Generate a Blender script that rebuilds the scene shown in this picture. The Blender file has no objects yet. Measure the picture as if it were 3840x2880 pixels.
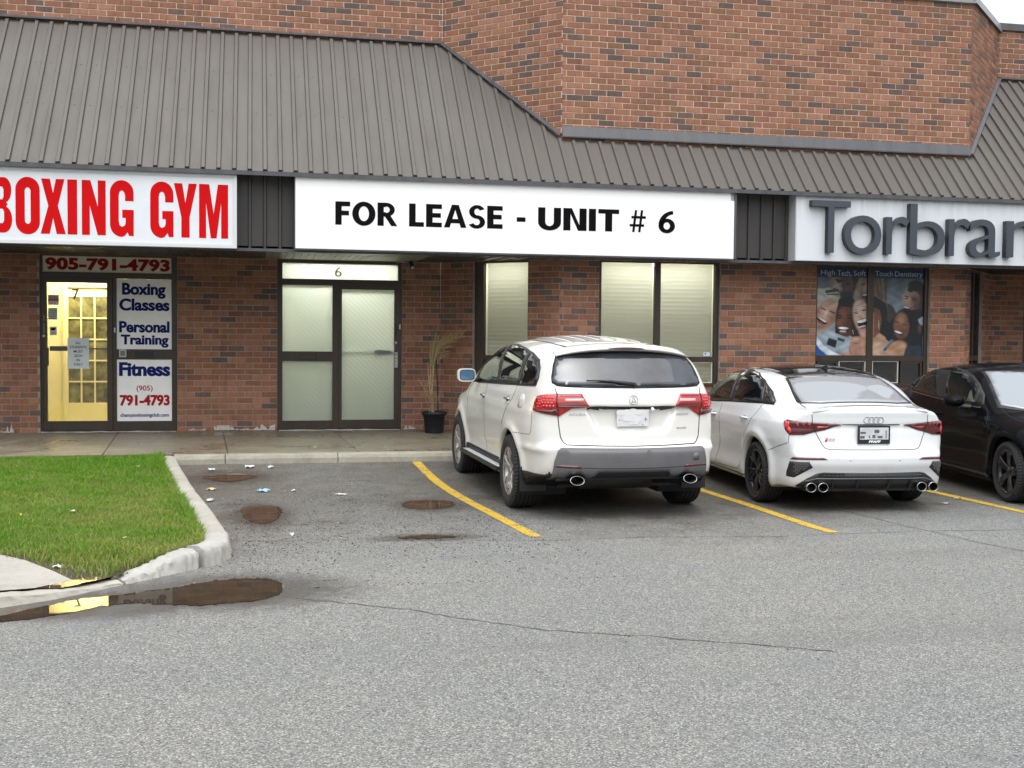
import bpy, bmesh, math, random
import numpy as np
from mathutils import Vector, Matrix, geometry
random.seed(7)
rng = np.random.default_rng(7)
SC = bpy.context.scene
COL = SC.collection

# ---------------------------------------------------------------- camera
cam_data = bpy.data.cameras.new('camera')
cam = bpy.data.objects.new('camera', cam_data)
COL.objects.link(cam)
R_ = Vector((0.97680829, -0.21393232, 0.00886136)); U_ = Vector((1.1329e-04, 4.19022e-02, 0.99912171)); F_ = Vector((0.21411573, 0.97594937, -0.04095469))
Mx = Matrix(((R_.x, U_.x, -F_.x), (R_.y, U_.y, -F_.y), (R_.z, U_.z, -F_.z))).to_4x4()
Mx.translation = (0, 0, 1.7216)
cam.matrix_world = Mx
cam_data.sensor_width = 36.0
cam_data.lens = 36.0*4400.0/3840.0
cam_data.clip_start = 0.1
cam_data.clip_end = 2000
SC.camera = cam

# ---------------------------------------------------------------- world, sun, exposure
SUN_EL, SUN_AZ = math.radians(69), math.radians(195)      # azimuth from +Y clockwise: a veiled sun high up
world = bpy.data.worlds.new('World'); SC.world = world; world.use_nodes = True
wn = world.node_tree; wn.nodes.clear()
sky = wn.nodes.new('ShaderNodeTexSky'); sky.sky_type = 'NISHITA'; sky.sun_disc = False
sky.sun_elevation = SUN_EL; sky.sun_rotation = SUN_AZ; sky.air_density = 1.0; sky.dust_density = 2.0; sky.ozone_density = 1.0
hs = wn.nodes.new('ShaderNodeHueSaturation'); hs.inputs['Saturation'].default_value = 0.12
bg = wn.nodes.new('ShaderNodeBackground'); bg.inputs['Strength'].default_value = 0.15
wo = wn.nodes.new('ShaderNodeOutputWorld')
# overcast luminance: zenith brighter than the horizon, below the horizon a dull grey
tc = wn.nodes.new('ShaderNodeTexCoord'); sp = wn.nodes.new('ShaderNodeSeparateXYZ'); wn.links.new(tc.outputs['Generated'], sp.inputs[0])
rp_ = wn.nodes.new('ShaderNodeValToRGB'); wn.links.new(sp.outputs[2], rp_.inputs[0]); el = rp_.color_ramp.elements
el[0].position = 0.; el[0].color = (.10, .10, .10, 1); el[1].position = 1.; el[1].color = (1, 1, 1, 1); e_ = el.new(.15); e_.color = (.32, .32, .32, 1); e_ = el.new(.27); e_.color = (.80, .80, .80, 1); e_ = el.new(.6); e_.color = (.95, .95, .95, 1)
ml = wn.nodes.new('ShaderNodeMix'); ml.data_type = 'RGBA'; ml.blend_type = 'MULTIPLY'; ml.inputs[0].default_value = 1.
wn.links.new(sky.outputs[0], hs.inputs['Color']); wn.links.new(hs.outputs[0], ml.inputs[6]); wn.links.new(rp_.outputs[0], ml.inputs[7])
wn.links.new(ml.outputs[2], bg.inputs[0]); wn.links.new(bg.outputs[0], wo.inputs[0])
sd = bpy.data.lights.new('sun', 'SUN'); sd.energy = 0.5; sd.angle = math.radians(80); sd.color = (1.0, 0.975, 0.94)
sun = bpy.data.objects.new('sun', sd); COL.objects.link(sun)
sdir = Vector((math.sin(SUN_AZ)*math.cos(SUN_EL), math.cos(SUN_AZ)*math.cos(SUN_EL), math.sin(SUN_EL)))
sun.rotation_euler = sdir.to_track_quat('Z', 'Y').to_euler(); sun.location = sdir*60
SC.view_settings.view_transform = 'Standard'; SC.view_settings.look = 'None'
SC.view_settings.exposure = 1.38; SC.view_settings.gamma = 1.0; SC.view_settings.use_curve_mapping = False
SC.render.engine = 'CYCLES'
SC.cycles.use_denoising = True
SC.cycles.max_bounces = 8; SC.cycles.transparent_max_bounces = 12; SC.cycles.glossy_bounces = 4; SC.cycles.caustics_reflective = False; SC.cycles.caustics_refractive = False

# ---------------------------------------------------------------- helpers
def setp(o, label=None, cat=None, group=None, kind=None):
    if label: o['label'] = label
    if cat: o['category'] = cat
    if group: o['group'] = group
    if kind: o['kind'] = kind
    return o

def empty(name, loc=(0, 0, 0), rot=(0, 0, 0)):
    o = bpy.data.objects.new(name, None); COL.objects.link(o)
    o.location = loc; o.rotation_euler = rot; o.empty_display_size = 0.1
    return o

def link(name, me, parent=None):
    o = bpy.data.objects.new(name, me); COL.objects.link(o)
    if parent is not None: o.parent = parent
    return o

class MB:
    """collects geometry, builds one mesh"""
    def __init__(s): s.v = []; s.f = []; s.mi = []; s.a = []
    def poly(s, pts, m=0, a=0.0):
        n = len(s.v); s.v += [tuple(p) for p in pts]; s.f.append(tuple(range(n, n+len(pts)))); s.mi.append(m); s.a.append(a)
    def raw(s, vs, fs, m=0, a=0.0):
        n = len(s.v); s.v += [tuple(p) for p in vs]
        for f in fs: s.f.append(tuple(i+n for i in f)); s.mi.append(m); s.a.append(a)
    def box(s, x0, x1, y0, y1, z0, z1, m=0, a=0.0, skip=''):
        P = [(x0,y0,z0),(x1,y0,z0),(x1,y1,z0),(x0,y1,z0),(x0,y0,z1),(x1,y0,z1),(x1,y1,z1),(x0,y1,z1)]
        F = {'b':(0,3,2,1),'t':(4,5,6,7),'f':(0,1,5,4),'r':(1,2,6,5),'k':(2,3,7,6),'l':(3,0,4,7)}
        s.raw(P, [F[k] for k in 'btfrkl' if k not in skip], m, a)
    def prism(s, prof, axis_a, axis_b, m=0):
        """extrude closed profile (list of vec) from offset a to offset b (vectors)"""
        A = [Vector(p)+Vector(axis_a) for p in prof]; B = [Vector(p)+Vector(axis_b) for p in prof]; n = len(prof)
        s.raw(A+B, [tuple(range(n))[::-1], tuple(range(n, 2*n))]+[(i, (i+1) % n, (i+1) % n+n, i+n) for i in range(n)], m)
    def tube(s, pts, r, seg=8, m=0, cap=True):
        pts = [Vector(p) for p in pts]; n = len(pts)
        rr = r if isinstance(r, (list, tuple)) else [r]*n
        base = len(s.v); up = Vector((0, 0, 1))
        for i, p in enumerate(pts):
            d = (pts[min(i+1, n-1)]-pts[max(i-1, 0)]).normalized()
            u = d.cross(up if abs(d.dot(up)) < .95 else Vector((1, 0, 0))).normalized(); w = d.cross(u)
            for k in range(seg):
                t = 2*math.pi*k/seg; s.v.append(tuple(p+(u*math.cos(t)+w*math.sin(t))*rr[i]))
        for i in range(n-1):
            for k in range(seg):
                k2 = (k+1) % seg
                s.f.append((base+i*seg+k, base+i*seg+k2, base+(i+1)*seg+k2, base+(i+1)*seg+k)); s.mi.append(m); s.a.append(0.)
        if cap:
            s.f.append(tuple(base+k for k in range(seg))[::-1]); s.mi.append(m); s.a.append(0.)
            s.f.append(tuple(base+(n-1)*seg+k for k in range(seg))); s.mi.append(m); s.a.append(0.)
    def lathe(s, prof, seg=32, m=0, axis='z'):
        base = len(s.v); n = len(prof)
        for k in range(seg):
            t = 2*math.pi*k/seg; c, q = math.cos(t), math.sin(t)
            for r, h in prof:
                s.v.append((r*c, r*q, h) if axis == 'z' else (h, r*c, r*q))
        for k in range(seg):
            k2 = (k+1) % seg
            for i in range(n-1):
                s.f.append((base+k*n+i, base+k2*n+i, base+k2*n+i+1, base+k*n+i+1)); s.mi.append(m); s.a.append(0.)
    def mesh(s, name, mats, smooth=False, attr=False):
        me = bpy.data.meshes.new(name); me.from_pydata(s.v, [], s.f)
        for m in (mats if isinstance(mats, (list, tuple)) else [mats]): me.materials.append(m)
        me.polygons.foreach_set('material_index', s.mi)
        if smooth: me.polygons.foreach_set('use_smooth', [True]*len(s.f))
        if attr:
            at = me.attributes.new('rnd', 'FLOAT', 'FACE'); at.data.foreach_set('value', s.a)
        me.update(); return me
    def build(s, name, mats, parent=None, smooth=False, attr=False):
        return link(name, s.mesh(name, mats, smooth, attr), parent)

def npmesh(name, V, F, mat, parent=None, smooth=True):
    V = np.asarray(V, dtype=np.float32); F = np.asarray(F, dtype=np.int32)
    me = bpy.data.meshes.new(name); k = F.shape[1]
    me.vertices.add(len(V)); me.vertices.foreach_set('co', V.ravel())
    me.loops.add(F.size); me.loops.foreach_set('vertex_index', F.ravel())
    me.polygons.add(len(F)); me.polygons.foreach_set('loop_start', np.arange(0, F.size, k, dtype=np.int32)); me.polygons.foreach_set('loop_total', np.full(len(F), k, dtype=np.int32))
    me.update(calc_edges=True)
    if smooth: me.polygons.foreach_set('use_smooth', np.ones(len(F), dtype=bool))
    if mat: me.materials.append(mat)
    return link(name, me, parent)

# ---------------------------------------------------------------- materials
class NT:
    def __init__(s, name):
        s.m = bpy.data.materials.new(name); s.m.use_nodes = True; s.t = s.m.node_tree; s.t.nodes.clear()
        s.out = s.t.nodes.new('ShaderNodeOutputMaterial')
    def n(s, typ, **kw):
        nd = s.t.nodes.new('ShaderNode'+typ)
        for k, v in kw.items():
            if k in nd.inputs: nd.inputs[k].default_value = v
            else: setattr(nd, k, v)
        return nd
    def l(s, a, b): s.t.links.new(a, b)
    def bsdf(s, col=(.5, .5, .5), rough=.5, **kw):
        b = s.n('BsdfPrincipled'); b.inputs['Base Color'].default_value = (*col, 1); b.inputs['Roughness'].default_value = rough
        for k, v in kw.items(): b.inputs[k].default_value = v
        s.l(b.outputs[0], s.out.inputs[0]); return b
    def noise(s, scale, detail=4, rough=.55, vec=None, dist=0.):
        t = s.n('TexNoise'); t.inputs['Scale'].default_value = scale; t.inputs['Detail'].default_value = detail; t.inputs['Roughness'].default_value = rough; t.inputs['Distortion'].default_value = dist
        if vec is not None: s.l(vec, t.inputs['Vector'])
        return t
    def ramp(s, fac, stops):
        r = s.n('ValToRGB'); e = r.color_ramp.elements
        while len(e) < len(stops): e.new(.5)
        for i, (p, c) in enumerate(stops):
            e[i].position = p; e[i].color = (*c, 1) if isinstance(c, (tuple, list)) else (c, c, c, 1)
        if fac is not None: s.l(fac, r.inputs[0])
        return r
    def mix(s, fac, a, b, mode='MIX'):
        m = s.n('Mix'); m.data_type = 'RGBA'; m.blend_type = mode
        for sock, v in ((m.inputs[0], fac), (m.inputs[6], a), (m.inputs[7], b)):
            if isinstance(v, (int, float)): sock.default_value = v
            elif isinstance(v, tuple): sock.default_value = (*v, 1)
            else: s.l(v, sock)
        return m.outputs[2]
    def math(s, op, a, b=None, c=None):
        m = s.n('Math'); m.operation = op
        for i, v in enumerate((a, b, c)):
            if v is None: continue
            if isinstance(v, (int, float)): m.inputs[i].default_value = v
            else: s.l(v, m.inputs[i])
        return m.outputs[0]
    def pos(s):
        g = s.n('NewGeometry'); return g.outputs['Position']
    def obj(s):
        g = s.n('TexCoord'); return g.outputs['Object']
    def mapr(s, v, a, b, c=0., d=1.):
        m = s.n('MapRange'); m.inputs[1].default_value = a; m.inputs[2].default_value = b; m.inputs[3].default_value = c; m.inputs[4].default_value = d
        s.l(v, m.inputs[0]); return m.outputs[0]
    def bump(s, h, b, strength=.3, dist=.01):
        bp = s.n('Bump'); bp.inputs['Strength'].default_value = strength; bp.inputs['Distance'].default_value = dist
        s.l(h, bp.inputs['Height']); s.l(bp.outputs[0], b.inputs['Normal'])

def simple(name, col, rough=.5, nscale=0, namt=.15, **kw):
    t = NT(name); b = t.bsdf(col, rough, **kw)
    if nscale:
        n = t.noise(nscale, 5, .6, t.pos())
        r = t.ramp(n.outputs[0], [(.3, tuple(c*(1-namt) for c in col)), (.7, tuple(min(1, c*(1+namt)) for c in col))])
        t.l(r.outputs[0], b.inputs['Base Color'])
        rr = t.mapr(n.outputs[0], .3, .7, rough*.85, min(1, rough*1.15)); t.l(rr, b.inputs['Roughness'])
    return t.m

def mat_asphalt():
    t = NT('asphalt'); P = t.pos(); b = t.bsdf(rough=.85)
    sx = t.n('SeparateXYZ'); t.l(P, sx.inputs[0])
    big = t.noise(.35, 4, .6, P); mid = t.noise(2.2, 5, .65, P); fine = t.noise(9, 4, .7, P)
    # aggregate chips
    vo = t.n('TexVoronoi'); vo.inputs['Scale'].default_value = 145; t.l(P, vo.inputs['Vector'])
    vo2 = t.n('TexVoronoi'); vo2.inputs['Scale'].default_value = 80; t.l(P, vo2.inputs['Vector'])
    sepc = t.n('SeparateColor'); t.l(vo.outputs['Color'], sepc.inputs[0])
    sepd = t.n('SeparateColor'); t.l(vo2.outputs['Color'], sepd.inputs[0])
    chip = t.ramp(sepc.outputs[0], [(0., (.04, .043, .045)), (.25, (.14, .145, .145)), (.6, (.235, .235, .225)), (.85, (.35, .345, .32)), (1., (.62, .61, .57))])
    chip2 = t.ramp(sepd.outputs[1], [(0., (.09, .093, .098)), (.2, (.21, .21, .205)), (.8, (.25, .248, .235)), (1., (.42, .41, .37))])
    light = t.mix(.2, chip.outputs[0], chip2.outputs[0])
    dchip = t.ramp(sepc.outputs[0], [(0., (.02, .02, .02)), (.35, (.07, .066, .06)), (.7, (.15, .138, .118)), (1., (.42, .39, .34))])
    dchip2 = t.ramp(sepd.outputs[1], [(0., (.04, .039, .038)), (.6, (.092, .086, .078)), (1., (.2, .185, .16))])
    dark = t.mix(.35, dchip.outputs[0], dchip2.outputs[0])
    # older, darker parking bays beyond the joint, with a ragged edge
    e1 = t.math('MULTIPLY_ADD', mid.outputs[0], 2.0, -1.0)
    yy = t.math('ADD', sx.outputs[1], e1)
    e2 = t.math('MULTIPLY_ADD', big.outputs[0], 2.6, -1.3)
    yy2 = t.math('ADD', yy, e2)
    f = t.mapr(yy2, 9.1, 10.9, 0., 1.)
    # the bays carry wet and drier patches
    wet = t.mapr(t.math('ADD', mid.outputs[0], t.math('MULTIPLY', big.outputs[0], .8)), .72, 1.12, .45, .95)
    f2 = t.math('MULTIPLY', f, wet)
    col = t.mix(f2, light, dark)
    col = t.mix(t.math('MULTIPLY', t.mapr(sx.outputs[1], 10.6, 12.2, 0., 1.), t.mapr(sx.outputs[0], 1.0, 2.8, .25, 1.)), col, t.mix(1., col, (.62, .58, .52), 'MULTIPLY'))  # colour darkened in the car bays to deepen the shade under the cars
    # broad tone drift and bluish scuffs in the lane
    tint = t.ramp(big.outputs[0], [(.3, (.74, .765, .78)), (.7, (.88, .865, .83))])
    col = t.mix(1., col, tint.outputs[0], 'MULTIPLY')
    # tyre-polished tracks running along the lane and oil drips in the bays
    mpt = t.n('Mapping'); mpt.inputs['Rotation'].default_value = (0, 0, math.radians(8)); mpt.inputs['Scale'].default_value = (.12, 1.1, 1); t.l(P, mpt.inputs['Vector'])
    tr_ = t.noise(1., 3, .55, mpt.outputs[0]); col = t.mix(t.mapr(tr_.outputs[0], .52, .72, 0., .30), col, (.10, .105, .11))
    dr = t.noise(2.6, 2, .4, P); col = t.mix(t.math('MULTIPLY', f, t.mapr(dr.outputs[0], .64, .74, 0., .55)), col, (.028, .026, .025))
    damp = None
    for cx, cy, rx, ry in ((.05, 11.35, .27, .75), (1.74, 11.76, .36, .42), (1.45, 9.86, .42, .16), (-.3, 14.0, .5, .42), (-.2, 8.0, .75, .5), (-.95, 7.75, .6, .38)):
        vm = t.n('VectorMath'); vm.operation = 'SUBTRACT'; t.l(P, vm.inputs[0]); vm.inputs[1].default_value = (cx, cy, 0)
        v2 = t.n('VectorMath'); v2.operation = 'MULTIPLY'; t.l(vm.outputs[0], v2.inputs[0]); v2.inputs[1].default_value = (1/rx, 1/ry, 0)
        v3 = t.n('VectorMath'); v3.operation = 'LENGTH'; t.l(v2.outputs[0], v3.inputs[0])
        dd = t.mapr(t.math('ADD', v3.outputs['Value'], t.math('MULTIPLY_ADD', fine.outputs[0], 1.1, -.55)), .8, 1.45, 1., 0.)
        damp = dd if damp is None else t.math('MAXIMUM', damp, dd)
    col = t.mix(t.math('MULTIPLY', damp, .72), col, (.045, .037, .030)); f2 = t.math('MAXIMUM', f2, t.math('MULTIPLY', damp, 1.05))
    sc = t.noise(1.3, 3, .5, P, 1.5); scuff = t.mapr(sc.outputs[0], .56, .74, 0., .35)
    col = t.mix(scuff, col, (.14, .155, .17))
    # brown silt near the island kerb
    dxm = t.math('MULTIPLY', t.mapr(sx.outputs[0], -.9, .55, 1., 0.), t.mapr(sx.outputs[1], 8.2, 9.4, 0., 1.))
    silt = t.math('MULTIPLY', dxm, t.mapr(fine.outputs[0], .4, .68, 0., .8))
    col = t.mix(silt, col, (.105, .075, .052))
    crumbs = t.noise(34, 3, .75, P); cm = t.mapr(crumbs.outputs[0], .685, .72, 0., 1.)
    cm = t.math('MULTIPLY', cm, t.mapr(yy, 8.2, 10.2, .25, 1.))
    col = t.mix(t.math('MULTIPLY', cm, .7), col, (.03, .028, .028))
    t.l(col, b.inputs['Base Color'])
    rg = t.mapr(f2, 0., 1., .82, .42); t.l(rg, b.inputs['Roughness'])
    hh = t.math('ADD', sepc.outputs[2], t.math('MULTIPLY', fine.outputs[0], .8))
    t.bump(hh, b, .55, .006)
    return t.m

def mat_concrete(name, base, dark, stain=.5, wet=False, scale=1.):
    t = NT(name); P = t.pos(); b = t.bsdf(rough=.75)
    n1 = t.noise(1.1*scale, 6, .65, P, .6); n2 = t.noise(14*scale, 6, .7, P); n3 = t.noise(160, 2, .6, P)
    r = t.ramp(n1.outputs[0], [(.32, dark), (.62, base)])
    c = t.mix(.35, r.outputs[0], t.ramp(n2.outputs[0], [(.3, dark), (.7, tuple(min(1, x*1.18) for x in base))]).outputs[0])
    c = t.mix(.5, c, t.ramp(n3.outputs[0], [(.3, (.72, .72, .72)), (.7, (1.12, 1.12, 1.12))]).outputs[0], 'MULTIPLY')
    t.l(c, b.inputs['Base Color'])
    if wet:
        t.l(t.mapr(n1.outputs[0], .35, .62, .18, .6), b.inputs['Roughness'])
    t.bump(n2.outputs[0], b, .35, .006)
    return t.m

def mat_brick():
    t = NT('brick_face'); P = t.pos(); b = t.bsdf(rough=.85)
    oi = t.n('ObjectInfo'); at = t.n('Attribute'); at.attribute_name = 'rnd'
    v = t.math('FRACT', t.math('ADD', t.math('MULTIPLY', oi.outputs['Random'], .999), at.outputs['Fac']))
    base = t.ramp(v, [(0., (0.261, 0.113, 0.066)), (.14, (0.311, 0.139, 0.082)), (.30, (0.234, 0.113, 0.058)), (.44, (0.339, 0.161, 0.097)), (.58, (0.286, 0.125, 0.069)), (.68, (0.209, 0.092, 0.058)), (.76, (0.158, 0.094, 0.074)), (.86, (0.120, 0.080, 0.067)), (.93, (0.261, 0.119, 0.066)), (.97, (0.295, 0.143, 0.078)), (1., (0.144, 0.088, 0.074))])
    base.color_ramp.interpolation = 'CONSTANT'
    # vertical wire-cut streaks
    mp = t.n('Mapping'); mp.inputs['Scale'].default_value = (22, 22, 5); t.l(P, mp.inputs['Vector'])
    st = t.noise(1., 5, .65, mp.outputs[0]); n2 = t.noise(55, 4, .7, P); n3 = t.noise(3.2, 4, .6, P)
    c = t.mix(.75, base.outputs[0], t.ramp(st.outputs[0], [(.28, (.58, .60, .62)), (.5, (1., 1., 1.)), (.75, (1.28, 1.2, 1.12))]).outputs[0], 'MULTIPLY')
    c = t.mix(.6, c, t.ramp(n2.outputs[0], [(.3, (.78, .78, .78)), (.7, (1.15, 1.15, 1.15))]).outputs[0], 'MULTIPLY')
    c = t.mix(.6, c, t.ramp(n3.outputs[0], [(.3, (.82, .80, .80)), (.7, (1.1, 1.1, 1.1))]).outputs[0], 'MULTIPLY')
    ef = t.noise(7, 5, .7, P); c = t.mix(t.mapr(ef.outputs[0], .66, .82, 0., .45), c, (.45, .40, .36))
    t.l(c, b.inputs['Base Color']); t.bump(n2.outputs[0], b, .4, .004)
    return t.m

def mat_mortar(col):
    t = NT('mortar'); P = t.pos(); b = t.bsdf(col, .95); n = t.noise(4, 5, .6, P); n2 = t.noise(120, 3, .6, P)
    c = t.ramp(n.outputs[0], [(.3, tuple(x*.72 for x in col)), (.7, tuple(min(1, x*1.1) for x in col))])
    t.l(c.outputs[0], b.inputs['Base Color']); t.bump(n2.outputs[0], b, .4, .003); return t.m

def mat_metal(name, col, rough=.35, drip=.25, spec=.5):
    t = NT(name); P = t.pos(); b = t.bsdf(col, rough)
    b.inputs['Specular IOR Level'].default_value = spec
    mp = t.n('Mapping'); mp.inputs['Scale'].default_value = (6, 1.2, .8); t.l(P, mp.inputs['Vector'])
    n = t.noise(1., 5, .6, mp.outputs[0]); n2 = t.noise(1.0, 3, .5, P); n3 = t.noise(60, 3, .6, P)
    c = t.ramp(n.outputs[0], [(.3, tuple(x*(1-drip) for x in col)), (.72, tuple(min(1, x*(1+drip*.6)) for x in col))])
    c = t.mix(.5, c.outputs[0], t.ramp(n2.outputs[0], [(.3, (.9, .9, .92)), (.7, (1.08, 1.07, 1.04))]).outputs[0], 'MULTIPLY')
    t.l(c, b.inputs['Base Color']); t.l(t.mapr(n.outputs[0], .3, .7, rough*.75, rough*1.35), b.inputs['Roughness'])
    t.bump(n3.outputs[0], b, .08, .002)
    return t.m

def mat_glass(name, tint=(1, 1, 1), trans=.92, rough=0., refl=1.45):
    t = NT(name)
    fr = t.n('Fresnel'); fr.inputs['IOR'].default_value = refl
    tr = t.n('BsdfTransparent'); tr.inputs[0].default_value = (*[c*trans for c in tint], 1)
    gl = t.n('BsdfGlossy'); gl.inputs['Roughness'].default_value = rough; gl.inputs[0].default_value = (1, 1, 1, 1)
    P = t.pos(); n = t.noise(.9, 2, .5, P); bp = t.n('Bump'); bp.inputs['Strength'].default_value = .05; bp.inputs['Distance'].default_value = .02; t.l(n.outputs[0], bp.inputs['Height']); t.l(bp.outputs[0], gl.inputs['Normal'])
    mx = t.n('MixShader'); t.l(fr.outputs[0], mx.inputs[0]); t.l(tr.outputs[0], mx.inputs[1]); t.l(gl.outputs[0], mx.inputs[2]); t.l(mx.outputs[0], t.out.inputs[0])
    return t.m

def mat_frosted():
    t = NT('frosted_film'); P = t.pos()
    # woven diagonal film print: two brick patterns at right angles
    mp = t.n('Mapping'); mp.inputs['Rotation'].default_value = (math.radians(90), 0, 0); t.l(P, mp.inputs['Vector'])
    m2 = t.n('Mapping'); m2.inputs['Rotation'].default_value = (0, 0, math.radians(45)); t.l(mp.outputs[0], m2.inputs['Vector'])
    br = t.n('TexBrick'); br.inputs['Scale'].default_value = 1.; br.inputs['Brick Width'].default_value = .075; br.inputs['Row Height'].default_value = .028; br.inputs['Mortar Size'].default_value = .0035
    t.l(m2.outputs[0], br.inputs['Vector'])
    m3 = t.n('Mapping'); m3.inputs['Rotation'].default_value = (0, 0, math.radians(-45)); t.l(mp.outputs[0], m3.inputs['Vector'])
    br2 = t.n('TexBrick'); br2.inputs['Scale'].default_value = 1.; br2.inputs['Brick Width'].default_value = .112; br2.inputs['Row Height'].default_value = .056; br2.inputs['Mortar Size'].default_value = .0035
    t.l(m3.outputs[0], br2.inputs['Vector'])
    f = t.math('MAXIMUM', br.outputs['Fac'], br2.outputs['Fac'])
    big = t.noise(1.4, 3, .5, P); f = t.math('MULTIPLY', f, t.mapr(big.outputs[0], .3, .7, .35, 1.))
    col = t.mix(f, (.58, .62, .58), (.96, .97, .93))
    tl = t.n('BsdfTranslucent'); t.l(col, tl.inputs[0]); df = t.n('BsdfDiffuse'); t.l(t.mix(f, (.40, .46, .45), (.62, .68, .67)), df.inputs[0])
    m1 = t.n('MixShader'); m1.inputs[0].default_value = .40; t.l(tl.outputs[0], m1.inputs[1]); t.l(df.outputs[0], m1.inputs[2])
    tr = t.n('BsdfTransparent'); ma = t.n('MixShader'); ma.inputs[0].default_value = .07; t.l(m1.outputs[0], ma.inputs[1]); t.l(tr.outputs[0], ma.inputs[2])
    gl = t.n('BsdfGlossy'); gl.inputs['Roughness'].default_value = .05
    fr = t.n('Fresnel'); fr.inputs['IOR'].default_value = 1.4
    mb = t.n('MixShader'); t.l(fr.outputs[0], mb.inputs[0]); t.l(ma.outputs[0], mb.inputs[1]); t.l(gl.outputs[0], mb.inputs[2]); t.l(mb.outputs[0], t.out.inputs[0])
    return t.m

def mat_vcol(name, rough=.5, attr='col'):
    t = NT(name); b = t.bsdf(rough=rough); a = t.n('Attribute'); a.attribute_name = attr; t.l(a.outputs['Color'], b.inputs['Base Color']); return t.m

def mat_emit(name, col, s):
    t = NT(name); e = t.n('Emission'); e.inputs[0].default_value = (*col, 1); e.inputs[1].default_value = s; t.l(e.outputs[0], t.out.inputs[0]); return t.m

def mat_paint(name, col, rough=.28, coat=1., flake=0., dirt=0.):
    t = NT(name); b = t.bsdf(col, rough); b.inputs['Coat Weight'].default_value = coat; b.inputs['Coat Roughness'].default_value = .04
    P = t.obj(); sx = t.n('SeparateXYZ'); t.l(P, sx.inputs[0])
    n = t.noise(3.5, 5, .6, P); n2 = t.noise(60, 3, .7, P)
    low = t.math('MULTIPLY', t.mapr(sx.outputs[2], .22, .62, 1., 0.), t.mapr(n.outputs[0], .3, .7, .25, 1.))
    sp = t.math('MULTIPLY', t.mapr(n2.outputs[0], .58, .8, 0., 1.), t.mapr(sx.outputs[2], .2, 1.1, .6, 0.))
    d = t.math('MULTIPLY', t.math('ADD', low, sp), dirt)
    c = t.mix(d, col, (.30, .25, .18)); t.l(c, b.inputs['Base Color'])
    t.l(t.mapr(d, 0., .5, rough, .7), b.inputs['Roughness']); t.l(t.mapr(d, 0., .6, coat, .1), b.inputs['Coat Weight'])
    return t.m

M = {}
M['asphalt'] = mat_asphalt()
M['walk'] = mat_concrete('walk_concrete', (.22, .195, .145), (.12, .105, .078), wet=True)
M['kerb'] = mat_concrete('kerb_concrete', (.46, .44, .385), (.29, .275, .235)); M['walkkerb'] = mat_concrete('walk_kerb_concrete', (.34, .325, .265), (.20, .19, .15), scale=1.6)
M['brokenkerb'] = mat_concrete('worn_concrete', (.46, .455, .42), (.31, .305, .28), scale=2)
M['pad'] = mat_concrete('pad_concrete', (.42, .40, .36), (.30, .285, .25))
M['joint'] = simple('joint_dark', (.03, .028, .025), .9)
M['brick'] = mat_brick(); M['mortar'] = mat_mortar((.64, .57, .48)); M['mortar_low'] = mat_mortar((.36, .32, .28))  # lower mortar greyer, also darkened to carry the canopy's shade
M['roof'] = mat_metal('roof_metal', (.090, .081, .070), .48, .10)
M['roofdark'] = mat_metal('trim_metal', (.085, .088, .098), .33, .25)
M['fascia'] = mat_metal('fascia_metal', (.05, .046, .044), .45, .2)
M['frame'] = mat_metal('bronze_frame', (.042, .030, .020), .35, .2)
M['alu'] = mat_metal('aluminium', (.50, .51, .52), .35, .1)
M['black'] = simple('black_plastic', (.012, .012, .013), .5)
M['rubber'] = simple('tyre_rubber', (.018, .018, .019), .75, 30, .3)
M['glass'] = mat_glass('clear_glass')
M['water'] = None
M['soil'] = simple('soil', (.06, .045, .03), .95, 25, .5)

# ================================================================ GROUND
D = 18.165; YB = 16.638; XA, XB, XC, XD = 2.830, 4.357, 10.985, 12.512
def zgr(y):
    t = min(1., max(0., (y-13.0)/1.95)); return .10*t**1.5
def vnoise(x, y, s=1.0, seed=0):
    a = math.sin(x*12.9898*s+y*78.233*s+seed*3.7)*43758.5453
    return (a-math.floor(a))*2-1

ys = [-300, -120, -60, -30, -15, -8, -4, 0, 2, 4, 6, 8, 10, 12, 12.6, 13, 13.3, 13.6, 13.9, 14.2, 14.5, 14.75, 14.96]
xs = [-300, -120, -60, -30, -15, -8, -4, 0, 4, 8, 12, 16, 30, 60, 120, 300]
V = [(x, y, zgr(y)) for y in ys for x in xs]; nx = len(xs)
Fq = [(j*nx+i, j*nx+i+1, (j+1)*nx+i+1, (j+1)*nx+i) for j in range(len(ys)-1) for i in range(nx-1)]
road = npmesh('parking_lot', V, Fq, M['asphalt']); setp(road, kind='structure')
gb = MB(); gb.poly([(-600, -600, -.06), (600, -600, -.06), (600, 600, -.06), (-600, 600, -.06)])
gnd = gb.build('ground', M['soil']); setp(gnd, kind='structure')

def on_ground(x, y, dz=0.): return (x, y, zgr(y)+dz)

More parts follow.
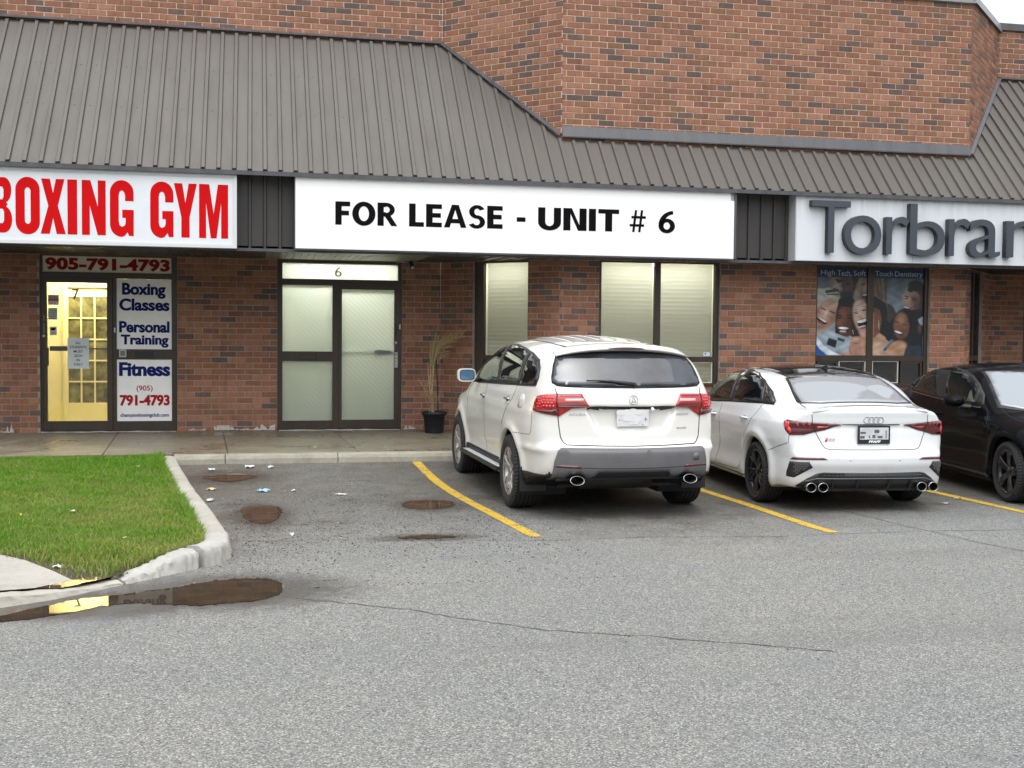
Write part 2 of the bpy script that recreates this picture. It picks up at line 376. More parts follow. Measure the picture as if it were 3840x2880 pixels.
# puddles: still water lying in shallow dips
tw = NT('puddle_water'); bw = tw.bsdf((.05, .036, .024), .015); bw.inputs['Specular IOR Level'].default_value = .9
Pw = tw.pos(); nw = tw.noise(3.0, 3, .5, Pw); cw = tw.ramp(tw.noise(6, 4, .6, Pw).outputs[0], [(.3, (.038, .028, .02)), (.7, (.075, .055, .037))]); tw.l(cw.outputs[0], bw.inputs['Base Color']); tw.bump(nw.outputs[0], bw, .02, .01)
M['water'] = tw.m
def blob(pts, z, seed=1, amp=.02, sub=8, follow=False):
    """closed smooth outline with a ragged shore"""
    n = len(pts); out = []
    for i in range(n):
        p0, p1, p2, p3 = [pts[(i+k-1) % n] for k in range(4)]
        for j in range(sub):
            t = j/sub; q = []
            for c in (0, 1):
                q.append(.5*((2*p1[c])+(-p0[c]+p2[c])*t+(2*p0[c]-5*p1[c]+4*p2[c]-p3[c])*t*t+(-p0[c]+3*p1[c]-3*p2[c]+p3[c])*t**3))
            out.append(q)
    r = random.Random(seed); res = []
    for q in out: res.append((q[0]+r.uniform(-amp, amp)*.6, q[1]+r.uniform(-amp, amp), (zgr(q[1]) if follow else 0)+z))
    return res
def flat_sheet(name, pts, mat, parent=None):
    """fills an outline (list of xyz) with triangles"""
    v2 = [Vector((p[0], p[1])) for p in pts]; tri = geometry.tessellate_polygon([[Vector(p) for p in pts]])
    b = MB(); b.raw(pts, [tuple(t) for t in tri]); o = b.build(name, mat, parent)
    me = o.data; bm = bmesh.new(); bm.from_mesh(me); bmesh.ops.recalc_face_normals(bm, faces=bm.faces)
    for f in bm.faces:
        if f.normal.z < 0: f.normal_flip()
    bm.to_mesh(me); bm.free(); return o
PUD = [
 ('long brown puddle along the gutter at the low end of the island kerb', [(-2.6, 7.62), (-1.54, 7.68), (-1.28, 7.76), (-1.15, 7.88), (-.94, 7.98), (-.65, 8.11), (-.51, 8.18), (-.4, 8.30), (-.17, 8.38), (.05, 8.37), (.18, 8.2), (.18, 7.9), (.05, 7.71), (-.14, 7.63), (-.35, 7.6), (-.53, 7.66), (-.72, 7.73), (-.91, 7.70), (-1.13, 7.53), (-1.27, 7.44), (-1.6, 7.34), (-2.6, 7.2)], .004),
 ('small round puddle mirroring brick in the empty bay by the island kerb', [(-.13, 11.74), (-.05, 11.93), (.19, 11.9), (.25, 11.57), (.21, 11.09), (.09, 10.79), (-.02, 10.9), (-.1, 11.24)], .004),
 ('small flat puddle next to the first yellow line', [(1.47, 11.84), (1.58, 12.06), (1.92, 12.03), (2.01, 11.82), (1.9, 11.56), (1.67, 11.45), (1.5, 11.56)], .004),
 ('thin sliver of water at the foot of the first yellow line', [(1.18, 9.86), (1.3, 9.93), (1.46, 9.95), (1.72, 9.83), (1.43, 9.78), (1.3, 9.8)], .004),
 ('faint wet puddle near the sidewalk kerb in the empty bay', [(-.6, 14.1), (-.36, 14.3), (.0, 14.15), (-.05, 13.95), (-.26, 13.75), (-.47, 13.85)], .006)]
for i, (lb, pts, z) in enumerate(PUD):
    o = flat_sheet('puddle', blob(pts, z, i, .022, follow=(i == 4)), M['water']); setp(o, lb, 'puddle', 'puddles on the asphalt')

# cracks in the asphalt: thin dark ribbons
def ribbon(pts, w, z, seed=3, jit=.012, sub=8):
    r = random.Random(seed); L = []; Rr = []; dense = []
    for i in range(len(pts)-1):
        for j in range(sub):
            t = j/sub; dense.append((pts[i][0]*(1-t)+pts[i+1][0]*t+r.uniform(-jit, jit), pts[i][1]*(1-t)+pts[i+1][1]*t+r.uniform(-jit, jit)))
    dense.append(pts[-1]); b = MB()
    for i, p in enumerate(dense):
        a = dense[max(0, i-1)]; c = dense[min(len(dense)-1, i+1)]; d = Vector((c[0]-a[0], c[1]-a[1])).normalized(); ww = w*(.4+.8*r.random())
        L.append((p[0]-d.y*ww, p[1]+d.x*ww, zgr(p[1])+z)); Rr.append((p[0]+d.y*ww, p[1]-d.x*ww, zgr(p[1])+z))
    for i in range(len(dense)-1): b.poly([L[i], Rr[i], Rr[i+1], L[i+1]])
    return b
M['crack'] = simple('crack_tar', (.07, .072, .076), .85, 20, .4)
for nm, pts, w, lb in [('crack', [(.18, 7.76), (.61, 7.48), (.99, 7.22), (1.23, 6.96), (1.67, 6.6), (2.21, 6.36), (2.79, 6.05), (3.12, 5.86)], .006, 'long thin crack wandering from the gutter puddle across the lane'),
                       ('crack', [(5.6, 11.2), (5.78, 10.59), (5.82, 10.16), (5.86, 9.68), (5.96, 9.3), (6.0, 8.88), (6.14, 8.4), (6.2, 7.6)], .006, 'crack running towards the viewer behind the white sedan'),
                       ('crack', [(-.19, 9.97), (.2, 9.86), (.57, 9.89), (1.33, 9.72), (2.48, 9.53), (3.31, 9.56), (4.4, 9.4), (5.9, 9.45), (7.5, 9.3)], .005, 'straight paving joint across the open ends of the parking bays')]:
    o = ribbon(pts, w, .003).build(nm, M['crack']); setp(o, lb, 'crack', 'cracks in the asphalt')

# painted bay lines
tp = NT('road_paint'); bp_ = tp.bsdf((.62, .42, .03), .6)
Pp = tp.pos(); n1 = tp.noise(70, 4, .7, Pp); n2 = tp.noise(7, 4, .6, Pp)
yel = tp.ramp(n2.outputs[0], [(.3, (.52, .33, .02)), (.7, (.72, .48, .03))])
wear = tp.mapr(tp.math('ADD', n1.outputs[0], tp.math('MULTIPLY', n2.outputs[0], .5)), .755, .85, 0., .92)
tp.l(tp.mix(wear, yel.outputs[0], (.10, .095, .085)), bp_.inputs['Base Color']); tp.bump(n1.outputs[0], bp_, .4, .003)
M['yellow'] = tp.m
def bay_line(cl, w, lb):
    b = MB(); n = 24; pts = []
    for i in range(n+1):
        f = i/n*(len(cl)-1); k = min(int(f), len(cl)-2); t = f-k
        pts.append((cl[k][0]*(1-t)+cl[k+1][0]*t, cl[k][1]*(1-t)+cl[k+1][1]*t))
    r = random.Random(len(lb)); L = []; R2 = []
    for i, p in enumerate(pts):
        L.append((p[0]-w/2+r.uniform(-.004, .004), p[1], zgr(p[1])+.004)); R2.append((p[0]+w/2+r.uniform(-.004, .004), p[1], zgr(p[1])+.004))
    for i in range(n): b.poly([L[i], R2[i], R2[i+1], L[i+1]])
    o = b.build('bay_line', M['yellow']); setp(o, lb, 'parking line', 'yellow lines between the parking bays')
bay_line([(2.355, 9.72), (2.26, 10.85), (2.145, 12.15), (2.105, 12.95), (2.07, 13.7), (2.045, 14.3), (2.02, 14.9)], .115, 'yellow bay line left of the white suv')
bay_line([(5.025, 9.5), (4.985, 9.85), (4.975, 11.2), (4.935, 12.2), (4.88, 13.5), (4.84, 14.9)], .115, 'yellow bay line between the white suv and white sedan')
bay_line([(7.60, 9.3), (7.53, 10.3), (7.52, 11.0), (7.49, 12.0), (7.43, 13.5), (7.38, 14.9)], .115, 'yellow bay line between the white sedan and black sedan')

# loose crumbs of asphalt and grit: one mass
Vc = []; Fc = []
def crumb(x, y, s):
    n = len(Vc); z = zgr(y)
    for k in range(4):
        a = k*math.pi/2+random.random(); Vc.append((x+math.cos(a)*s*random.uniform(.5, 1.2), y+math.sin(a)*s*random.uniform(.5, 1.2), z+.001))
    Vc.append((x, y, z+s*random.uniform(.5, .9)))
    for k in range(4): Fc.append((n+k, n+(k+1) % 4, n+4))
for _ in range(1500):
    x = random.uniform(-.1, 2.6); y = min(14.6, max(8.0, random.gauss(9.9, 1.0))); crumb(x, y, random.uniform(.004, .011))
for _ in range(900):
    x = random.uniform(-.9, 8.5); y = random.uniform(5.2, 14.5); crumb(x, y, random.uniform(.003, .008))
for _ in range(500): crumb(random.gauss(-.05, .16), random.uniform(8.2, 12.5), random.uniform(.004, .01))
for _ in range(350): crumb(random.gauss(1.0, .35), random.gauss(12.3, .35), random.uniform(.004, .01))
for _ in range(260):
    t = random.random(); crumb(3.9+t*1.2, 9.2+random.gauss(0, .9), random.uniform(.003, .008))
cr = npmesh('grit', Vc, Fc, simple('crumb_dark', (.022, .02, .02), .9, 90, .6), smooth=False); setp(cr, kind='stuff')
setp(cr, 'loose dark crumbs of asphalt scattered over the bays', 'grit')

Vc = []; Fc = []
for _ in range(1700):
    x = random.uniform(-.6, 2.6) if random.random() < .7 else random.uniform(2.6, 8.5); y = random.uniform(9.0, 14.6); crumb(x, y, random.uniform(.003, .008))
cr = npmesh('gravel', Vc, Fc, simple('crumb_pale', (.42, .39, .34), .9, 90, .5), smooth=False); setp(cr, 'pale loose stones worked out of the old asphalt', 'gravel', kind='stuff')

# ---------------------------------------------------------------- sidewalk
def walkz(y): return .212+(y-15.1)/(D-15.1)*.035
wk = MB(); wk.box(-30, 40, 15.10, 24.0, -.05, .19, skip='b')
walk = wk.build('sidewalk', M['joint']); setp(walk, kind='structure')
ed = [-14, -9, -6.4, -4.9, -3.40, -1.90, -.40, 1.24, 2.75, 4.3, 5.85, 7.4, 8.95, 10.5, 12.05, 13.6, 16, 22]
for i in range(len(ed)-1):
    b = MB(); sh = (.07 if 0 < i < len(ed)-2 else 0)
    x0, x1 = ed[i]+.005, ed[i+1]-.005
    yb = D+1.2 if not (x1 < -3.4 or x0 > 3) else D+.3
    yb = D-.01
    A = [(x0+sh, 15.106), (x1+sh, 15.106), (x1-sh, yb), (x0-sh, yb)]
    top = [(p[0], p[1], walkz(p[1])+random.uniform(-.002, .002)) for p in A]; bot = [(p[0], p[1], .17) for p in A]
    b.raw(bot+top, [(4, 5, 6, 7), (0, 1, 5, 4), (1, 2, 6, 5), (2, 3, 7, 6), (3, 0, 4, 7)]); b.build('slab', M['walk'], walk)

# sidewalk kerb: long cast stones
kroot = empty('sidewalk_kerb', (4, 15, 0)); setp(kroot, 'straight pale concrete kerb along the edge of the sidewalk', 'kerb')
kx = [-.98, -.36, 1.03, 2.6, 4.1, 5.6, 7.1, 8.6, 10.1, 11.6, 13.1, 16]
for i in range(len(kx)-1):
    b = MB(); x0, x1 = kx[i]+.005, kx[i+1]-.005; n = max(2, int((x1-x0)/.12)); rows = []
    prof = [(14.925, -.02), (14.945, .16), (14.965, .198), (14.995, .212), (15.085, .216), (15.094, .206), (15.094, -.02)]
    for k in range(n+1):
        x = x0+(x1-x0)*k/n
        e = .010 if k in (0, n) else 0.
        rows.append([(x, y+random.uniform(-.003, .003)+(e if j in (1, 2) else 0), z+random.uniform(-.002, .002)-(e if j in (2, 3) else 0)) for j, (y, z) in enumerate(prof)])
    for k in range(n):
        for j in range(len(prof)-1):
            b.poly([rows[k][j], rows[k+1][j], rows[k+1][j+1], rows[k][j+1]])
    b.poly(rows[0]); b.poly(rows[-1][::-1])
    o = b.build('kerb_stone', M['walkkerb'], kroot); o.location = (-4, -15, 0)

# island kerb: swept profile with worn broken stones at the corner
KR = [((-.93, 14.92), (-.96, 14.92), (-1.12, 14.92), .212), ((-.83, 14.3), (-.885, 14.3), (-1.04, 14.3), .19), ((-.72, 13.7), (-.80, 13.7), (-.95, 13.7), .165), ((-.51, 12.2), (-.595, 12.2), (-.76, 12.2), .14), ((-.32, 11.0), (-.41, 11.0), (-.58, 11.0), .135),
      ((-.22, 10.05), (-.285, 10.1), (-.465, 10.1), .13), ((-.17, 9.55), (-.215, 9.6), (-.40, 9.58), .13), ((-.175, 9.2), (-.20, 9.25), (-.385, 9.32), .13), ((-.25, 8.95), (-.255, 9.02), (-.43, 9.12), .135), ((-.365, 8.82), (-.365, 8.89), (-.50, 9.02), .135)]
KR2 = [((-.40, 8.79), (-.40, 8.85), (-.53, 9.0), .125), ((-.50, 8.70), (-.50, 8.76), (-.62, 8.90), .12), ((-.62, 8.57), (-.62, 8.63), (-.74, 8.74), .09), ((-.74, 8.43), (-.74, 8.48), (-.86, 8.58), .055), ((-.86, 8.33), (-.87, 8.36), (-.97, 8.46), .028)]
KR3 = [((-.87, 8.31), (-.88, 8.33), (-.98, 8.44), .022), ((-1.05, 8.13), (-1.06, 8.16), (-1.15, 8.27), .022), ((-1.25, 7.93), (-1.27, 7.96), (-1.34, 8.08), .045), ((-1.54, 7.74), (-1.56, 7.78), (-1.62, 7.92), .07), ((-2.0, 7.6), (-2.01, 7.64), (-2.05, 7.79), .08), ((-2.8, 7.48), (-2.8, 7.52), (-2.8, 7.67), .09)]
iroot = empty('island_kerb', (-.6, 11, 0)); setp(iroot, 'curving concrete kerb round the grass island with a broken white corner', 'kerb')
def sweep(rows, mat, rough, name, sub=6, label=None):
    R2 = []
    for i in range(len(rows)-1):
        a, c = rows[i], rows[i+1]; m = sub if i < len(rows)-2 else sub+1
        for j in range(m):
            t = j/sub; f = lambda k: (a[k][0]*(1-t)+c[k][0]*t, a[k][1]*(1-t)+c[k][1]*t)
            R2.append((f(0), f(1), f(2), a[3]*(1-t)+c[3]*t))
    b = MB(); G = []
    for i, (ob, ot, it, zt) in enumerate(R2):
        zb = zgr(ob[1])-.03; ring = [(ob[0], ob[1], zb)]
        for t in (.35, .7, .92): ring.append((ob[0]*(1-t)+ot[0]*t, ob[1]*(1-t)+ot[1]*t, zb*(1-t)+zt*t))
        for t in (.10, .35, .65, .92): ring.append((ot[0]*(1-t)+it[0]*t, ot[1]*(1-t)+it[1]*t, zt+(-.004 if t in (.10, .92) else .003)))
        dx, dy = it[0]-ot[0], it[1]-ot[1]
        ring.append((it[0]+dx*.05, it[1]+dy*.05, zt-.03)); ring.append((it[0]+dx*.1, it[1]+dy*.1, -.03))
        G.append([(p[0]+vnoise(i, k, 1, 1)*rough, p[1]+vnoise(i, k, 1, 2)*rough, p[2]+(vnoise(i, k, 1, 3)*rough if k else 0)) for k, p in enumerate(ring)])
    n = len(G[0]); vs = [p for r in G for p in r]
    b.raw(vs, [(i*n+k, (i+1)*n+k, (i+1)*n+k+1, i*n+k+1) for i in range(len(G)-1) for k in range(n-1)])
    b.poly(G[0][::-1]); b.poly(G[-1])
    o = b.build(name, mat, iroot, smooth=(rough > .005)); o.location = (.6, -11, 0)
    if label: o['label'] = label
    return o
sweep(KR[:4], M['kerb'], .002, 'kerb_stone'); sweep(KR[3:7], M['kerb'], .0025, 'kerb_stone')
sweep(KR[6:], M['brokenkerb'], .008, 'kerb_stone', 8, 'whitish worn corner stone'); sweep(KR2, M['brokenkerb'], .010, 'kerb_stone', 8, 'broken white stone sinking to the ground')
sweep(KR3, M['kerb'], .004, 'kerb_stone', 6, 'flush stone at the ramp')
o = flat_sheet('concrete_ramp', [(-3.6, 9.75, .115), (-1.85, 9.12, .10), (-1.6, 8.85, .095), (-1.36, 8.52, .075), (-1.2, 8.30, .05), (-1.38, 8.09, .05), (-1.62, 7.94, .07), (-2.06, 7.80, .082), (-2.8, 7.69, .09), (-3.6, 7.6, .09)], M['pad']); setp(o, kind='structure')
o = flat_sheet('puddle', blob([(-1.40, 8.10), (-1.25, 8.24), (-1.14, 8.34), (-.98, 8.44), (-.86, 8.50), (-.93, 8.39), (-1.08, 8.22), (-1.25, 8.05)], .052, 9, .008), M['water']); setp(o, 'narrow strip of water between the concrete ramp and island kerb', 'puddle', 'puddles on the asphalt')

# island soil and grass
soil = flat_sheet('island_soil', [(-6, 15.1, .17), (-1.13, 15.1, .17), (-1.05, 14.3, .15), (-.96, 13.7, .13), (-.77, 12.2, .105), (-.59, 11.0, .10), (-.475, 10.1, .10), (-.41, 9.58, .10), (-.395, 9.32, .10), (-.44, 9.12, .10), (-.54, 9.0, .095), (-.63, 8.9, .085), (-.75, 8.74, .06), (-.87, 8.58, .04), (-.98, 8.46, .03), (-1.2, 8.32, .045), (-1.36, 8.53, .07), (-1.85, 9.13, .095), (-3.6, 9.76, .11), (-6, 10.2, .11)], M['soil']); setp(soil, kind='structure')
tg = NT('grass_blades'); bgb = tg.bsdf(rough=.55); ag = tg.n('Attribute'); ag.attribute_name = 'col'
tg.l(ag.outputs['Color'], bgb.inputs['Base Color']); bgb.inputs['Subsurface Weight'].default_value = 0.
tlg = tg.n('BsdfTranslucent'); tg.l(ag.outputs['Color'], tlg.inputs[0]); mxg = tg.n('MixShader'); mxg.inputs[0].default_value = .35
tg.l(bgb.outputs[0], mxg.inputs[1]); tg.l(tlg.outputs[0], mxg.inputs[2]); tg.l(mxg.outputs[0], tg.out.inputs[0])
NB = 165000
gx = rng.uniform(-5.6, -.36, NB*2); gy = rng.uniform(8.35, 15.12, NB*2)
kyl = np.array([8.46, 8.9, 9.12, 9.32, 9.58, 10.1, 11.0, 12.2, 13.7, 14.3, 15.2]); kxl = np.array([-.98, -.63, -.44, -.395, -.41, -.475, -.59, -.77, -.96, -1.05, -1.15])
inside = gx < np.interp(gy, kyl, kxl)+.015
lowb = np.interp(gx, [-5.6, -3.6, -1.85, -1.6, -1.36, -1.2, -.98, -.3], [10.2, 9.78, 9.2, 8.95, 8.65, 8.45, 8.5, 8.5])
lowb = lowb-.13
dens = np.clip((gy-lowb)/.45, 0.10, 1.)**1.1
view = gx > -(gy*.225)-2.0           # frame edge on the left with margin
keep = inside & (gy > lowb-.02) & (rng.random(NB*2) < dens) & view
gx, gy, dn = gx[keep], gy[keep], dens[keep]; n = len(gx)
def sn(x, y, s):   # smooth value noise
    out = 0
    for k, (fx, fy, p) in enumerate(((1.3, .9, .3), (2.9, 3.7, 1.1), (6.1, 4.9, 2.3), (9.7, 11.3, .7))): out = out+np.sin(x*fx*s+p+1.7*np.sin(y*fy*.7*s))*np.cos(y*fy*s+p*2+x*.8*s)/(1+.5*k)
    return out/2.2
dry = np.clip(sn(gx, gy, 1.0)*.8+.20+np.exp(-((gx+1.0)**2/.25+(gy-11.2)**2/1.6))*.45+np.clip((9.7-gy)/1.2, 0, .7), 0, 1)
hgt = rng.uniform(.028, .062, n)*(.75+.5*np.clip(sn(gx, gy, 2.2)+.5, 0, 1)); hgt *= np.where(np.interp(gy, kyl, kxl)-gx < .06, 1.5, 1.)
zb = np.interp(gy, [8.4, 9, 9.6, 12.2, 13.7, 15.1], [.04, .09, .10, .105, .13, .17])
az = rng.uniform(0, 2*np.pi, n); wd = rng.uniform(.0022, .0042, n)*(1+.5*(rng.random(n) < .1)); ln = rng.uniform(.2, .9, n)*hgt; la = rng.uniform(0, 2*np.pi, n)
bx, by = np.cos(az)*wd, np.sin(az)*wd
Vg = np.empty((n, 5, 3), np.float32)
Vg[:, 0] = np.c_[gx-bx, gy-by, zb]; Vg[:, 1] = np.c_[gx+bx, gy+by, zb]
mx_, my_ = gx+np.cos(la)*ln*.35, gy+np.sin(la)*ln*.35
Vg[:, 2] = np.c_[mx_+bx*.8, my_+by*.8, zb+hgt*.62]; Vg[:, 3] = np.c_[mx_-bx*.8, my_-by*.8, zb+hgt*.62]
Vg[:, 4] = np.c_[gx+np.cos(la)*ln, gy+np.sin(la)*ln, zb+hgt]
idx = np.arange(n, dtype=np.int32)[:, None]*5
tri = np.concatenate([idx+np.array([[0, 1, 2]]), idx+np.array([[0, 2, 3]]), idx+np.array([[3, 2, 4]])], 0)
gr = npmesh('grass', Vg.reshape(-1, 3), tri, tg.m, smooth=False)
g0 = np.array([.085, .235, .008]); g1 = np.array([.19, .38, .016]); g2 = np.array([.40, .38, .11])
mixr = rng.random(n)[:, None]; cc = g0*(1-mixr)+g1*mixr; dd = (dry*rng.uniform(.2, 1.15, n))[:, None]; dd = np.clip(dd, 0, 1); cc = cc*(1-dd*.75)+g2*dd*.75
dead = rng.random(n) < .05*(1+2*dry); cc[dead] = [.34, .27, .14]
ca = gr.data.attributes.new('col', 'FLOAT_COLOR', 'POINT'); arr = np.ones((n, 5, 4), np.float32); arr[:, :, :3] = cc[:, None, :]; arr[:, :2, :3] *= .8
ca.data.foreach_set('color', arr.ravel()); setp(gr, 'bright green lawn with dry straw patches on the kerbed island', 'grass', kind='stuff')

# litter: crumpled scraps
M['litw'] = simple('scrap_white', (.56, .57, .59), .6); M['litb'] = simple('scrap_blue', (.30, .50, .66), .6); M['lity'] = simple('scrap_yellow', (.62, .52, .22), .6)
def scrap(x, y, sx, sy, m, lb, z=None, seed=0):
    r = random.Random(seed); sx *= .8; sy *= .8; b = MB(); nx_, ny_ = 5, 4; z0 = zgr(y) if z is None else z; g = []
    for j in range(ny_+1):
        for i in range(nx_+1):
            g.append((x+(i/nx_-.5)*sx*(1-.25*r.random()), y+(j/ny_-.5)*sy*(1-.25*r.random()), z0+.004+r.random()*.022))
    b.raw(g, [(j*(nx_+1)+i, j*(nx_+1)+i+1, (j+1)*(nx_+1)+i+1, (j+1)*(nx_+1)+i) for j in range(ny_) for i in range(nx_) if not (i in (0, nx_-1) and j in (0, ny_-1) and r.random() < .6)])
    o = b.build('litter', m); setp(o, lb, 'litter', 'scraps of litter by the kerb')
scrap(-.51, 14.55, .11, .2, M['litw'], 'crumpled white scrap nearest the island in the row by the kerb', seed=1)
scrap(-.06, 14.70, .17, .25, M['litw'], 'largest white scrap in the middle of the row by the kerb', seed=2)
scrap(.19, 14.65, .09, .2, M['litw'], 'small white scrap at the right end of the row by the kerb', seed=3)
scrap(.09, 13.05, .20, .28, M['litb'], 'pale blue crumpled wrapper lying in the empty bay', seed=4)
scrap(-.47, 13.2, .15, .12, M['lity'], 'yellow and white scrap beside the faint wet puddle', seed=5)
scrap(-.45, 12.35, .09, .22, M['litw'], 'pale scrap at the foot of the island kerb', seed=6)
scrap(.31, 10.14, .05, .12, M['litw'], 'tiny white scrap in front of the small round puddle', seed=7)
scrap(.91, 12.6, .18, .08, M['litw'], 'long thin white stick in the middle of the empty bay', seed=8)
scrap(.42, 13.0, .08, .08, M['litw'], 'tiny white flake right of the blue wrapper', seed=9)
scrap(-.80, 12.75, .05, .12, M['litw'], 'white scrap caught in the grass against the island kerb', z=.125, seed=11)
scrap(-1.35, 8.62, .08, .08, M['litw'], 'torn white scrap on bare soil beside the concrete ramp', z=.075, seed=12)
scrap(7.05, 10.95, .10, .05, M['litw'], 'white flake on the asphalt just left of the last yellow line', seed=13)
scrap(7.42, 11.3, .10, .08, M['litw'], 'white flake touching the yellow line by the black sedan', seed=14)
def leaf(x, y, z, s, col, lb, seed):
    r = random.Random(seed); b = MB(); a = r.random()*6.3
    pts = [(x+math.cos(a+t)*s*k, y+math.sin(a+t)*s*k, z+h) for t, k, h in ((0, 1, .012), (.9, .55, .004), (2.2, .55, .006), (3.14, 1, .010), (4.0, .5, .002), (5.3, .55, .004))]
    b.poly(pts); o = b.build('fallen_leaf', simple('leaf_%d' % seed, col, .8)); setp(o, lb, 'leaf', 'fallen leaves on the lawn')
leaf(-1.30, 13.9, .20, .035, (.45, .36, .25), 'pale dead leaf at the back right of the lawn', 1)
leaf(-1.2, 12.9, .17, .03, (.03, .02, .02), 'black curled leaf on the lawn near the island kerb', 2)
leaf(-1.55, 10.75, .16, .045, (.5, .42, .33), 'tan dead leaf in the middle of the lawn', 3)
leaf(-1.95, 10.6, .16, .022, (.75, .60, .03), 'small yellow petal on the lawn left of the tan leaf', 4)
leaf(-.98, 9.35, .15, .03, (.45, .36, .28), 'brown leaf on the lawn behind the broken kerb corner', 5)
leaf(-2.75, 12.2, .17, .035, (.75, .72, .68), 'white leaf near the left edge of the lawn', 6)

# ================================================================ BUILDING
BO = Vector((4.0, 17.0, 0.0))
bld = empty('brick_building', BO); setp(bld, 'long brick commercial building with brown ribbed metal canopy roof', 'building')
BL, BH = .245, .087          # brick module
F_PX = 4400.0
def camproj(x, y, z):
    d = Vector((x, y, z-1.7216)); w = d.dot(F_); return 1920+F_PX*d.dot(R_)/w, 1440-F_PX*d.dot(U_)/w
def wplace(o, ox, oy, ang):
    o.location = Vector((ox, oy, 0))-BO; o.rotation_euler = (0, 0, ang)
class Wall:
    def __init__(s, ox, oy, ang, L): s.ox, s.oy, s.ang, s.L = ox, oy, ang, L; s.c, s.s = math.cos(ang), math.sin(ang)
    def w(s, u, d, z): return (s.ox+s.c*u-s.s*d, s.oy+s.s*u+s.c*d, z)
W1 = Wall(-7.0, D, 0, XA+7.0); W2 = Wall(XA, D, -math.pi/4, (XB-XA)*2**.5); W3 = Wall(XB, YB, 0, XC-XB); W4 = Wall(XC, YB, math.pi/4, (XD-XC)*2**.5); W5 = Wall(XD, D, 0, 8.0)
BR_ALL = []   # (area, wallidx, u0,u1,z0,z1)
def occl(px, py):
    if not (0 < px < 3840 and 0 < py < 2880): return True
    for a, b_, c, d_ in ((1740, 2670, 1262, 1900), (2640, 3560, 1400, 1900), (3300, 3900, 1372, 1900), (1590, 1720, 1540, 1620)):
        if a < px < b_ and c < py < d_: return True
    return False
wall_parts = []
def build_wall(name, W, zlo, zhi, uph, zph, opens, zmax_roof=None, roof_pts=None):
    """core with mortar face + brick list (bricks are laid after ranking)"""
    us = sorted({0, W.L} | {o[0] for o in opens} | {o[1] for o in opens}); zs = sorted({zlo, zhi} | ({2.9} if zlo < 1 and zhi > 3 else set()) | {min(max(o[2], zlo), zhi) for o in opens} | {min(max(o[3], zlo), zhi) for o in opens})
    b = MB()
    for i in range(len(us)-1):
        for j in range(len(zs)-1):
            um, zm = (us[i]+us[i+1])/2, (zs[j]+zs[j+1])/2
            if any(o[0] < um < o[1] and o[2] < zm < o[3] for o in opens): continue
            b.box(us[i], us[i+1], .007, .16, zs[j], zs[j+1])
    core = b.build(name, M['mortar'], bld)
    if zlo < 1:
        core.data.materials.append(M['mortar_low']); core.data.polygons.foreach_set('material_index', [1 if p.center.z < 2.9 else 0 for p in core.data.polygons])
    core = core; wplace(core, W.ox, W.oy, W.ang)
    k0 = math.floor((zlo-zph)/BH); k1 = math.ceil((zhi-zph)/BH)
    for k in range(k0, k1):
        z0, z1 = zph+k*BH+.006, zph+(k+1)*BH-.006
        z0, z1 = max(z0, zlo), min(z1, zhi)
        if z1-z0 < .02: continue
        zc = (z0+z1)/2; off = uph+(BL/2 if k % 2 else 0)
        free = [(0, W.L)]
        for o in opens:
            if o[2] < zc < o[3]:
                nf = []
                for a, c in free:
                    if o[1] <= a or o[0] >= c: nf.append((a, c)); continue
                    if o[0]-a > .02: nf.append((a, o[0]-.004))
                    if c-o[1] > .02: nf.append((o[1]+.004, c))
                free = nf
        i0 = math.floor((0-off)/BL)-1; i1 = math.ceil((W.L-off)/BL)+1
        for i in range(i0, i1):
            a, c = off+i*BL+.006, off+(i+1)*BL-.006
            for f0, f1 in free:
                aa, cc_ = max(a, f0), min(c, f1)
                if cc_-aa < .025: continue
                p = camproj(*W.w((aa+cc_)/2, 0, zc)); q0 = camproj(*W.w(aa, 0, zc)); q1 = camproj(*W.w(cc_, 0, zc))
                if not (-1100 < p[0] < 4500 and p[1] > -260): continue
                ar = abs(q1[0]-q0[0]); ar = -1 if occl(*p) else ar
                if roof_pts and roof_pts(*W.w((aa+cc_)/2, 0, zc)): continue
                BR_ALL.append((ar, len(wall_parts), aa, cc_, z0, z1))
    wall_parts.append((core, W))
def hid(x, y, z):      # hidden behind the canopy
    return 2.95 < z < 3.87+1.06*(y-15.97)-.12
PH1 = -.884+7.0
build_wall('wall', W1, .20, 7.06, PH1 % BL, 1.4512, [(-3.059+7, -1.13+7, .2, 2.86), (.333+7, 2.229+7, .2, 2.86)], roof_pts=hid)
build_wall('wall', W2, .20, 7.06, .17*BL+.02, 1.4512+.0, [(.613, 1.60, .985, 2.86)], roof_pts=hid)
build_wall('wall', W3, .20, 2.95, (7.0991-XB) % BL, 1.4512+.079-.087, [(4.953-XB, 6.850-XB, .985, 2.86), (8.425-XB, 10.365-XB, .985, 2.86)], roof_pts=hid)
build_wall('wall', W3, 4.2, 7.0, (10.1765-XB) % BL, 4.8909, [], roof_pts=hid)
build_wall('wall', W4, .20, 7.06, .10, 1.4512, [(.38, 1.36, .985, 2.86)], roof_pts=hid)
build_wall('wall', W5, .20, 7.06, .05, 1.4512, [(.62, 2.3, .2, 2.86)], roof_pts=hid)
BR_ALL.sort(key=lambda r: -r[0])
single = BR_ALL[:300]; rest = BR_ALL[300:]
bt, bd = .235, .077
mesh_cache = {}
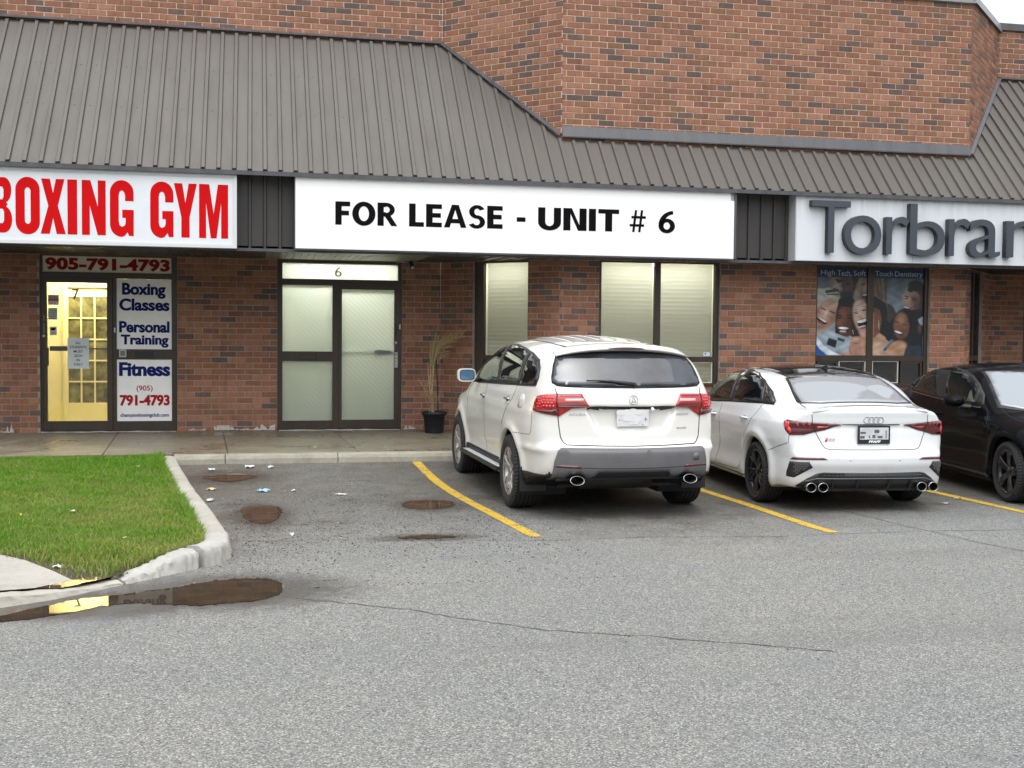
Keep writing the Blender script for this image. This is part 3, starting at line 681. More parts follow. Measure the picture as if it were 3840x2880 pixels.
def brick_mesh(w, h):
    key = (round(w, 3), round(h, 3))
    if key not in mesh_cache:
        b = MB(); e = .003; w2, h2 = w/2, h/2
        P = [(-w2, .05, -h2), (w2, .05, -h2), (w2, .05, h2), (-w2, .05, h2), (-w2, e, -h2), (w2, e, -h2), (w2, e, h2), (-w2, e, h2), (-w2+e, 0, -h2+e), (w2-e, 0, -h2+e), (w2-e, 0, h2-e), (-w2+e, 0, h2-e)]
        b.raw(P, [(8, 9, 10, 11), (4, 5, 9, 8), (5, 6, 10, 9), (6, 7, 11, 10), (7, 4, 8, 11), (0, 1, 5, 4), (1, 2, 6, 5), (2, 3, 7, 6), (3, 0, 4, 7)])
        mesh_cache[key] = b.mesh('brick', M['brick'])
    return mesh_cache[key]
for ar, wi, a, c, z0, z1 in single:
    core, W = wall_parts[wi]
    o = link('brick', brick_mesh(c-a, z1-z0), core); o.location = ((a+c)/2, random.uniform(-.0015, .0015), (z0+z1)/2)
for wi, (core, W) in enumerate(wall_parts):
    b = MB()
    for ar, w_, a, c, z0, z1 in rest:
        if w_ != wi: continue
        e = .003; y0 = random.uniform(-.0015, .0015); rv = random.random()
        P = [(a, e+y0, z0), (c, e+y0, z0), (c, e+y0, z1), (a, e+y0, z1), (a+e, y0, z0+e), (c-e, y0, z0+e), (c-e, y0, z1-e), (a+e, y0, z1-e), (a, .03, z0), (c, .03, z0), (c, .03, z1), (a, .03, z1)]
        b.raw(P, [(4, 5, 6, 7), (0, 1, 5, 4), (1, 2, 6, 5), (2, 3, 7, 6), (3, 0, 4, 7), (8, 9, 1, 0), (9, 10, 2, 1), (10, 11, 3, 2), (11, 8, 0, 3)], 0, rv)
    if b.f:
        o = b.build('bricks', M['brick'], core, attr=True); o['kind'] = 'stuff'

def wl(o, W): wplace(o, W.ox, W.oy, W.ang); return o
# parapet caps
M['cap'] = mat_metal('cap_metal', (.26, .28, .30), .3, .1)
for W, zz, m in ((W1, 7.06, 'cap'), (W2, 7.06, 'cap'), (W3, 7.0, 'cap'), (W4, 7.03, 'cap'), (W5, 7.07, 'roofdark')):
    b = MB(); b.box(-.03, W.L+.03, -.035, .3, zz, zz+.10); b.box(-.03, W.L+.03, -.045, -.035, zz-.02, zz+.02); wl(b.build('parapet_cap', M[m], bld), W)

# white render splashes low on the brick
M['efflo'] = simple('lime_splash', (.48, .47, .44), .9, 30, .2)
def splash(x0, x1, z0, z1, seed):
    r = random.Random(seed); pts = []
    n = 14
    for i in range(n+1): pts.append((x0+(x1-x0)*i/n, -.006, z0+r.uniform(0, .008)))
    for i in range(n, -1, -1): pts.append((x0+(x1-x0)*i/n, -.006, z0+.012+(z1-z0)*max(0, r.random()**2.2)))
    tri = geometry.tessellate_polygon([[Vector((p[0], p[2], 0)) for p in pts]])
    b = MB(); b.raw(pts, tri); return b
for x0, x1, z0, z1, s in ((-3.6, -3.42, .25, .36, 1), (-.98, -.72, .26, .29, 2), (-.60, -.30, .262, .345, 3), (-.02, .30, .256, .36, 4), (-.3, -.02, .258, .285, 5), (2.25, 2.45, .25, .33, 6), (-3.05, -1.15, .246, .256, 8), (.36, 2.2, .246, .258, 9)):
    o = splash(x0, x1, z0, z1, s).build('lime_splash', M['efflo'], bld); o.location = Vector((0, D, 0))-BO
b = MB(); b.box(-.56, -.37, -.009, .0, .265, .335); o = b.build('lime_splash', M['efflo'], bld); o.location = Vector((0, D, 0))-BO

# ---------------------------------------------------------------- canopy roof
EY, EZ, SL = 15.97, 3.87, 1.06
def rz(y): return EZ+SL*(y-EY)
canopy = MB()
def rp(x, y, o=0.): return Vector((x, y, rz(y)))+Vector((0, -SL, 1)).normalized()*o
outl = [(-7, EY), (20, EY), (20, D), (XD, D), (XC, YB), (XB, YB), (XA, D), (-7, D)]
tri = geometry.tessellate_polygon([[Vector((x, y, 0)) for x, y in outl]])
canopy.raw([rp(*p)-BO for p in outl], tri)
deck = canopy.build('canopy_roof', M['roof'], bld)
def ytop(x):
    if x < XA: return D
    if x < XB: return D-(x-XA)
    if x < XC: return YB
    if x < XD: return YB+(x-XC)
    return D
rib_cache = {}
def rib_mesh(L, mat, name='rib', w=.064, wt=.042, h=.030):
    key = (round(L, 2), mat, w)
    if key not in rib_cache:
        b = MB(); pr = [(-w/2, 0, 0), (-wt/2, 0, h), (wt/2, 0, h), (w/2, 0, 0)]
        A = [(p[0], 0, p[2]) for p in pr]; B = [(p[0], L, p[2]) for p in pr]
        b.raw(A+B, [(0, 1, 2, 3), (7, 6, 5, 4), (0, 4, 5, 1), (1, 5, 6, 2), (2, 6, 7, 3)])
        rib_cache[key] = b.mesh(name, M[mat])
    return rib_cache[key]
sl_ang = math.atan(SL)
x = -3.056-.1994*14
while x < 16:
    y1 = ytop(x); L = (y1-.03-EY)/math.cos(sl_ang)
    if x > -5.5:
        o = link('rib', rib_mesh(L, 'roof'), deck); p = rp(x, EY+.004)-BO; o.location = p; o.rotation_euler = (sl_ang, 0, 0)
    x += .1994
# screws
sb = MB()
x = -3.056+.06
k = 0
while x < 12.8:
    for fr in ((.68, .39) if True else ()):
        y = EY+(fr*2.2)
        if y < ytop(x)-.08 and k % 3 != 2:
            p = rp(x+.03, y, .003)-BO; nrm = Vector((0, -SL, 1)).normalized(); t1 = Vector((1, 0, 0)); t2 = nrm.cross(t1)
            ring = [p+(t1*math.cos(a)+t2*math.sin(a))*.007 for a in [i*math.pi/3 for i in range(6)]]
            sb.poly([q+nrm*.004 for q in ring])
            for i in range(6): sb.poly([ring[i], ring[(i+1) % 6], ring[(i+1) % 6]+nrm*.004, ring[i]+nrm*.004])
    x += .1994; k += 1
o = sb.build('screws', M['roofdark'], deck); o['kind'] = 'stuff'
# eave edge trim
b = MB(); b.box(-7, 20, EY-.030, EY+.005, EZ-.060, EZ-.006); b.box(-7, 20, EY-.036, EY-.030, EZ-.060, EZ-.035)
o = b.build('eave_trim', M['roofdark'], bld); o.location = -BO
# flashings at the wall
b = MB()
def flash(W, pts, h, out=.035):
    """strip up the wall along points (u,z) with a small outward lip"""
    for (u0, z0), (u1, z1) in zip(pts[:-1], pts[1:]):
        P = [W.w(u0, -.012, z0), W.w(u1, -.012, z1), W.w(u1, -.012, z1+h), W.w(u0, -.012, z0+h), W.w(u0, -out-.012, z0-.004), W.w(u1, -out-.012, z1-.004), W.w(u0, -out-.012, z0+.014), W.w(u1, -out-.012, z1+.014), W.w(u0, .01, z0+h), W.w(u1, .01, z1+h)]
        P = [Vector(p)-BO for p in P]; b.raw(P, [(6, 7, 2, 3), (4, 5, 7, 6), (3, 2, 9, 8), (0, 1, 5, 4)])
zt = rz(D)+.02; zb_ = rz(YB)+.015
for W_, p_ in ((W1, [(0, zt), (W1.L, zt)]), (W2, [(0, zt), (W2.L, zb_+.03)]), (W4, [(0, zb_+.03), (W4.L, zt)]), (W5, [(0, zt), (W5.L, zt)])):
    b = MB(); flash(W_, p_, .045, .05); b.build('flashing', M['roofdark'], bld)
b = MB(); flash(W3, [(0, zb_+.02), (W3.L, zb_+.02)], .16, .045); o = b.build('flashing', M['roofdark'], bld); o['label'] = 'tall dark flashing under the bay wall'

# fascia with vertical ribs, bottom trim, soffit
FY = 16.24
b = MB(); b.box(-7, 20, FY, FY+.03, 2.86, EZ+.20); fas = b.build('fascia', M['fascia'], bld); fas.location = -BO
x = -3.056-.1994*14
while x < 13.5:
    if x > -4.2:
        o = link('rib', rib_mesh(1.0, 'fascia', 'rib', .05, .03, .03), fas); o.rotation_euler = (math.pi/2, 0, 0); o.location = (x, FY, 2.87)
    x += .1994
b = MB(); b.box(-7, 20, FY-.09, FY+.03, 2.835, 2.865); b.box(-7, 20, FY-.095, FY-.09, 2.825, 2.865); o = b.build('fascia_trim', M['roofdark'], bld); o.location = -BO
b = MB(); b.box(-7, 20, FY, D+.2, 2.868, 2.90); sof = b.build('soffit', M['fascia'], bld); sof.location = -BO
pm = MB(); pm.box(-.046, .046, 0, 1.90, 0, .012); pm = pm.mesh('soffit_panel', M['fascia'])
x = -3.6
M['soffit_reflection'] = simple('soffit_reflection', (.20, .22, .17), .45, 5, .4)  # greenish reflection painted into the soffit panels above the frosted door
pm2 = pm.copy(); pm2.materials[0] = M['soffit_reflection']
while x < 12.4:
    o = link('soffit_panel', pm2 if .2 < x < 2.5 else pm, sof); o.location = (x, FY+.01, 2.855); x += .10 if x < 3.2 else .2

# ---------------------------------------------------------------- joinery
def lbox(W, name, boxes, mat, parent=None, smooth=False):
    """boxes in wall space (u0,u1,d0,d1,z0,z1); d>0 goes into the wall"""
    b = MB()
    for q in boxes: b.box(*q)
    o = b.build(name, mat, parent or bld)
    if parent is None: wl(o, W)
    return o
def jamb(W, u0, u1, z0, z1, par):
    return lbox(W, 'jamb', [(u0-.001, u0+.012, -.002, .16, z0, z1), (u1-.012, u1+.001, -.002, .16, z0, z1), (u0, u1, -.002, .16, z1-.012, z1)], M['frame'], par)
ts = NT('blind_slat'); tsl = ts.n('BsdfTranslucent'); tsl.inputs[0].default_value = (.72, .72, .64, 1); tsd = ts.bsdf((.80, .80, .74), .5); tsm = ts.n('MixShader'); tsm.inputs[0].default_value = .5
ts.l(tsd.outputs[0], tsm.inputs[1]); ts.l(tsl.outputs[0], tsm.inputs[2]); ts.l(tsm.outputs[0], ts.out.inputs[0]); M['slat'] = ts.m; M['officelamp'] = mat_emit('office_lamp', (1., 1., .93), 5.)
M['room6'] = simple('room_paint', (.74, .74, .60), .8)
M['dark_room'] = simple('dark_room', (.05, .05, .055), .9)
M['trimw'] = simple('white_trim', (.60, .60, .58), .5)
RD = .10
def window(W, u0, u1, cols, z0, zr0, zr1, z1, lower, name='window', slats=True, room=True, label=None):
    """frame with mullions; cols = pane intervals"""
    fr = [(u0, cols[0][0], RD-.045, RD+.03, z0, z1)]
    for i in range(len(cols)-1): fr.append((cols[i][1], cols[i+1][0], RD-.04, RD+.03, z0, z1))
    fr.append((cols[-1][1], u1, RD-.045, RD+.03, z0, z1))
    for a, c in cols:
        fr += [(a, c, RD-.04, RD+.03, zr0, zr1), (a, c, RD-.04, RD+.03, z1-.035, z1), (a, c, RD-.04, RD+.03, z0, z0+.05)]
    w = lbox(W, name, fr, M['frame'])
    if label: w['label'] = label
    lbox(W, 'sill', [(u0-.0, u1+.0, -.02, RD-.045, z0, z0+.035)], M['frame'], w)
    for a, c in cols: lbox(W, 'pane', [(a, c, RD-.010, RD-.004, zr1, z1-.035)], M['glass'], w)
    for a, c, wt in lower:
        lbox(W, 'pane', [(a+.02, c-.02, RD-.010, RD-.004, z0+.07, zr0-.02)], M['glass'], w)
        t = .012 if wt else .03
        lbox(W, 'sash', [(a, c, RD-.03, RD+.02, zr0-t, zr0), (a, c, RD-.03, RD+.02, z0+.05, z0+.05+t), (a, a+t, RD-.03, RD+.02, z0+.05+t, zr0-t), (c-t, c, RD-.03, RD+.02, z0+.05+t, zr0-t)], M['trimw'] if wt else M['frame'], w)
    if slats:
        for a, c in cols:
            L = c-a+.02; key = 'slat%.3f' % L
            if key not in mesh_cache:
                b = MB(); n = 5; prof = []
                for i in range(n+1):
                    t = i/n-.5; prof.append((t*.060*math.sin(math.radians(20))+.004*(1-4*t*t)*-1, t*.067*math.cos(math.radians(14))))
                A = [(-L/2, p[0], p[1]) for p in prof]; B = [(L/2, p[0], p[1]) for p in prof]
                b.raw(A+B, [(i, n+1+i, n+2+i, i+1) for i in range(n)]); mesh_cache[key] = b.mesh('slat', M['slat'], smooth=True)
            z = z1-.06
            while z > z0+.08:
                o = link('slat', mesh_cache[key], w); o.location = ((a+c)/2, RD+.10, z); o.rotation_euler = (random.uniform(-.03, .03), random.uniform(-.003, .003), 0); z -= .0625
    if room and slats:
        lbox(W, 'room', [(u0-.1, u1+.1, RD+.62, RD+.64, z0-.1, z1+.1), (u0-.12, u0-.1, RD+.07, RD+.62, z0-.1, z1+.1), (u1+.1, u1+.12, RD+.07, RD+.62, z0-.1, z1+.1), (u0-.1, u1+.1, RD+.07, RD+.62, z0-.12, z0-.1), (u0-.1, u1+.1, RD+.07, RD+.62, z1-.012, z1-.004)], M['room6'], w)
        lbox(W, 'ceiling_lamp', [(u0+.1, u1-.1, RD+.30, RD+.55, z1-.05, z1-.02)], M['officelamp'], w)
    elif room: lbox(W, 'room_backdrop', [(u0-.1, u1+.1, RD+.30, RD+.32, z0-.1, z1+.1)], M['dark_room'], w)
    return w
window(W2, .613, 1.60, [(.770, 1.572)], .985, 1.36, 1.425, 2.86, [(.80, 1.16, False), (1.18, 1.55, False)], label='blind-covered window in the slanted wall')
w_b = window(W3, .596, 2.493, [(.646, 1.478), (1.570, 2.430)], .985, 1.352, 1.43, 2.86, [(.66, 1.04, False), (1.06, 1.46, False), (1.59, 2.00, False), (2.045, 2.41, True)], label='wide blind-covered window left of the bay')
w_c = window(W3, 8.425-XB, 10.365-XB, [(4.11, 4.962), (5.065, 5.945)], .985, 1.378, 1.462, 2.86, [(4.13, 4.48, False), (4.50, 4.955, True), (5.07, 5.52, True), (5.56, 5.93, False)], slats=False, label='wide window carrying the dental poster')
window(W4, .38, 1.36, [(.40, .86), (.95, 1.32)], .985, 1.378, 1.462, 2.86, [], slats=False, label='narrow window in the right slanted wall')
lbox(W3, 'alarm_sticker', [(2.27, 2.375, RD-.014, RD-.011, 1.445, 1.50)], simple('sticker', (.6, .68, .75), .5), w_b)
b = MB(); b.poly([(2.285, RD-.0155, 1.49), (2.305, RD-.0155, 1.458), (2.325, RD-.0155, 1.49)]); b.build('sticker_mark', simple('sticker_blue', (.03, .12, .4), .5), w_b)

# text -----------------------------------------------------------
def text_mesh(txt, weight=0., extr=0., shear=0., spacing=1.):
    cu = bpy.data.curves.new('txt', 'FONT'); cu.body = txt; cu.size = 1; cu.offset = weight; cu.extrude = extr; cu.shear = shear; cu.space_character = spacing; cu.resolution_u = 6
    cu.align_x = 'LEFT'; o = bpy.data.objects.new('txt', cu); COL.objects.link(o)
    dg = bpy.context.evaluated_depsgraph_get(); me = bpy.data.meshes.new_from_object(o.evaluated_get(dg)); bpy.data.objects.remove(o); bpy.data.curves.remove(cu)
    return me
def text_fit(name, txt, x0, x1, z0, z1, y, mat, parent=None, weight=0., depth=0., skewz=0., shear=0., spacing=1.):
    """lettering in the x-z plane facing -y, fitted to a box; skewz = rise per metre"""
    me = text_mesh(txt, weight, .5 if depth else 0., shear, spacing); n = len(me.vertices); co = np.empty(n*3, np.float32); me.vertices.foreach_get('co', co); co = co.reshape(-1, 3)
    mn, mx = co.min(0), co.max(0); X = x0+(co[:, 0]-mn[0])/(mx[0]-mn[0])*(x1-x0); Z = z0+(co[:, 1]-mn[1])/(mx[1]-mn[1])*(z1-z0)+skewz*(X-x0)
    Y = np.full(n, y) if not depth else y+depth/2-(co[:, 2])*depth
    me.vertices.foreach_set('co', np.c_[X, Y, Z].astype(np.float32).ravel()); me.materials.clear(); me.materials.append(mat); me.update()
    o = link(name, me, parent)
    return o
def fatten(o, dx, dz):
    me = o.data; n = len(me.vertices); co = np.empty(n*3, np.float32); me.vertices.foreach_get('co', co); co = co.reshape(-1, 3); F = [tuple(p.vertices) for p in me.polygons]; V = []; G = []
    for k, (a, c) in enumerate(((0, 0), (-1, 0), (1, 0), (0, 1), (0, -1), (-.7, .7), (.7, .7), (.7, -.7), (-.7, -.7))):
        V.append(co+np.array([a*dx, -.0003*k, c*dz])); G += [tuple(i+k*n for i in f) for f in F]
    m2 = bpy.data.meshes.new(me.name); m2.from_pydata([tuple(map(float, v)) for v in np.concatenate(V)], [], G); m2.materials.append(me.materials[0]); o.data = m2; return o
def wtext(W, name, txt, u0, u1, z0, z1, d, mat, parent, **k): return text_fit(name, txt, u0, u1, z0, z1, d, mat, parent, **k)

M['txt_black'] = simple('print_black', (.004, .004, .005), .6, **{'Specular IOR Level': .06})
M['txt_blue'] = simple('print_blue', (.012, .022, .14), .6, **{'Specular IOR Level': .06})
M['txt_red'] = simple('print_red', (.40, .018, .022), .6, **{'Specular IOR Level': .06})
M['txt_dred'] = simple('print_dark_red', (.25, .012, .016), .6, **{'Specular IOR Level': .06})
M['txt_grey'] = simple('print_grey', (.25, .25, .22), .5)
M['panel_white'] = simple('panel_white', (.90, .90, .89), .45, 4, .04)
M['panel_cream'] = simple('panel_cream', (.66, .62, .50), .45, 3, .08)

# ---- unit 7 entrance (wall space of W1, u = x+7, set back RD)
def U(x): return x*1.0055+7.0
fw = []
ZB = .247
fw += [(-3.059+7, U(-3.005), RD-.05, RD+.04, ZB, 2.86), (U(-1.205), -1.13+7, RD-.05, RD+.04, ZB, 2.86), (U(-3.005), U(-1.205), RD-.05, RD+.04, 2.832, 2.86), (U(-3.005), U(-1.205), RD-.05, RD+.04, 2.515, 2.598),
       (U(-2.036), U(-1.985), RD-.05, RD+.04, ZB, 2.515), (U(-1.985), U(-1.205), RD-.045, RD+.035, ZB, .405), (U(-1.985), U(-1.205), RD-.045, RD+.035, 1.322, 1.474), (U(-3.005), U(-2.036), RD-.04, RD+.03, ZB, .262), (U(-3.006), U(-2.955), RD-.008, RD+.035, .262, 2.515), (U(-2.11), U(-2.035), RD-.008, RD+.035, .262, 2.515), (U(-2.955), U(-2.11), RD-.008, RD+.035, 2.45, 2.515), (U(-2.955), U(-2.11), RD-.008, RD+.035, .262, .40)]
ent7 = lbox(W1, 'entrance_frame', fw, M['frame']); ent7['label'] = 'bronze storefront frame of unit 7'
leaf7 = lbox(W1, 'door', [(U(-3.0), U(-2.948), RD-.055, RD-.01, .27, 2.51), (U(-2.12), U(-2.042), RD-.055, RD-.01, .27, 2.51), (U(-2.948), U(-2.12), RD-.055, RD-.01, .27, .412), (U(-2.948), U(-2.12), RD-.055, RD-.01, 2.443, 2.51)], M['frame']); leaf7['label'] = 'glass door with a lit yellow lobby behind'
lbox(W1, 'door_glass', [(U(-2.948), U(-2.12), RD-.035, RD-.029, .412, 2.443)], M['glass'], leaf7)
lbox(W1, 'push_bar', [(U(-2.919), U(-2.68), RD-.022, RD+.01, 1.441, 1.513), (U(-2.68), U(-2.12), RD-.018, RD-.002, 1.466, 1.486)], M['black'], leaf7)
lbox(W1, 'pull_handle', [(U(-2.998), U(-2.925), RD-.10, RD-.055, 1.227, 1.49)], M['frame'], leaf7)
b = MB(); b.lathe([(0, -.012), (.018, -.012), (.021, -.004), (.021, .006)], 16, axis='x'); o = b.build('lock', M['alu'], leaf7, True); o.rotation_euler = (0, 0, math.pi/2); o.location = (U(-2.992), RD-.062, 1.66)
lbox(W1, 'keypad', [(U(-2.998), U(-2.975), RD-.07, RD-.055, 1.70, 1.85), (U(-2.998), U(-2.975), RD-.075, RD-.055, 1.88, 1.965)], simple('keypad_grey', (.12, .15, .15), .4), leaf7)
lbox(W1, 'mail_slot', [(U(-1.728), U(-1.458), RD-.055, RD-.045, 1.347, 1.446)], M['black'], ent7)
kp = lbox(W1, 'intercom', [(U(-1.95), U(-1.85), RD-.065, RD-.045, 1.356, 1.47)], M['alu'], ent7); lbox(W1, 'button_panel', [(U(-1.932), U(-1.868), RD-.069, RD-.065, 1.375, 1.452)], simple('btn', (.16, .17, .17), .4), ent7)
lbox(W1, 'door_contact', [(U(-2.02), U(-2.0), RD-.062, RD-.05, 1.72, 1.79)], M['trimw'], ent7)
# lobby box
M['lobby'] = simple('lobby_paint', (.84, .77, .48), .7, 3, .05); M['lobby_in'] = simple('inner_dark', (.17, .16, .07), .35, 9, .7)
lx0, lx1, ly = -3.25, -.95, D+1.15
def wbox(name, boxes, mat, parent):
    b = MB()
    for q in boxes: b.box(*q)
    o = b.build(name, mat, parent)
    if parent is bld: o.location = -BO
    return o
lob = wbox('lobby', [(lx0-.05, lx0, D+.17, ly, .2, 2.95), (lx1, lx1+.05, D+.17, ly, .2, 2.95), (lx0-.05, lx1+.05, ly, ly+.05, .2, 2.95), (lx0, lx1, D+.17, ly, 2.80, 2.84), (lx0, lx1, D+.17, ly, .2, .25)], M['lobby'], bld)
wbox('lobby_light', [(-2.9, -2.2, D+.45, D+.85, 2.77, 2.795)], mat_emit('lamp_warm', (1., .90, .58), 20.), lob)
fy = ly-.03; k_ = (ly)/D
gx0, gx1 = -2.66*k_, -2.13*k_+.02
frd = wbox('inner_door', [(-2.83, gx0, fy, fy+.02, .25, 2.27), (gx0, -1.9, fy, fy+.02, .25, .62), (gx0, -1.9, fy, fy+.02, 2.27, 2.31), (-2.83, -1.9, fy-.02, fy+.02, 2.42, 2.56), (-2.90, -2.83, fy-.025, fy+.02, .25, 2.56)], M['lobby'], lob)
for i, xx in enumerate((gx0+.19, gx0+.39, gx0+.59)): wbox('muntin', [(xx-.012, xx+.012, fy-.006, fy+.02, .62, 2.27)], M['lobby'], frd)
for zz in (.95, 1.28, 1.61, 1.94): wbox('muntin', [(gx0, -1.9, fy-.005, fy+.02, zz-.012, zz+.012)], M['lobby'], frd)
for i in range(4):
    for j, (za, zc) in enumerate(((.62, .95), (.95, 1.28), (1.28, 1.61), (1.61, 1.94), (1.94, 2.27))):
        wbox('pane', [(gx0+[0, .19, .39, .59][i], gx0+[.19, .39, .59, .75][i], fy+.012, fy+.016, za, zc)], M['lobby_in'], frd)
b = MB(); b.lathe([(0, -.03), (.02, -.028), (.027, -.015), (.02, -.002), (.01, .0), (.01, .03)], 16, axis='x'); o = b.build('knob', M['alu'], frd, True); o.rotation_euler = (0, 0, math.pi/2); o.location = (-2.74, fy-.03, 1.31)

# ---- unit 6 entrance
M['frost'] = mat_frosted()
def ux(x): return x*1.0055+7.0
f6 = [(7.333, ux(.409), RD-.05, RD+.04, ZB, 2.86), (ux(2.161), 9.229, RD-.05, RD+.04, ZB, 2.86), (ux(.409), ux(2.161), RD-.05, RD+.04, 2.806, 2.86), (ux(.409), ux(2.161), RD-.05, RD+.04, 2.49, 2.564),
      (ux(1.16), ux(1.25), RD-.05, RD+.04, ZB, 2.49), (ux(.409), ux(1.16), RD-.045, RD+.035, ZB, .394), (ux(.409), ux(1.16), RD-.045, RD+.035, 1.309, 1.457), (ux(.409), ux(1.16), RD-.045, RD+.035, 2.47, 2.49), (ux(1.25), ux(2.161), RD-.04, RD+.03, ZB, .262), (ux(1.25), ux(1.296), RD-.008, RD+.035, .262, 2.49), (ux(2.108), ux(2.161), RD-.008, RD+.035, .262, 2.49), (ux(1.296), ux(2.108), RD-.008, RD+.035, 2.42, 2.49), (ux(1.296), ux(2.108), RD-.008, RD+.035, .262, .40)]
ent6 = lbox(W1, 'entrance_frame', f6, M['frame']); ent6['label'] = 'bronze storefront frame of unit 6'
for nm, q in (('pane', (ux(.409), ux(2.161), 2.564, 2.806)), ('pane', (ux(.409), ux(1.16), 1.457, 2.47)), ('pane', (ux(.409), ux(1.16), .394, 1.309))):
    lbox(W1, nm, [(q[0], q[1], RD-.01, RD-.006, q[2], q[3])], M['frost'], ent6)
lbox(W1, 'mail_slot', [(ux(.651), ux(.926), RD-.056, RD-.045, 1.33, 1.411)], M['black'], ent6)
lbox(W1, 'mail_flap', [(ux(.665), ux(.912), RD-.060, RD-.056, 1.342, 1.40)], M['frame'], ent6)
leaf6 = lbox(W1, 'door', [(ux(1.252), ux(1.302), RD-.055, RD-.01, .272, 2.487), (ux(2.103), ux(2.158), RD-.055, RD-.01, .272, 2.487), (ux(1.302), ux(2.103), RD-.055, RD-.01, .272, .405), (ux(1.302), ux(2.103), RD-.055, RD-.01, 2.415, 2.487)], M['frame']); leaf6['label'] = 'door with frosted woven-pattern film'
lbox(W1, 'door_glass', [(ux(1.302), ux(2.103), RD-.034, RD-.030, .405, 2.415)], M['frost'], leaf6)
lbox(W1, 'push_bar', [(ux(1.31), ux(2.1), RD-.022, RD-.012, 1.442, 1.462), (ux(1.80), ux(2.057), RD-.026, RD-.0, 1.418, 1.488)], simple('bar_grey', (.20, .27, .27), .5), leaf6)
pp = lbox(W1, 'pull_handle', [(ux(2.106), ux(2.152), RD-.105, RD-.095, 1.215, 1.45), (ux(2.120), ux(2.14), RD-.095, RD-.055, 1.23, 1.26), (ux(2.120), ux(2.14), RD-.095, RD-.055, 1.40, 1.43)], M['alu'], leaf6)
for i, ch in enumerate('PULL'):
    text_fit('letter', ch, ux(2.117), ux(2.141), 1.40-i*.052, 1.432-i*.052, RD-.107, M['txt_black'], pp, weight=.01)
b = MB(); b.lathe([(0, -.012), (.018, -.012), (.021, -.004), (.021, .006)], 16, axis='x'); o = b.build('lock', M['alu'], leaf6, True); o.rotation_euler = (0, 0, math.pi/2); o.location = (ux(2.131), RD-.062, 1.60)
lbox(W1, 'keypad', [(ux(2.118), ux(2.144), RD-.07, RD-.055, 1.70, 1.87)], M['black'], leaf6)
lbox(W1, 'door_contact', [(ux(2.178), ux(2.202), RD-.062, RD-.05, 1.81, 1.885)], M['trimw'], ent6)
wtext(W1, 'number', '6', ux(1.196), ux(1.302), 2.607, 2.757, RD-.013, simple('gold_vinyl', (.16, .15, .03), .5), ent6, weight=.004)
# lit room behind the frosted glass
r6 = wbox('room', [(.05, .1, D+.17, D+1.6, .2, 3.0), (2.6, 2.65, D+.17, D+1.6, .2, 3.0), (.05, 2.65, D+1.6, D+1.65, .2, 3.0), (.1, 2.6, D+.17, D+1.6, 2.98, 3.0)], M['room6'], bld)
wbox('room_light', [(.5, 2.1, D+.45, D+.75, 2.90, 2.93)], mat_emit('lamp_room', (1., 1., .93), 30.0), r6)

# right-hand shop door beyond the bay (barely in frame)
lbox(W5, 'entrance_frame', [(.62, .68, RD-.05, RD+.04, ZB, 2.86), (.68, 2.24, RD-.05, RD+.04, 2.5, 2.6), (2.24, 2.3, RD-.05, RD+.04, ZB, 2.86), (.68, 2.24, RD-.02, RD, ZB, 2.5)], M['frame'])

# ================================================================ SIGNS
# boxing gym light box
s1 = empty('light_box_sign', (-3, 16, 2.84)); setp(s1, 'white light box sign reading BOXING GYM in red letters', 'sign')
def at(o, root): o.location = -Vector(root.location); return o
SY = 15.98
b = MB(); b.box(-6.5, -.232, SY+.03, FY-.005, 2.845, 3.815); at(b.build('cabinet', M['alu'], s1), s1)
b = MB(); b.box(-6.44, -.285, SY+.015, SY+.03, 2.895, 3.765); at(b.build('face', simple('acrylic_white', (.74, .78, .82), .25, 2, .05), s1), s1)
b = MB()
for x0, x1, z0, z1 in ((-6.5, -.232, 3.775, 3.815), (-6.5, -.232, 2.845, 2.885), (-.272, -.232, 2.885, 3.775), (-6.5, -6.46, 2.885, 3.775)):
    b.box(x0, x1, SY, SY+.031, z0, z1)
for x0, x1, z0, z1 in ((-6.46, -.272, 3.762, 3.775), (-6.46, -.272, 2.885, 2.898), (-.285, -.272, 2.898, 3.762)):
    b.box(x0, x1, SY+.008, SY+.031, z0, z1)
at(b.build('frame', simple('white_frame', (.66, .68, .70), .4), s1), s1)
M['red'] = simple('sign_red', (.60, .006, .008), .6, **{'Specular IOR Level': .06})
k2 = lambda zx: ((zx/1.728-1920)/F_PX)
def sx_(zx, zy=1330, Y=SY+.012):      # metres along the sign for a measured letter edge
    u, v = zx/1.728, zy/1.728; d = R_*((u-1920)/F_PX)-U_*((v-1440)/F_PX)+F_; return d.x*Y/d.y
def glyph_ring(b, x0, x1, z0, z1, t, tb, y, gapfrom=None):
    pass
LET = {'B': (-60, 78), 'O': (100, 258), 'X': (262, 425), 'I': (437, 500), 'N': (530, 685), 'G': (712, 866), 'G2': (973, 1124), 'Y': (1127, 1276), 'M': (1290, 1478)}
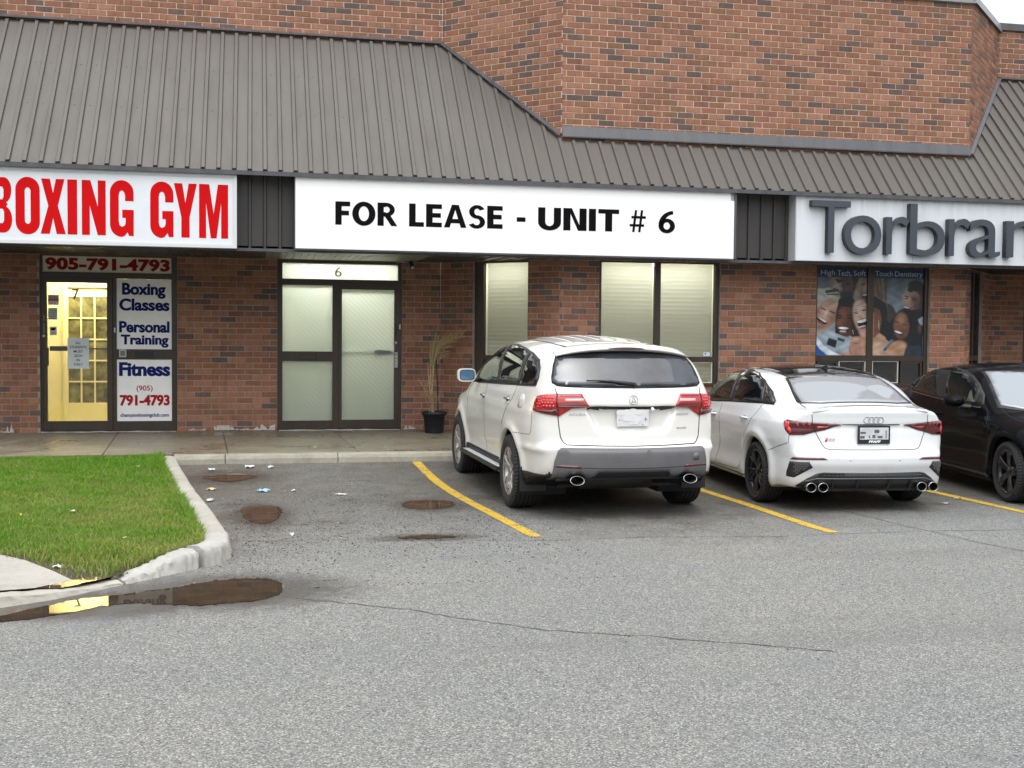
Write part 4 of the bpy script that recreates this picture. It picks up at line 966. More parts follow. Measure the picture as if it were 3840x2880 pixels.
def heavy(ch):
    """outlines of a heavy condensed capital in a unit box: list of (outer, [holes])"""
    def rr(x0, y0, x1, y1, r, ry=None, n=7):
        ry = ry or r; P = []
        for cx, cy, a0 in ((x1-r, y0+ry, -90), (x1-r, y1-ry, 0), (x0+r, y1-ry, 90), (x0+r, y0+ry, 180)):
            for i in range(n+1):
                a = math.radians(a0+90*i/n); P.append((cx+r*math.cos(a), cy+ry*math.sin(a)))
        return P
    if ch == 'I': return [([(0, 0), (1, 0), (1, 1), (0, 1)], [])]
    if ch == 'O': return [(rr(0, -.02, 1, 1.02, .5, .23), [rr(.38, .17, .62, .83, .12, .07)])]
    if ch == 'X': return [([(0, 0), (.36, 0), (.5, .29), (.64, 0), (1, 0), (.69, .51), (.96, 1), (.62, 1), (.50, .74), (.38, 1), (.03, 1), (.31, .51)], [])]
    if ch == 'N': return [([(0, 0), (.33, 0), (.33, .54), (.66, 0), (1, 0), (1, 1), (.67, 1), (.67, .52), (.36, 1), (0, 1)], [])]
    if ch == 'Y': return [([(.32, 0), (.68, 0), (.68, .38), (1, 1), (.64, 1), (.5, .64), (.36, 1), (0, 1), (.32, .38)], [])]
    if ch == 'M': return [([(0, 0), (.24, 0), (.24, .66), (.40, 0), (.60, 0), (.76, .66), (.76, 0), (1, 0), (1, 1), (.65, 1), (.5, .45), (.35, 1), (0, 1)], [])]
    if ch == 'B':
        out = [(0, 0), (.62, 0)]+[(.62+.38*math.sin(a), .24-.24*math.cos(a)*1.0) for a in [math.radians(t) for t in range(15, 166, 15)]]+[(.80, .52)]
        out += [(.62+.35*math.sin(a), .77-.23*math.cos(a)) for a in [math.radians(t) for t in range(15, 166, 15)]]+[(.62, 1), (0, 1)]
        return [(out, [[(.38, .17), (.56, .17), (.62, .22), (.62, .38), (.56, .43), (.38, .43)], [(.38, .60), (.54, .60), (.60, .65), (.60, .78), (.54, .83), (.38, .83)]])]
    if ch == 'G':
        P = []; o = rr(0, -.02, 1, 1.02, .5, .23); n = 7
        seg = o[n+1:3*(n+1)]+o[3*(n+1):]   # top-right, top-left, bottom-left
        P = [(1, .64), (1, .79)]+seg+[(.62, .0), (.74, .07), (.80, .0), (1, 0), (1, .48), (.52, .48), (.52, .33), (.66, .33), (.66, .24)]
        inn = [(.66, .24), (.62, .19), (.5, .165), (.41, .19), (.37, .26), (.37, .74), (.41, .81), (.5, .835), (.59, .81), (.64, .74), (.64, .64)]
        P = P+inn[1:]
        return [(P, [])]
def heavy_letter(name, ch, x0, x1, z0, z1, y, mat, parent):
    b = MB()
    for out, holes in heavy(ch):
        loops = [out]+holes; edges = []; vs = []
        for lp in loops:
            n0 = len(vs); vs += [Vector(p) for p in lp]; edges += [(n0+i, n0+(i+1) % len(lp)) for i in range(len(lp))]
        vv, ee, ff, _, _, _ = geometry.delaunay_2d_cdt(vs, edges, [], 1 if not holes else 1, 1e-5)
        # drop the triangles that fall in holes
        def inside(p, lp):
            c = False
            for i in range(len(lp)):
                a, d = lp[i], lp[i-1]
                if (a[1] > p[1]) != (d[1] > p[1]) and p[0] < (d[0]-a[0])*(p[1]-a[1])/(d[1]-a[1])+a[0]: c = not c
            return c
        P = [(x0+(x1-x0)*v.x, y, z0+(z1-z0)*v.y) for v in vv]; fs = []
        for f in ff:
            c = (sum(vv[i].x for i in f)/len(f), sum(vv[i].y for i in f)/len(f))
            if inside(c, out) and not any(inside(c, h) for h in holes): fs.append(tuple(f))
        b.raw(P, fs)
    return b.build(name, mat, parent)
for kk, (a, c) in LET.items():
    ch = kk[0]; x0, x1 = sx_(a), sx_(c)
    zz0 = 2.975+(x0+3)*-.002; zz1 = 3.675
    at(heavy_letter('letter', ch, x0, x1, zz0, zz1, SY+.0125, M['red'], s1), s1)

# for lease sign
s2 = empty('lease_sign', (3.6, 16, 2.84)); setp(s2, 'plain white sign reading FOR LEASE - UNIT # 6 in black letters', 'sign')
b = MB(); b.box(.523, 6.80, SY+.03, FY-.005, 2.862, 3.825); at(b.build('cabinet', M['alu'], s2), s2)
b = MB(); b.box(.528, 6.72, SY+.005, SY+.03, 2.868, 3.815); b.box(6.72, 6.775, SY+.004, SY+.03, 2.866, 3.70); at(b.build('face', simple('banner_white', (.93, .93, .93), .6), s2), s2)
b = MB(); b.box(6.78, 6.81, SY, SY+.05, 2.85, 3.80); b.box(.515, .528, SY+.002, SY+.05, 2.86, 3.825); b.box(.515, 6.81, SY, SY+.05, 2.848, 2.862); at(b.build('frame', M['roofdark'], s2), s2)
TX = SY+.002
T_, t_h = .265, .20
def rc(x0, y0, x1, y1): return [(x0, y0), (x1, y0), (x1, y1), (x0, y1)]
def ann(cx, cy, rx, ry, ix, iy, a0=0, a1=360, n=28):
    A = [math.radians(a0+(a1-a0)*k/n) for k in range(n+1)]; return [[(cx+rx*math.cos(p), cy+ry*math.sin(p)), (cx+rx*math.cos(q), cy+ry*math.sin(q)), (cx+ix*math.cos(q), cy+iy*math.sin(q)), (cx+ix*math.cos(p), cy+iy*math.sin(p))] for p, q in zip(A[:-1], A[1:])]
BK = {'F': (.62, [rc(0, 0, T_, 1), rc(T_, 1-t_h, .62, 1), rc(T_, .41, .57, .41+t_h)]), 'L': (.60, [rc(0, 0, T_, 1), rc(T_, 0, .60, t_h)]), 'I': (T_, [rc(0, 0, T_, 1)]),
      'E': (.64, [rc(0, 0, T_, 1), rc(T_, 1-t_h, .64, 1), rc(T_, .415, .60, .415+t_h), rc(T_, 0, .64, t_h)]), 'T': (.78, [rc(0, 1-t_h, .78, 1), rc(.39-T_/2, 0, .39+T_/2, 1-t_h)]),
      'N': (.86, [rc(0, 0, T_, 1), rc(.86-T_, 0, .86, 1), [(T_, 1), (T_+.05, 1), (.86-T_, .25), (.86-T_, 0), (.86-T_-.05, 0), (T_, .75)]]),
      'U': (.84, [rc(0, .36, T_, 1), rc(.84-T_, .36, .84, 1)]+ann(.42, .36, .42, .38, .42-T_, .38-t_h, 180, 360)), 'O': (.98, ann(.49, .5, .49, .52, .49-T_*1.04, .52-t_h)),
      'A': (.92, [[(0, 0), (.235, 0), (.46, .78), (.46, 1), (.32, 1)], [(.92, 0), (.685, 0), (.46, .78), (.46, 1), (.60, 1)], rc(.25, .19, .67, .19+t_h*.95)]),
      'R': (.84, [rc(0, 0, T_, 1), rc(T_, 1-t_h*.95, .36, 1), rc(T_, .40, .36, .40+t_h*.95), [(.30, .42), (.54, .46), (.84, 0), (.585, 0)]]+ann(.36, .70, .37, .30, .155, .14, -90, 90)),
      'S': (.68, ann(.35, .715, .33, .30, .115, .145, 25, 270)+ann(.33, .275, .35, .295, .135, .14, 90, -155)), '-': (.36, [rc(0, .33, .36, .33+t_h)]),
      '#': (.80, [[(.14, 0), (.25, 0), (.37, 1), (.26, 1)], [(.42, 0), (.53, 0), (.65, 1), (.54, 1)], rc(.02, .25, .70, .365), rc(.10, .62, .78, .735)]),
      '6': (.70, ann(.35, .32, .35, .335, .135, .165)+ann(.64, .36, .64, .65, .42, .49, 93, 182))}
for w, a, c in (('FOR', 1257.5, 1490), ('LEASE', 1534, 1885), ('-', 1938, 1971), ('UNIT', 2018, 2322), ('#', 2360, 2424), ('6', 2470, 2532)):
    def px2x(u, Y=SY+.001): d = R_*((u-1920)/F_PX)-U_*((806-1440)/F_PX)+F_; return d.x*Y/d.y
    x0, x1 = px2x(a), px2x(c); gap = .085; tot = sum(BK[ch][0] for ch in w)+gap*(len(w)-1); k = (x1-x0)/tot; hh = .312; x = x0
    for ch in w:
        b = MB(); zb0 = 3.195+.0035*(x-1.0)
        for m_, pc in enumerate(BK[ch][1]): b.poly([(x+p[0]*k, TX-.0002*(m_ if m_ < 6 else 6+(m_ % 2)), zb0+p[1]*hh) for p in pc])
        at(b.build('letter', M['txt_black'], s2), s2); x += (BK[ch][0]+gap)*k

# dental sign with raised letters
s3 = empty('dental_sign', (9.8, 16, 2.84)); setp(s3, 'white sign with raised dark grey letters reading Torbram', 'sign')
tfac = NT('sign_face'); bfac = tfac.bsdf((.62, .66, .70), .35); Pf = tfac.pos(); mpf = tfac.n('Mapping'); mpf.inputs['Scale'].default_value = (9, 1, .8); tfac.l(Pf, mpf.inputs['Vector']); sxf = tfac.n('SeparateXYZ'); tfac.l(Pf, sxf.inputs[0])
nf = tfac.noise(1., 5, .65, mpf.outputs[0]); up_ = tfac.mapr(sxf.outputs[2], 3.45, 3.83, 0., 1.); stn = tfac.math('MULTIPLY', up_, tfac.mapr(nf.outputs[0], .42, .66, 0., .8)); tfac.l(tfac.mix(stn, (.68, .72, .76), (.50, .49, .46)), bfac.inputs['Base Color'])
b = MB(); b.box(7.76, 9.655, SY+.02, FY-.005, 2.868, 3.83); b.box(9.659, 14.5, SY+.02, FY-.005, 2.868, 3.83); at(b.build('face', tfac.m, s3), s3)
b = MB(); b.box(7.742, 7.758, SY+.015, FY-.005, 2.868, 3.83); at(b.build('frame', M['alu'], s3), s3)
tl_ = NT('letter_grey'); bl_ = tl_.bsdf((.055, .065, .085), .22); bl_.inputs['Coat Weight'].default_value = .4; M['ltr'] = tl_.m
M['ltrside'] = simple('letter_return', (.012, .016, .022), .4)
def raised(ch, x0, x1, z0, z1, wgt=-.004):
    o = at(text_fit('letter', ch, x0, x1, z0, z1, SY-.085, M['ltr'], s3, weight=wgt, depth=.10), s3)
    me = o.data; me.materials.append(M['ltrside'])
    bm = bmesh.new(); bm.from_mesh(me); bm.normal_update()
    for f in bm.faces:
        if abs(f.normal.y) < .5: f.material_index = 1
    bm.to_mesh(me); bm.free(); return o
def lx(px, py, Y=SY-.085):
    u, v = 2900+px/2.3532, 700+py/2.3532; d = R_*((u-1920)/F_PX)-U_*((v-1440)/F_PX)+F_; return d.x*Y/d.y, 1.7216+d.z*Y/d.y
for ch, a, c, t, bt_ in (('T', 345, 676, 122, 600), ('o', 632, 950, 250, 612), ('r', 1000, 1195, 264, 606), ('b', 1213, 1512, 146, 622), ('r', 1553, 1735, 276, 620), ('a', 1735, 2000, 280, 635), ('m', 2062, 2560, 292, 632)):
    (x0, z1), (x1, z0) = lx(a, t), lx(c, bt_); z0 = {'T': 2.985, 'r': 2.985, 'm': 2.985}.get(ch, 2.972); z1 = {'T': 3.745, 'b': 3.745}.get(ch, 3.545)
    raised(ch, x0, x1, z0, z1)

# ---- unit 7 panels and papers (things fixed on the entrance)
def panel(name, W, q, d, mat, lb, cat, th=.004):
    root = empty(name, W.w((q[0]+q[1])/2, d, q[2])); root.rotation_euler = (0, 0, W.ang); setp(root, lb, cat)
    g_ = .012 if cat == 'sign' else 0; b = MB(); b.box(q[0]-g_, q[1]+g_, d-th, d, q[2]-g_, q[3]+g_); o = b.build('board', mat, root); off = Matrix.Rotation(-W.ang, 4, 'Z') @ (Vector((W.ox, W.oy, 0))-Vector(root.location)); o.location = off; root['_'] = 0; del root['_']
    def put(t): t.location = off; return t
    return root, put
p1_, put = panel('phone_number_panel', W1, (U(-3.004), U(-1.212), 2.60, 2.83), RD-.03, M['panel_cream'], 'cream panel over door 7 with phone number 905-791-4793', 'sign')
put(fatten(text_fit('digits', '905-791-4793', U(-2.965), U(-1.235), 2.628, 2.808, RD-.036, M['txt_dred'], p1_, weight=.04, spacing=1.06), .004, .001))
p2_, put = panel('boxing_classes_panel', W1, (U(-1.976), U(-1.212), 1.476, 2.50), RD-.03, M['panel_white'], 'upper white panel beside door 7 reading Boxing Classes Personal Training', 'sign')
for t, z0, z1, a, c in (('Boxing', 2.228, 2.455, -1.905, -1.295), ('Classes', 2.045, 2.225, -1.945, -1.24), ('Personal', 1.722, 1.89, -1.948, -1.24), ('Training', 1.50, 1.69, -1.925, -1.255)):
    put(fatten(text_fit('word', t, U(a), U(c), z0, z1, RD-.036, M['txt_blue'], p2_, weight=.03), .003, .001))
p3_, put = panel('fitness_panel', W1, (U(-1.978), U(-1.212), .407, 1.320), RD-.03, M['panel_white'], 'lower white panel beside door 7 reading Fitness (905) 791-4793', 'sign')
put(fatten(text_fit('word', 'Fitness', U(-1.95), U(-1.235), 1.075, 1.28, RD-.036, M['txt_blue'], p3_, weight=.03), .005, .002))
put(text_fit('digits', '(905)', U(-1.71), U(-1.48), .835, .935, RD-.036, M['txt_red'], p3_, weight=.015))
put(fatten(text_fit('digits', '791-4793', U(-1.945), U(-1.24), .633, .795, RD-.036, M['txt_red'], p3_, weight=.035), .003, .001))
put(text_fit('word', 'championboxingclub.com', U(-1.94), U(-1.25), .452, .522, RD-.036, M['txt_blue'], p3_, weight=.03))
p4_, put = panel('paper_notice', W1, (U(-2.67), U(-2.373), 1.184, 1.634), RD-.04, simple('paper', (.66, .72, .74), .7, 6, .06), 'white paper on door 7 saying all students must sign in daily', 'notice', .002)
for i, t in enumerate(('ALL', 'STUDENTS', 'MUST', 'SIGN', 'IN', 'DAILY')):
    w = {'ALL': .075, 'STUDENTS': .235, 'MUST': .13, 'SIGN': .11, 'IN': .045, 'DAILY': .12}[t]; cx_ = U(-2.522); put(text_fit('word', t, cx_-w/2, cx_+w/2, 1.545-i*.0635, 1.583-i*.0635, RD-.0435, M['txt_black'], p4_, weight=.012))
p5_, put = panel('year_sticker', W1, (U(-2.934), U(-2.783), 2.115, 2.262), RD-.04, simple('sticker_grey', (.33, .30, .30), .5), 'grey and red sticker with 2021 high on the left of door 7', 'sticker', .002)
b = MB(); b.box(U(-2.93), U(-2.787), RD-.0435, RD-.042, 2.172, 2.205); put(b.build('band', simple('band_red', (.5, .10, .10), .5), p5_)); b = MB(); b.box(U(-2.93), U(-2.787), RD-.0435, RD-.042, 2.118, 2.165); put(b.build('strip', M['panel_white'], p5_))
put(text_fit('digits', '2021', U(-2.922), U(-2.80), 2.128, 2.156, RD-.045, M['txt_black'], p5_, weight=.03, spacing=1.3))
def lines_on(root, put, u0, u1, z0, z1, n, d):
    b = MB(); r = random.Random(n)
    for i in range(n):
        z = z1-(i+.5)*(z1-z0)/n; a = u0+r.uniform(.08, .2)*(u1-u0); c = u1-r.uniform(.08, .25)*(u1-u0); b.box(a, c, d-.0015, d-.001, z-.006, z+.006)
    put(b.build('printed_lines', M['txt_grey'], root))
p6_, put = panel('paper_notice', W1, (U(-2.934), U(-2.805), 1.900, 2.072), RD-.04, simple('paper_b', (.45, .52, .52), .7), 'small pale paper with printed lines below the 2021 sticker', 'notice', .002); lines_on(p6_, put, U(-2.934), U(-2.805), 1.90, 2.072, 6, RD-.042)
p7_, put = panel('camera_sticker', W1, (U(-2.914), U(-2.815), 1.675, 1.80), RD-.04, simple('paper_c', (.62, .55, .58), .6), 'small pink sticker with a black camera symbol on door 7', 'sticker', .002); lines_on(p7_, put, U(-2.914), U(-2.815), 1.68, 1.72, 2, RD-.042)
b = MB(); b.poly([(U(-2.90), RD-.0435, 1.775), (U(-2.83), RD-.0435, 1.785), (U(-2.835), RD-.0435, 1.755), (U(-2.87), RD-.0435, 1.738), (U(-2.893), RD-.0435, 1.745)]); put(b.build('symbol', M['txt_black'], p7_))
p8_, put = panel('number_decal', W1, (U(-2.60), U(-2.599), 2.30, 2.301), RD-.037, M['txt_grey'], 'grey vinyl number 7 on the glass of the lit door', 'number', .001)
put(text_fit('digit', '7', U(-2.603), U(-2.502), 2.195, 2.355, RD-.038, simple('vinyl_grey', (.22, .21, .16), .6), p8_, weight=.02))

# scribbled stickers on the panels
# security camera above door 6
cm_ = empty('security_camera', (2.345, D-.02, 2.80)); setp(cm_, 'small black bullet camera under the soffit right of door 6', 'camera')
b = MB(); b.lathe([(0, .03), (.035, .03), (.035, 0), (0, 0)], 20); o = b.build('mount', M['black'], cm_, False); o.location = (.0, -.12, .022)
b = MB(); b.tube([(0, -.12, .03), (0, -.14, -.005), (.0, -.17, -.02)], .014, 10); b.build('arm', M['black'], cm_, True)
b = MB(); b.lathe([(0, .05), (.030, .05), (.034, .045), (.034, -.055), (.030, -.058), (.030, -.050), (0, -.050)], 24, axis='x'); o = b.build('housing', M['black'], cm_, True); o.rotation_euler = (0, math.radians(35), math.radians(-105)); o.location = (0, -.19, -.02); o.rotation_euler = (math.radians(40), 0, 0)
b.v = []; b.f = []; b.mi = []; b.a = []; b.lathe([(0, .06), (.032, .06), (.036, .05), (.036, -.05), (.031, -.056), (0, -.056)], 24); me = b.mesh('housing', M['black'], True); o.data = me; o.rotation_euler = (math.radians(-60), 0, math.radians(10))
b = MB(); b.lathe([(0, 0), (.024, 0), (.022, .004), (0, .006)], 20); o2 = b.build('lens', simple('lens_pale', (.55, .75, .62), .1), o, True); o2.location = (0, 0, -.063); o2.rotation_euler = (math.pi, 0, 0)
b = MB(); b.tube([(-.03, -.1, .03), (-.12, -.06, .045), (-.2, -.02, .03)], .004, 6); b.build('cable', M['alu'], cm_)

# ---- printed window poster: colours painted on a fine grid of faces
PW, PH = 1690, 1395            # poster measured in the units of the sketch
def paint():
    H_, W_ = 176, 214; yy, xx = np.mgrid[0:H_, 0:W_]; X = 85+(xx+.5)/W_*PW; Y = 75+(yy+.5)/H_*PH
    img = np.zeros((H_, W_, 3)); t = np.clip((Y-220)/900, 0, 1)[..., None]
    img[:] = np.array([.17, .20, .23])*(1-t)+np.array([.42, .47, .50])*t
    r_ = np.random.default_rng(3)
    def put(mask, c): img[:] = img*(1-mask[..., None])+np.array(c)*mask[..., None]
    def ell(cx, cy, rx, ry, a, c, s=.10, clip=None):
        a = math.radians(a); dx, dy = X-cx, Y-cy; u = (dx*math.cos(a)+dy*math.sin(a))/rx; v = (-dx*math.sin(a)+dy*math.cos(a))/ry
        d = np.sqrt(u*u+v*v); m = np.clip((1+s-d)/(2*s), 0, 1)
        if clip is not None: m = m*clip
        put(m, c)
    def pol(P, c, clip=None):
        ins = np.zeros(X.shape, bool); n = len(P)
        for i in range(n):
            (x1, y1), (x2, y2) = P[i], P[i-1]
            if y1 == y2: continue
            cond = ((y1 > Y) != (y2 > Y)) & (X < (x2-x1)*(Y-y1)/(y2-y1)+x1); ins ^= cond
        m = ins.astype(float); k = m.copy()
        for ax in (0, 1): k = (np.roll(k, 1, ax)+2*k+np.roll(k, -1, ax))/4
        if clip is not None: k = k*clip
        put(k, c)
    def seg(x0, y0, x1, y1, w, c):
        dx, dy = x1-x0, y1-y0; L = dx*dx+dy*dy; t = np.clip(((X-x0)*dx+(Y-y0)*dy)/L, 0, 1); d = np.hypot(X-x0-t*dx, Y-y0-t*dy); put(np.clip((w-d)/5+.5, 0, 1), c)
    L_ = (X < 940).astype(float); R_2 = (X > 940).astype(float)
    # man at top left
    ell(620, 330, 120, 200, 0, (.02, .025, .03)); ell(455, 330, 180, 215, -8, (.30, .235, .19)); ell(550, 360, 110, 190, -8, (.13, .085, .065), .4); ell(400, 380, 60, 110, 0, (.42, .34, .29), .5)
    seg(380, 265, 470, 285, 14, (.03, .025, .02)); ell(425, 300, 32, 16, 10, (.02, .02, .02)); ell(570, 330, 36, 16, 0, (.03, .02, .02)); ell(440, 400, 40, 20, 10, (.5, .42, .36), .5); seg(360, 410, 450, 470, 14, (.08, .035, .03)); ell(560, 510, 150, 60, 0, (.03, .035, .04), .4)
    # fair-haired woman, top centre
    pol([(740, 225), (650, 480), (640, 640), (1180, 640), (1190, 225)], (.22, .18, .13)); pol([(740, 225), (690, 400), (655, 560), (735, 560), (790, 300), (800, 225)], (.34, .29, .21)); pol([(1040, 225), (1100, 400), (1080, 560), (1170, 640), (1190, 225)], (.16, .13, .09)); seg(1110, 240, 1140, 600, 16, (.30, .25, .18)); seg(700, 420, 690, 600, 12, (.40, .34, .25)); seg(1000, 250, 1060, 520, 14, (.12, .09, .07))
    ell(900, 390, 125, 190, 0, (.26, .16, .125)); ell(860, 380, 55, 100, 0, (.42, .29, .24), .6); ell(845, 505, 55, 20, -12, (.03, .02, .02)); ell(845, 500, 42, 11, -12, (.75, .75, .72)); ell(810, 330, 30, 12, 0, (.06, .04, .03)); ell(940, 320, 30, 12, 0, (.06, .04, .03))
    # blonde woman at left
    pol([(95, 740), (95, 420), (270, 390), (440, 470), (470, 640), (400, 880), (150, 1150), (95, 1160)], (.50, .46, .38)); pol([(95, 420), (260, 400), (340, 520), (130, 700), (95, 730)], (.60, .58, .52)); seg(240, 460, 400, 430, 24, (.10, .09, .075)); seg(260, 500, 430, 500, 14, (.18, .15, .11)); seg(440, 560, 380, 900, 10, (.62, .55, .42)); seg(380, 900, 180, 1120, 10, (.45, .38, .28))
    ell(240, 820, 165, 255, 22, (.46, .27, .20)); ell(200, 800, 80, 150, 22, (.66, .45, .36), .6); ell(330, 700, 70, 90, 20, (.62, .44, .34), .6)
    ell(175, 920, 88, 36, 32, (.02, .01, .01)); ell(180, 905, 76, 15, 32, (.85, .84, .80)); ell(160, 955, 50, 18, 32, (.42, .12, .11)); seg(160, 715, 230, 750, 9, (.06, .04, .03)); seg(300, 770, 370, 800, 9, (.06, .04, .03)); ell(235, 810, 20, 50, 20, (.75, .56, .46), .6)
    # dark-haired man in the middle
    pol([(440, 560), (640, 540), (660, 800), (650, 1150), (380, 1150), (390, 800)], (.018, .016, .016)); ell(545, 930, 150, 255, 0, (.15, .062, .035)); ell(520, 800, 80, 110, 0, (.26, .12, .07), .6); ell(450, 960, 50, 60, 0, (.30, .14, .08), .6); ell(560, 620, 140, 75, 0, (.012, .012, .012))
    ell(512, 1060, 88, 52, 2, (.05, .015, .015)); ell(512, 1035, 80, 20, 3, (.88, .86, .82)); ell(505, 1085, 55, 14, 2, (.72, .66, .62)); ell(505, 1112, 60, 14, 0, (.32, .12, .09)); ell(515, 920, 40, 45, 0, (.24, .10, .06), .5); ell(445, 870, 34, 13, 0, (.02, .01, .01)); ell(600, 870, 36, 13, 0, (.02, .01, .01)); seg(410, 830, 475, 835, 8, (.02, .01, .01)); seg(560, 830, 640, 825, 8, (.02, .01, .01))
    # laughing woman in the centre: hair, neck, shoulders, face
    pol([(640, 720), (680, 600), (800, 530), (1010, 520), (1180, 640), (1230, 900), (1180, 1250), (640, 1250)], (.035, .028, .026)); pol([(640, 720), (700, 590), (830, 540), (880, 590), (740, 640), (670, 760)], (.16, .105, .075))
    pol([(770, 1100), (800, 1470), (1440, 1470), (1260, 1230), (1060, 1090), (980, 760)], (.58, .36, .25)); pol([(985, 700), (1080, 740), (1110, 900), (1080, 1100), (985, 1190)], (.30, .14, .085)); pol([(970, 1250), (1250, 1270), (1340, 1470), (820, 1470)], (.66, .47, .35)); seg(1060, 900, 1070, 1040, 8, (.55, .50, .42))
    ell(800, 850, 142, 275, -10, (.52, .34, .26)); ell(770, 760, 85, 150, -10, (.72, .55, .46), .6); ell(820, 1090, 60, 50, 0, (.66, .44, .36), .6)
    ell(820, 950, 88, 72, -14, (.012, .008, .008)); ell(812, 915, 88, 24, -16, (.90, .88, .83)); ell(810, 1005, 62, 14, -16, (.75, .68, .62)); ell(815, 1025, 64, 14, -14, (.48, .18, .17)); ell(700, 780, 40, 18, -12, (.42, .28, .22)); seg(668, 790, 735, 800, 6, (.05, .03, .03)); ell(845, 735, 44, 20, -8, (.42, .28, .22)); seg(805, 750, 888, 742, 6, (.05, .03, .03)); seg(670, 745, 730, 735, 5, (.10, .07, .05)); seg(800, 690, 880, 685, 5, (.10, .07, .05)); ell(765, 850, 38, 34, 0, (.58, .38, .30), .5)
    seg(655, 1060, 668, 1130, 4, (.62, .58, .5))
    # camera held out at the lower left, with the hand
    pol([(640, 1170), (760, 1160), (830, 1470), (380, 1470), (420, 1380)], (.52, .30, .21)); ell(690, 1230, 110, 40, -25, (.66, .42, .32), .4); ell(660, 1310, 95, 34, -15, (.60, .36, .27), .4); seg(620, 1260, 740, 1280, 5, (.28, .13, .09)); ell(620, 1420, 110, 55, -20, (.60, .38, .28), .4); seg(610, 1350, 640, 1450, 8, (.35, .17, .12))
    pol([(210, 1200), (260, 1100), (330, 1090), (630, 1200), (600, 1400), (480, 1440), (230, 1310)], (.45, .50, .53)); ell(290, 1150, 80, 60, 0, (.58, .63, .66), .5); pol([(285, 1190), (420, 1235), (390, 1350), (255, 1300)], (.02, .03, .045)); pol([(430, 1180), (540, 1215), (525, 1255), (420, 1225)], (.06, .08, .09)); ell(500, 1330, 60, 45, 0, (.52, .56, .57), .6)
    # man at right
    ell(1690, 600, 120, 330, 0, (.03, .032, .036), .2, R_2); ell(1570, 570, 135, 175, 12, (.42, .28, .225)); ell(1500, 560, 60, 130, 12, (.56, .40, .33), .6); ell(1660, 640, 70, 150, 10, (.20, .115, .09), .6); ell(1650, 345, 130, 85, 12, (.018, .018, .02)); ell(1560, 400, 45, 45, 0, (.02, .02, .02), .3)
    ell(1505, 695, 62, 24, 12, (.10, .04, .035)); ell(1500, 690, 50, 12, 14, (.85, .83, .8)); seg(1475, 505, 1530, 520, 9, (.03, .02, .02)); seg(1580, 535, 1650, 560, 9, (.03, .02, .02)); ell(1500, 545, 26, 10, 10, (.04, .03, .03)); ell(1610, 575, 28, 10, 10, (.04, .03, .03)); ell(1515, 610, 30, 30, 0, (.60, .42, .34), .6)
    # woman at right and dark clothes
    pol([(1340, 790), (1775, 700), (1775, 1470), (1480, 1470), (1180, 1200), (1200, 930)], (.022, .032, .042)); pol([(1190, 620), (1290, 680), (1340, 790), (1240, 950), (1200, 900)], (.10, .095, .075))
    pol([(1690, 880), (1770, 830), (1770, 980), (1720, 960)], (.50, .56, .62)); ell(1725, 1030, 30, 70, 0, (.20, .11, .08), .4)
    ell(1490, 900, 185, 195, 0, (.02, .018, .018)); ell(1425, 990, 130, 215, -4, (.24, .115, .07)); ell(1430, 880, 75, 90, 0, (.42, .25, .17), .6); ell(1350, 990, 40, 70, 0, (.36, .19, .12), .6); ell(1500, 1000, 40, 60, 0, (.34, .17, .11), .6)
    ell(1385, 1105, 68, 34, 16, (.05, .015, .012)); ell(1380, 1092, 62, 17, 18, (.88, .86, .82)); ell(1375, 1135, 60, 14, 16, (.30, .11, .09)); seg(1310, 925, 1375, 930, 6, (.03, .02, .02)); seg(1450, 960, 1520, 985, 6, (.03, .02, .02)); ell(1385, 1010, 34, 28, 0, (.30, .15, .10), .5)
    ell(1370, 1370, 150, 140, 0, (.52, .30, .185), .12, R_2); ell(1420, 1300, 80, 60, 0, (.66, .42, .28), .6); ell(1300, 1440, 140, 50, 0, (.60, .38, .26), .5); pol([(1500, 1350), (1560, 1300), (1775, 1300), (1775, 1470), (1470, 1470)], (.05, .075, .095)); seg(1280, 1230, 1170, 1370, 26, (.17, .21, .24)); seg(1260, 1230, 1150, 1360, 8, (.32, .37, .40)); ell(1180, 1360, 22, 18, 0, (.12, .13, .14))
    # white swoosh and blue corner
    pol([(85, 1145), (200, 1300), (330, 1400), (500, 1470), (85, 1470)], (.80, .82, .84)); pol([(85, 1280), (150, 1370), (270, 1470), (85, 1470)], (.035, .16, .44))
    pol([(85, 75), (1775, 75), (1775, 222), (85, 222)], (.012, .065, .17))
    img += r_.normal(0, .006, img.shape); img = np.clip(img, 0, 1)**1.3*1.05; img *= np.array([.90, .98, 1.06])*(.86+.22*np.sin(X/37+np.sin(Y/53)*2)[..., None]*np.cos(Y/41)[..., None]+.10*(Y/1400)[..., None]); return np.clip(img*.85, 0, 1)
IMG = paint()
M['poster'] = mat_vcol('poster_print', .35)
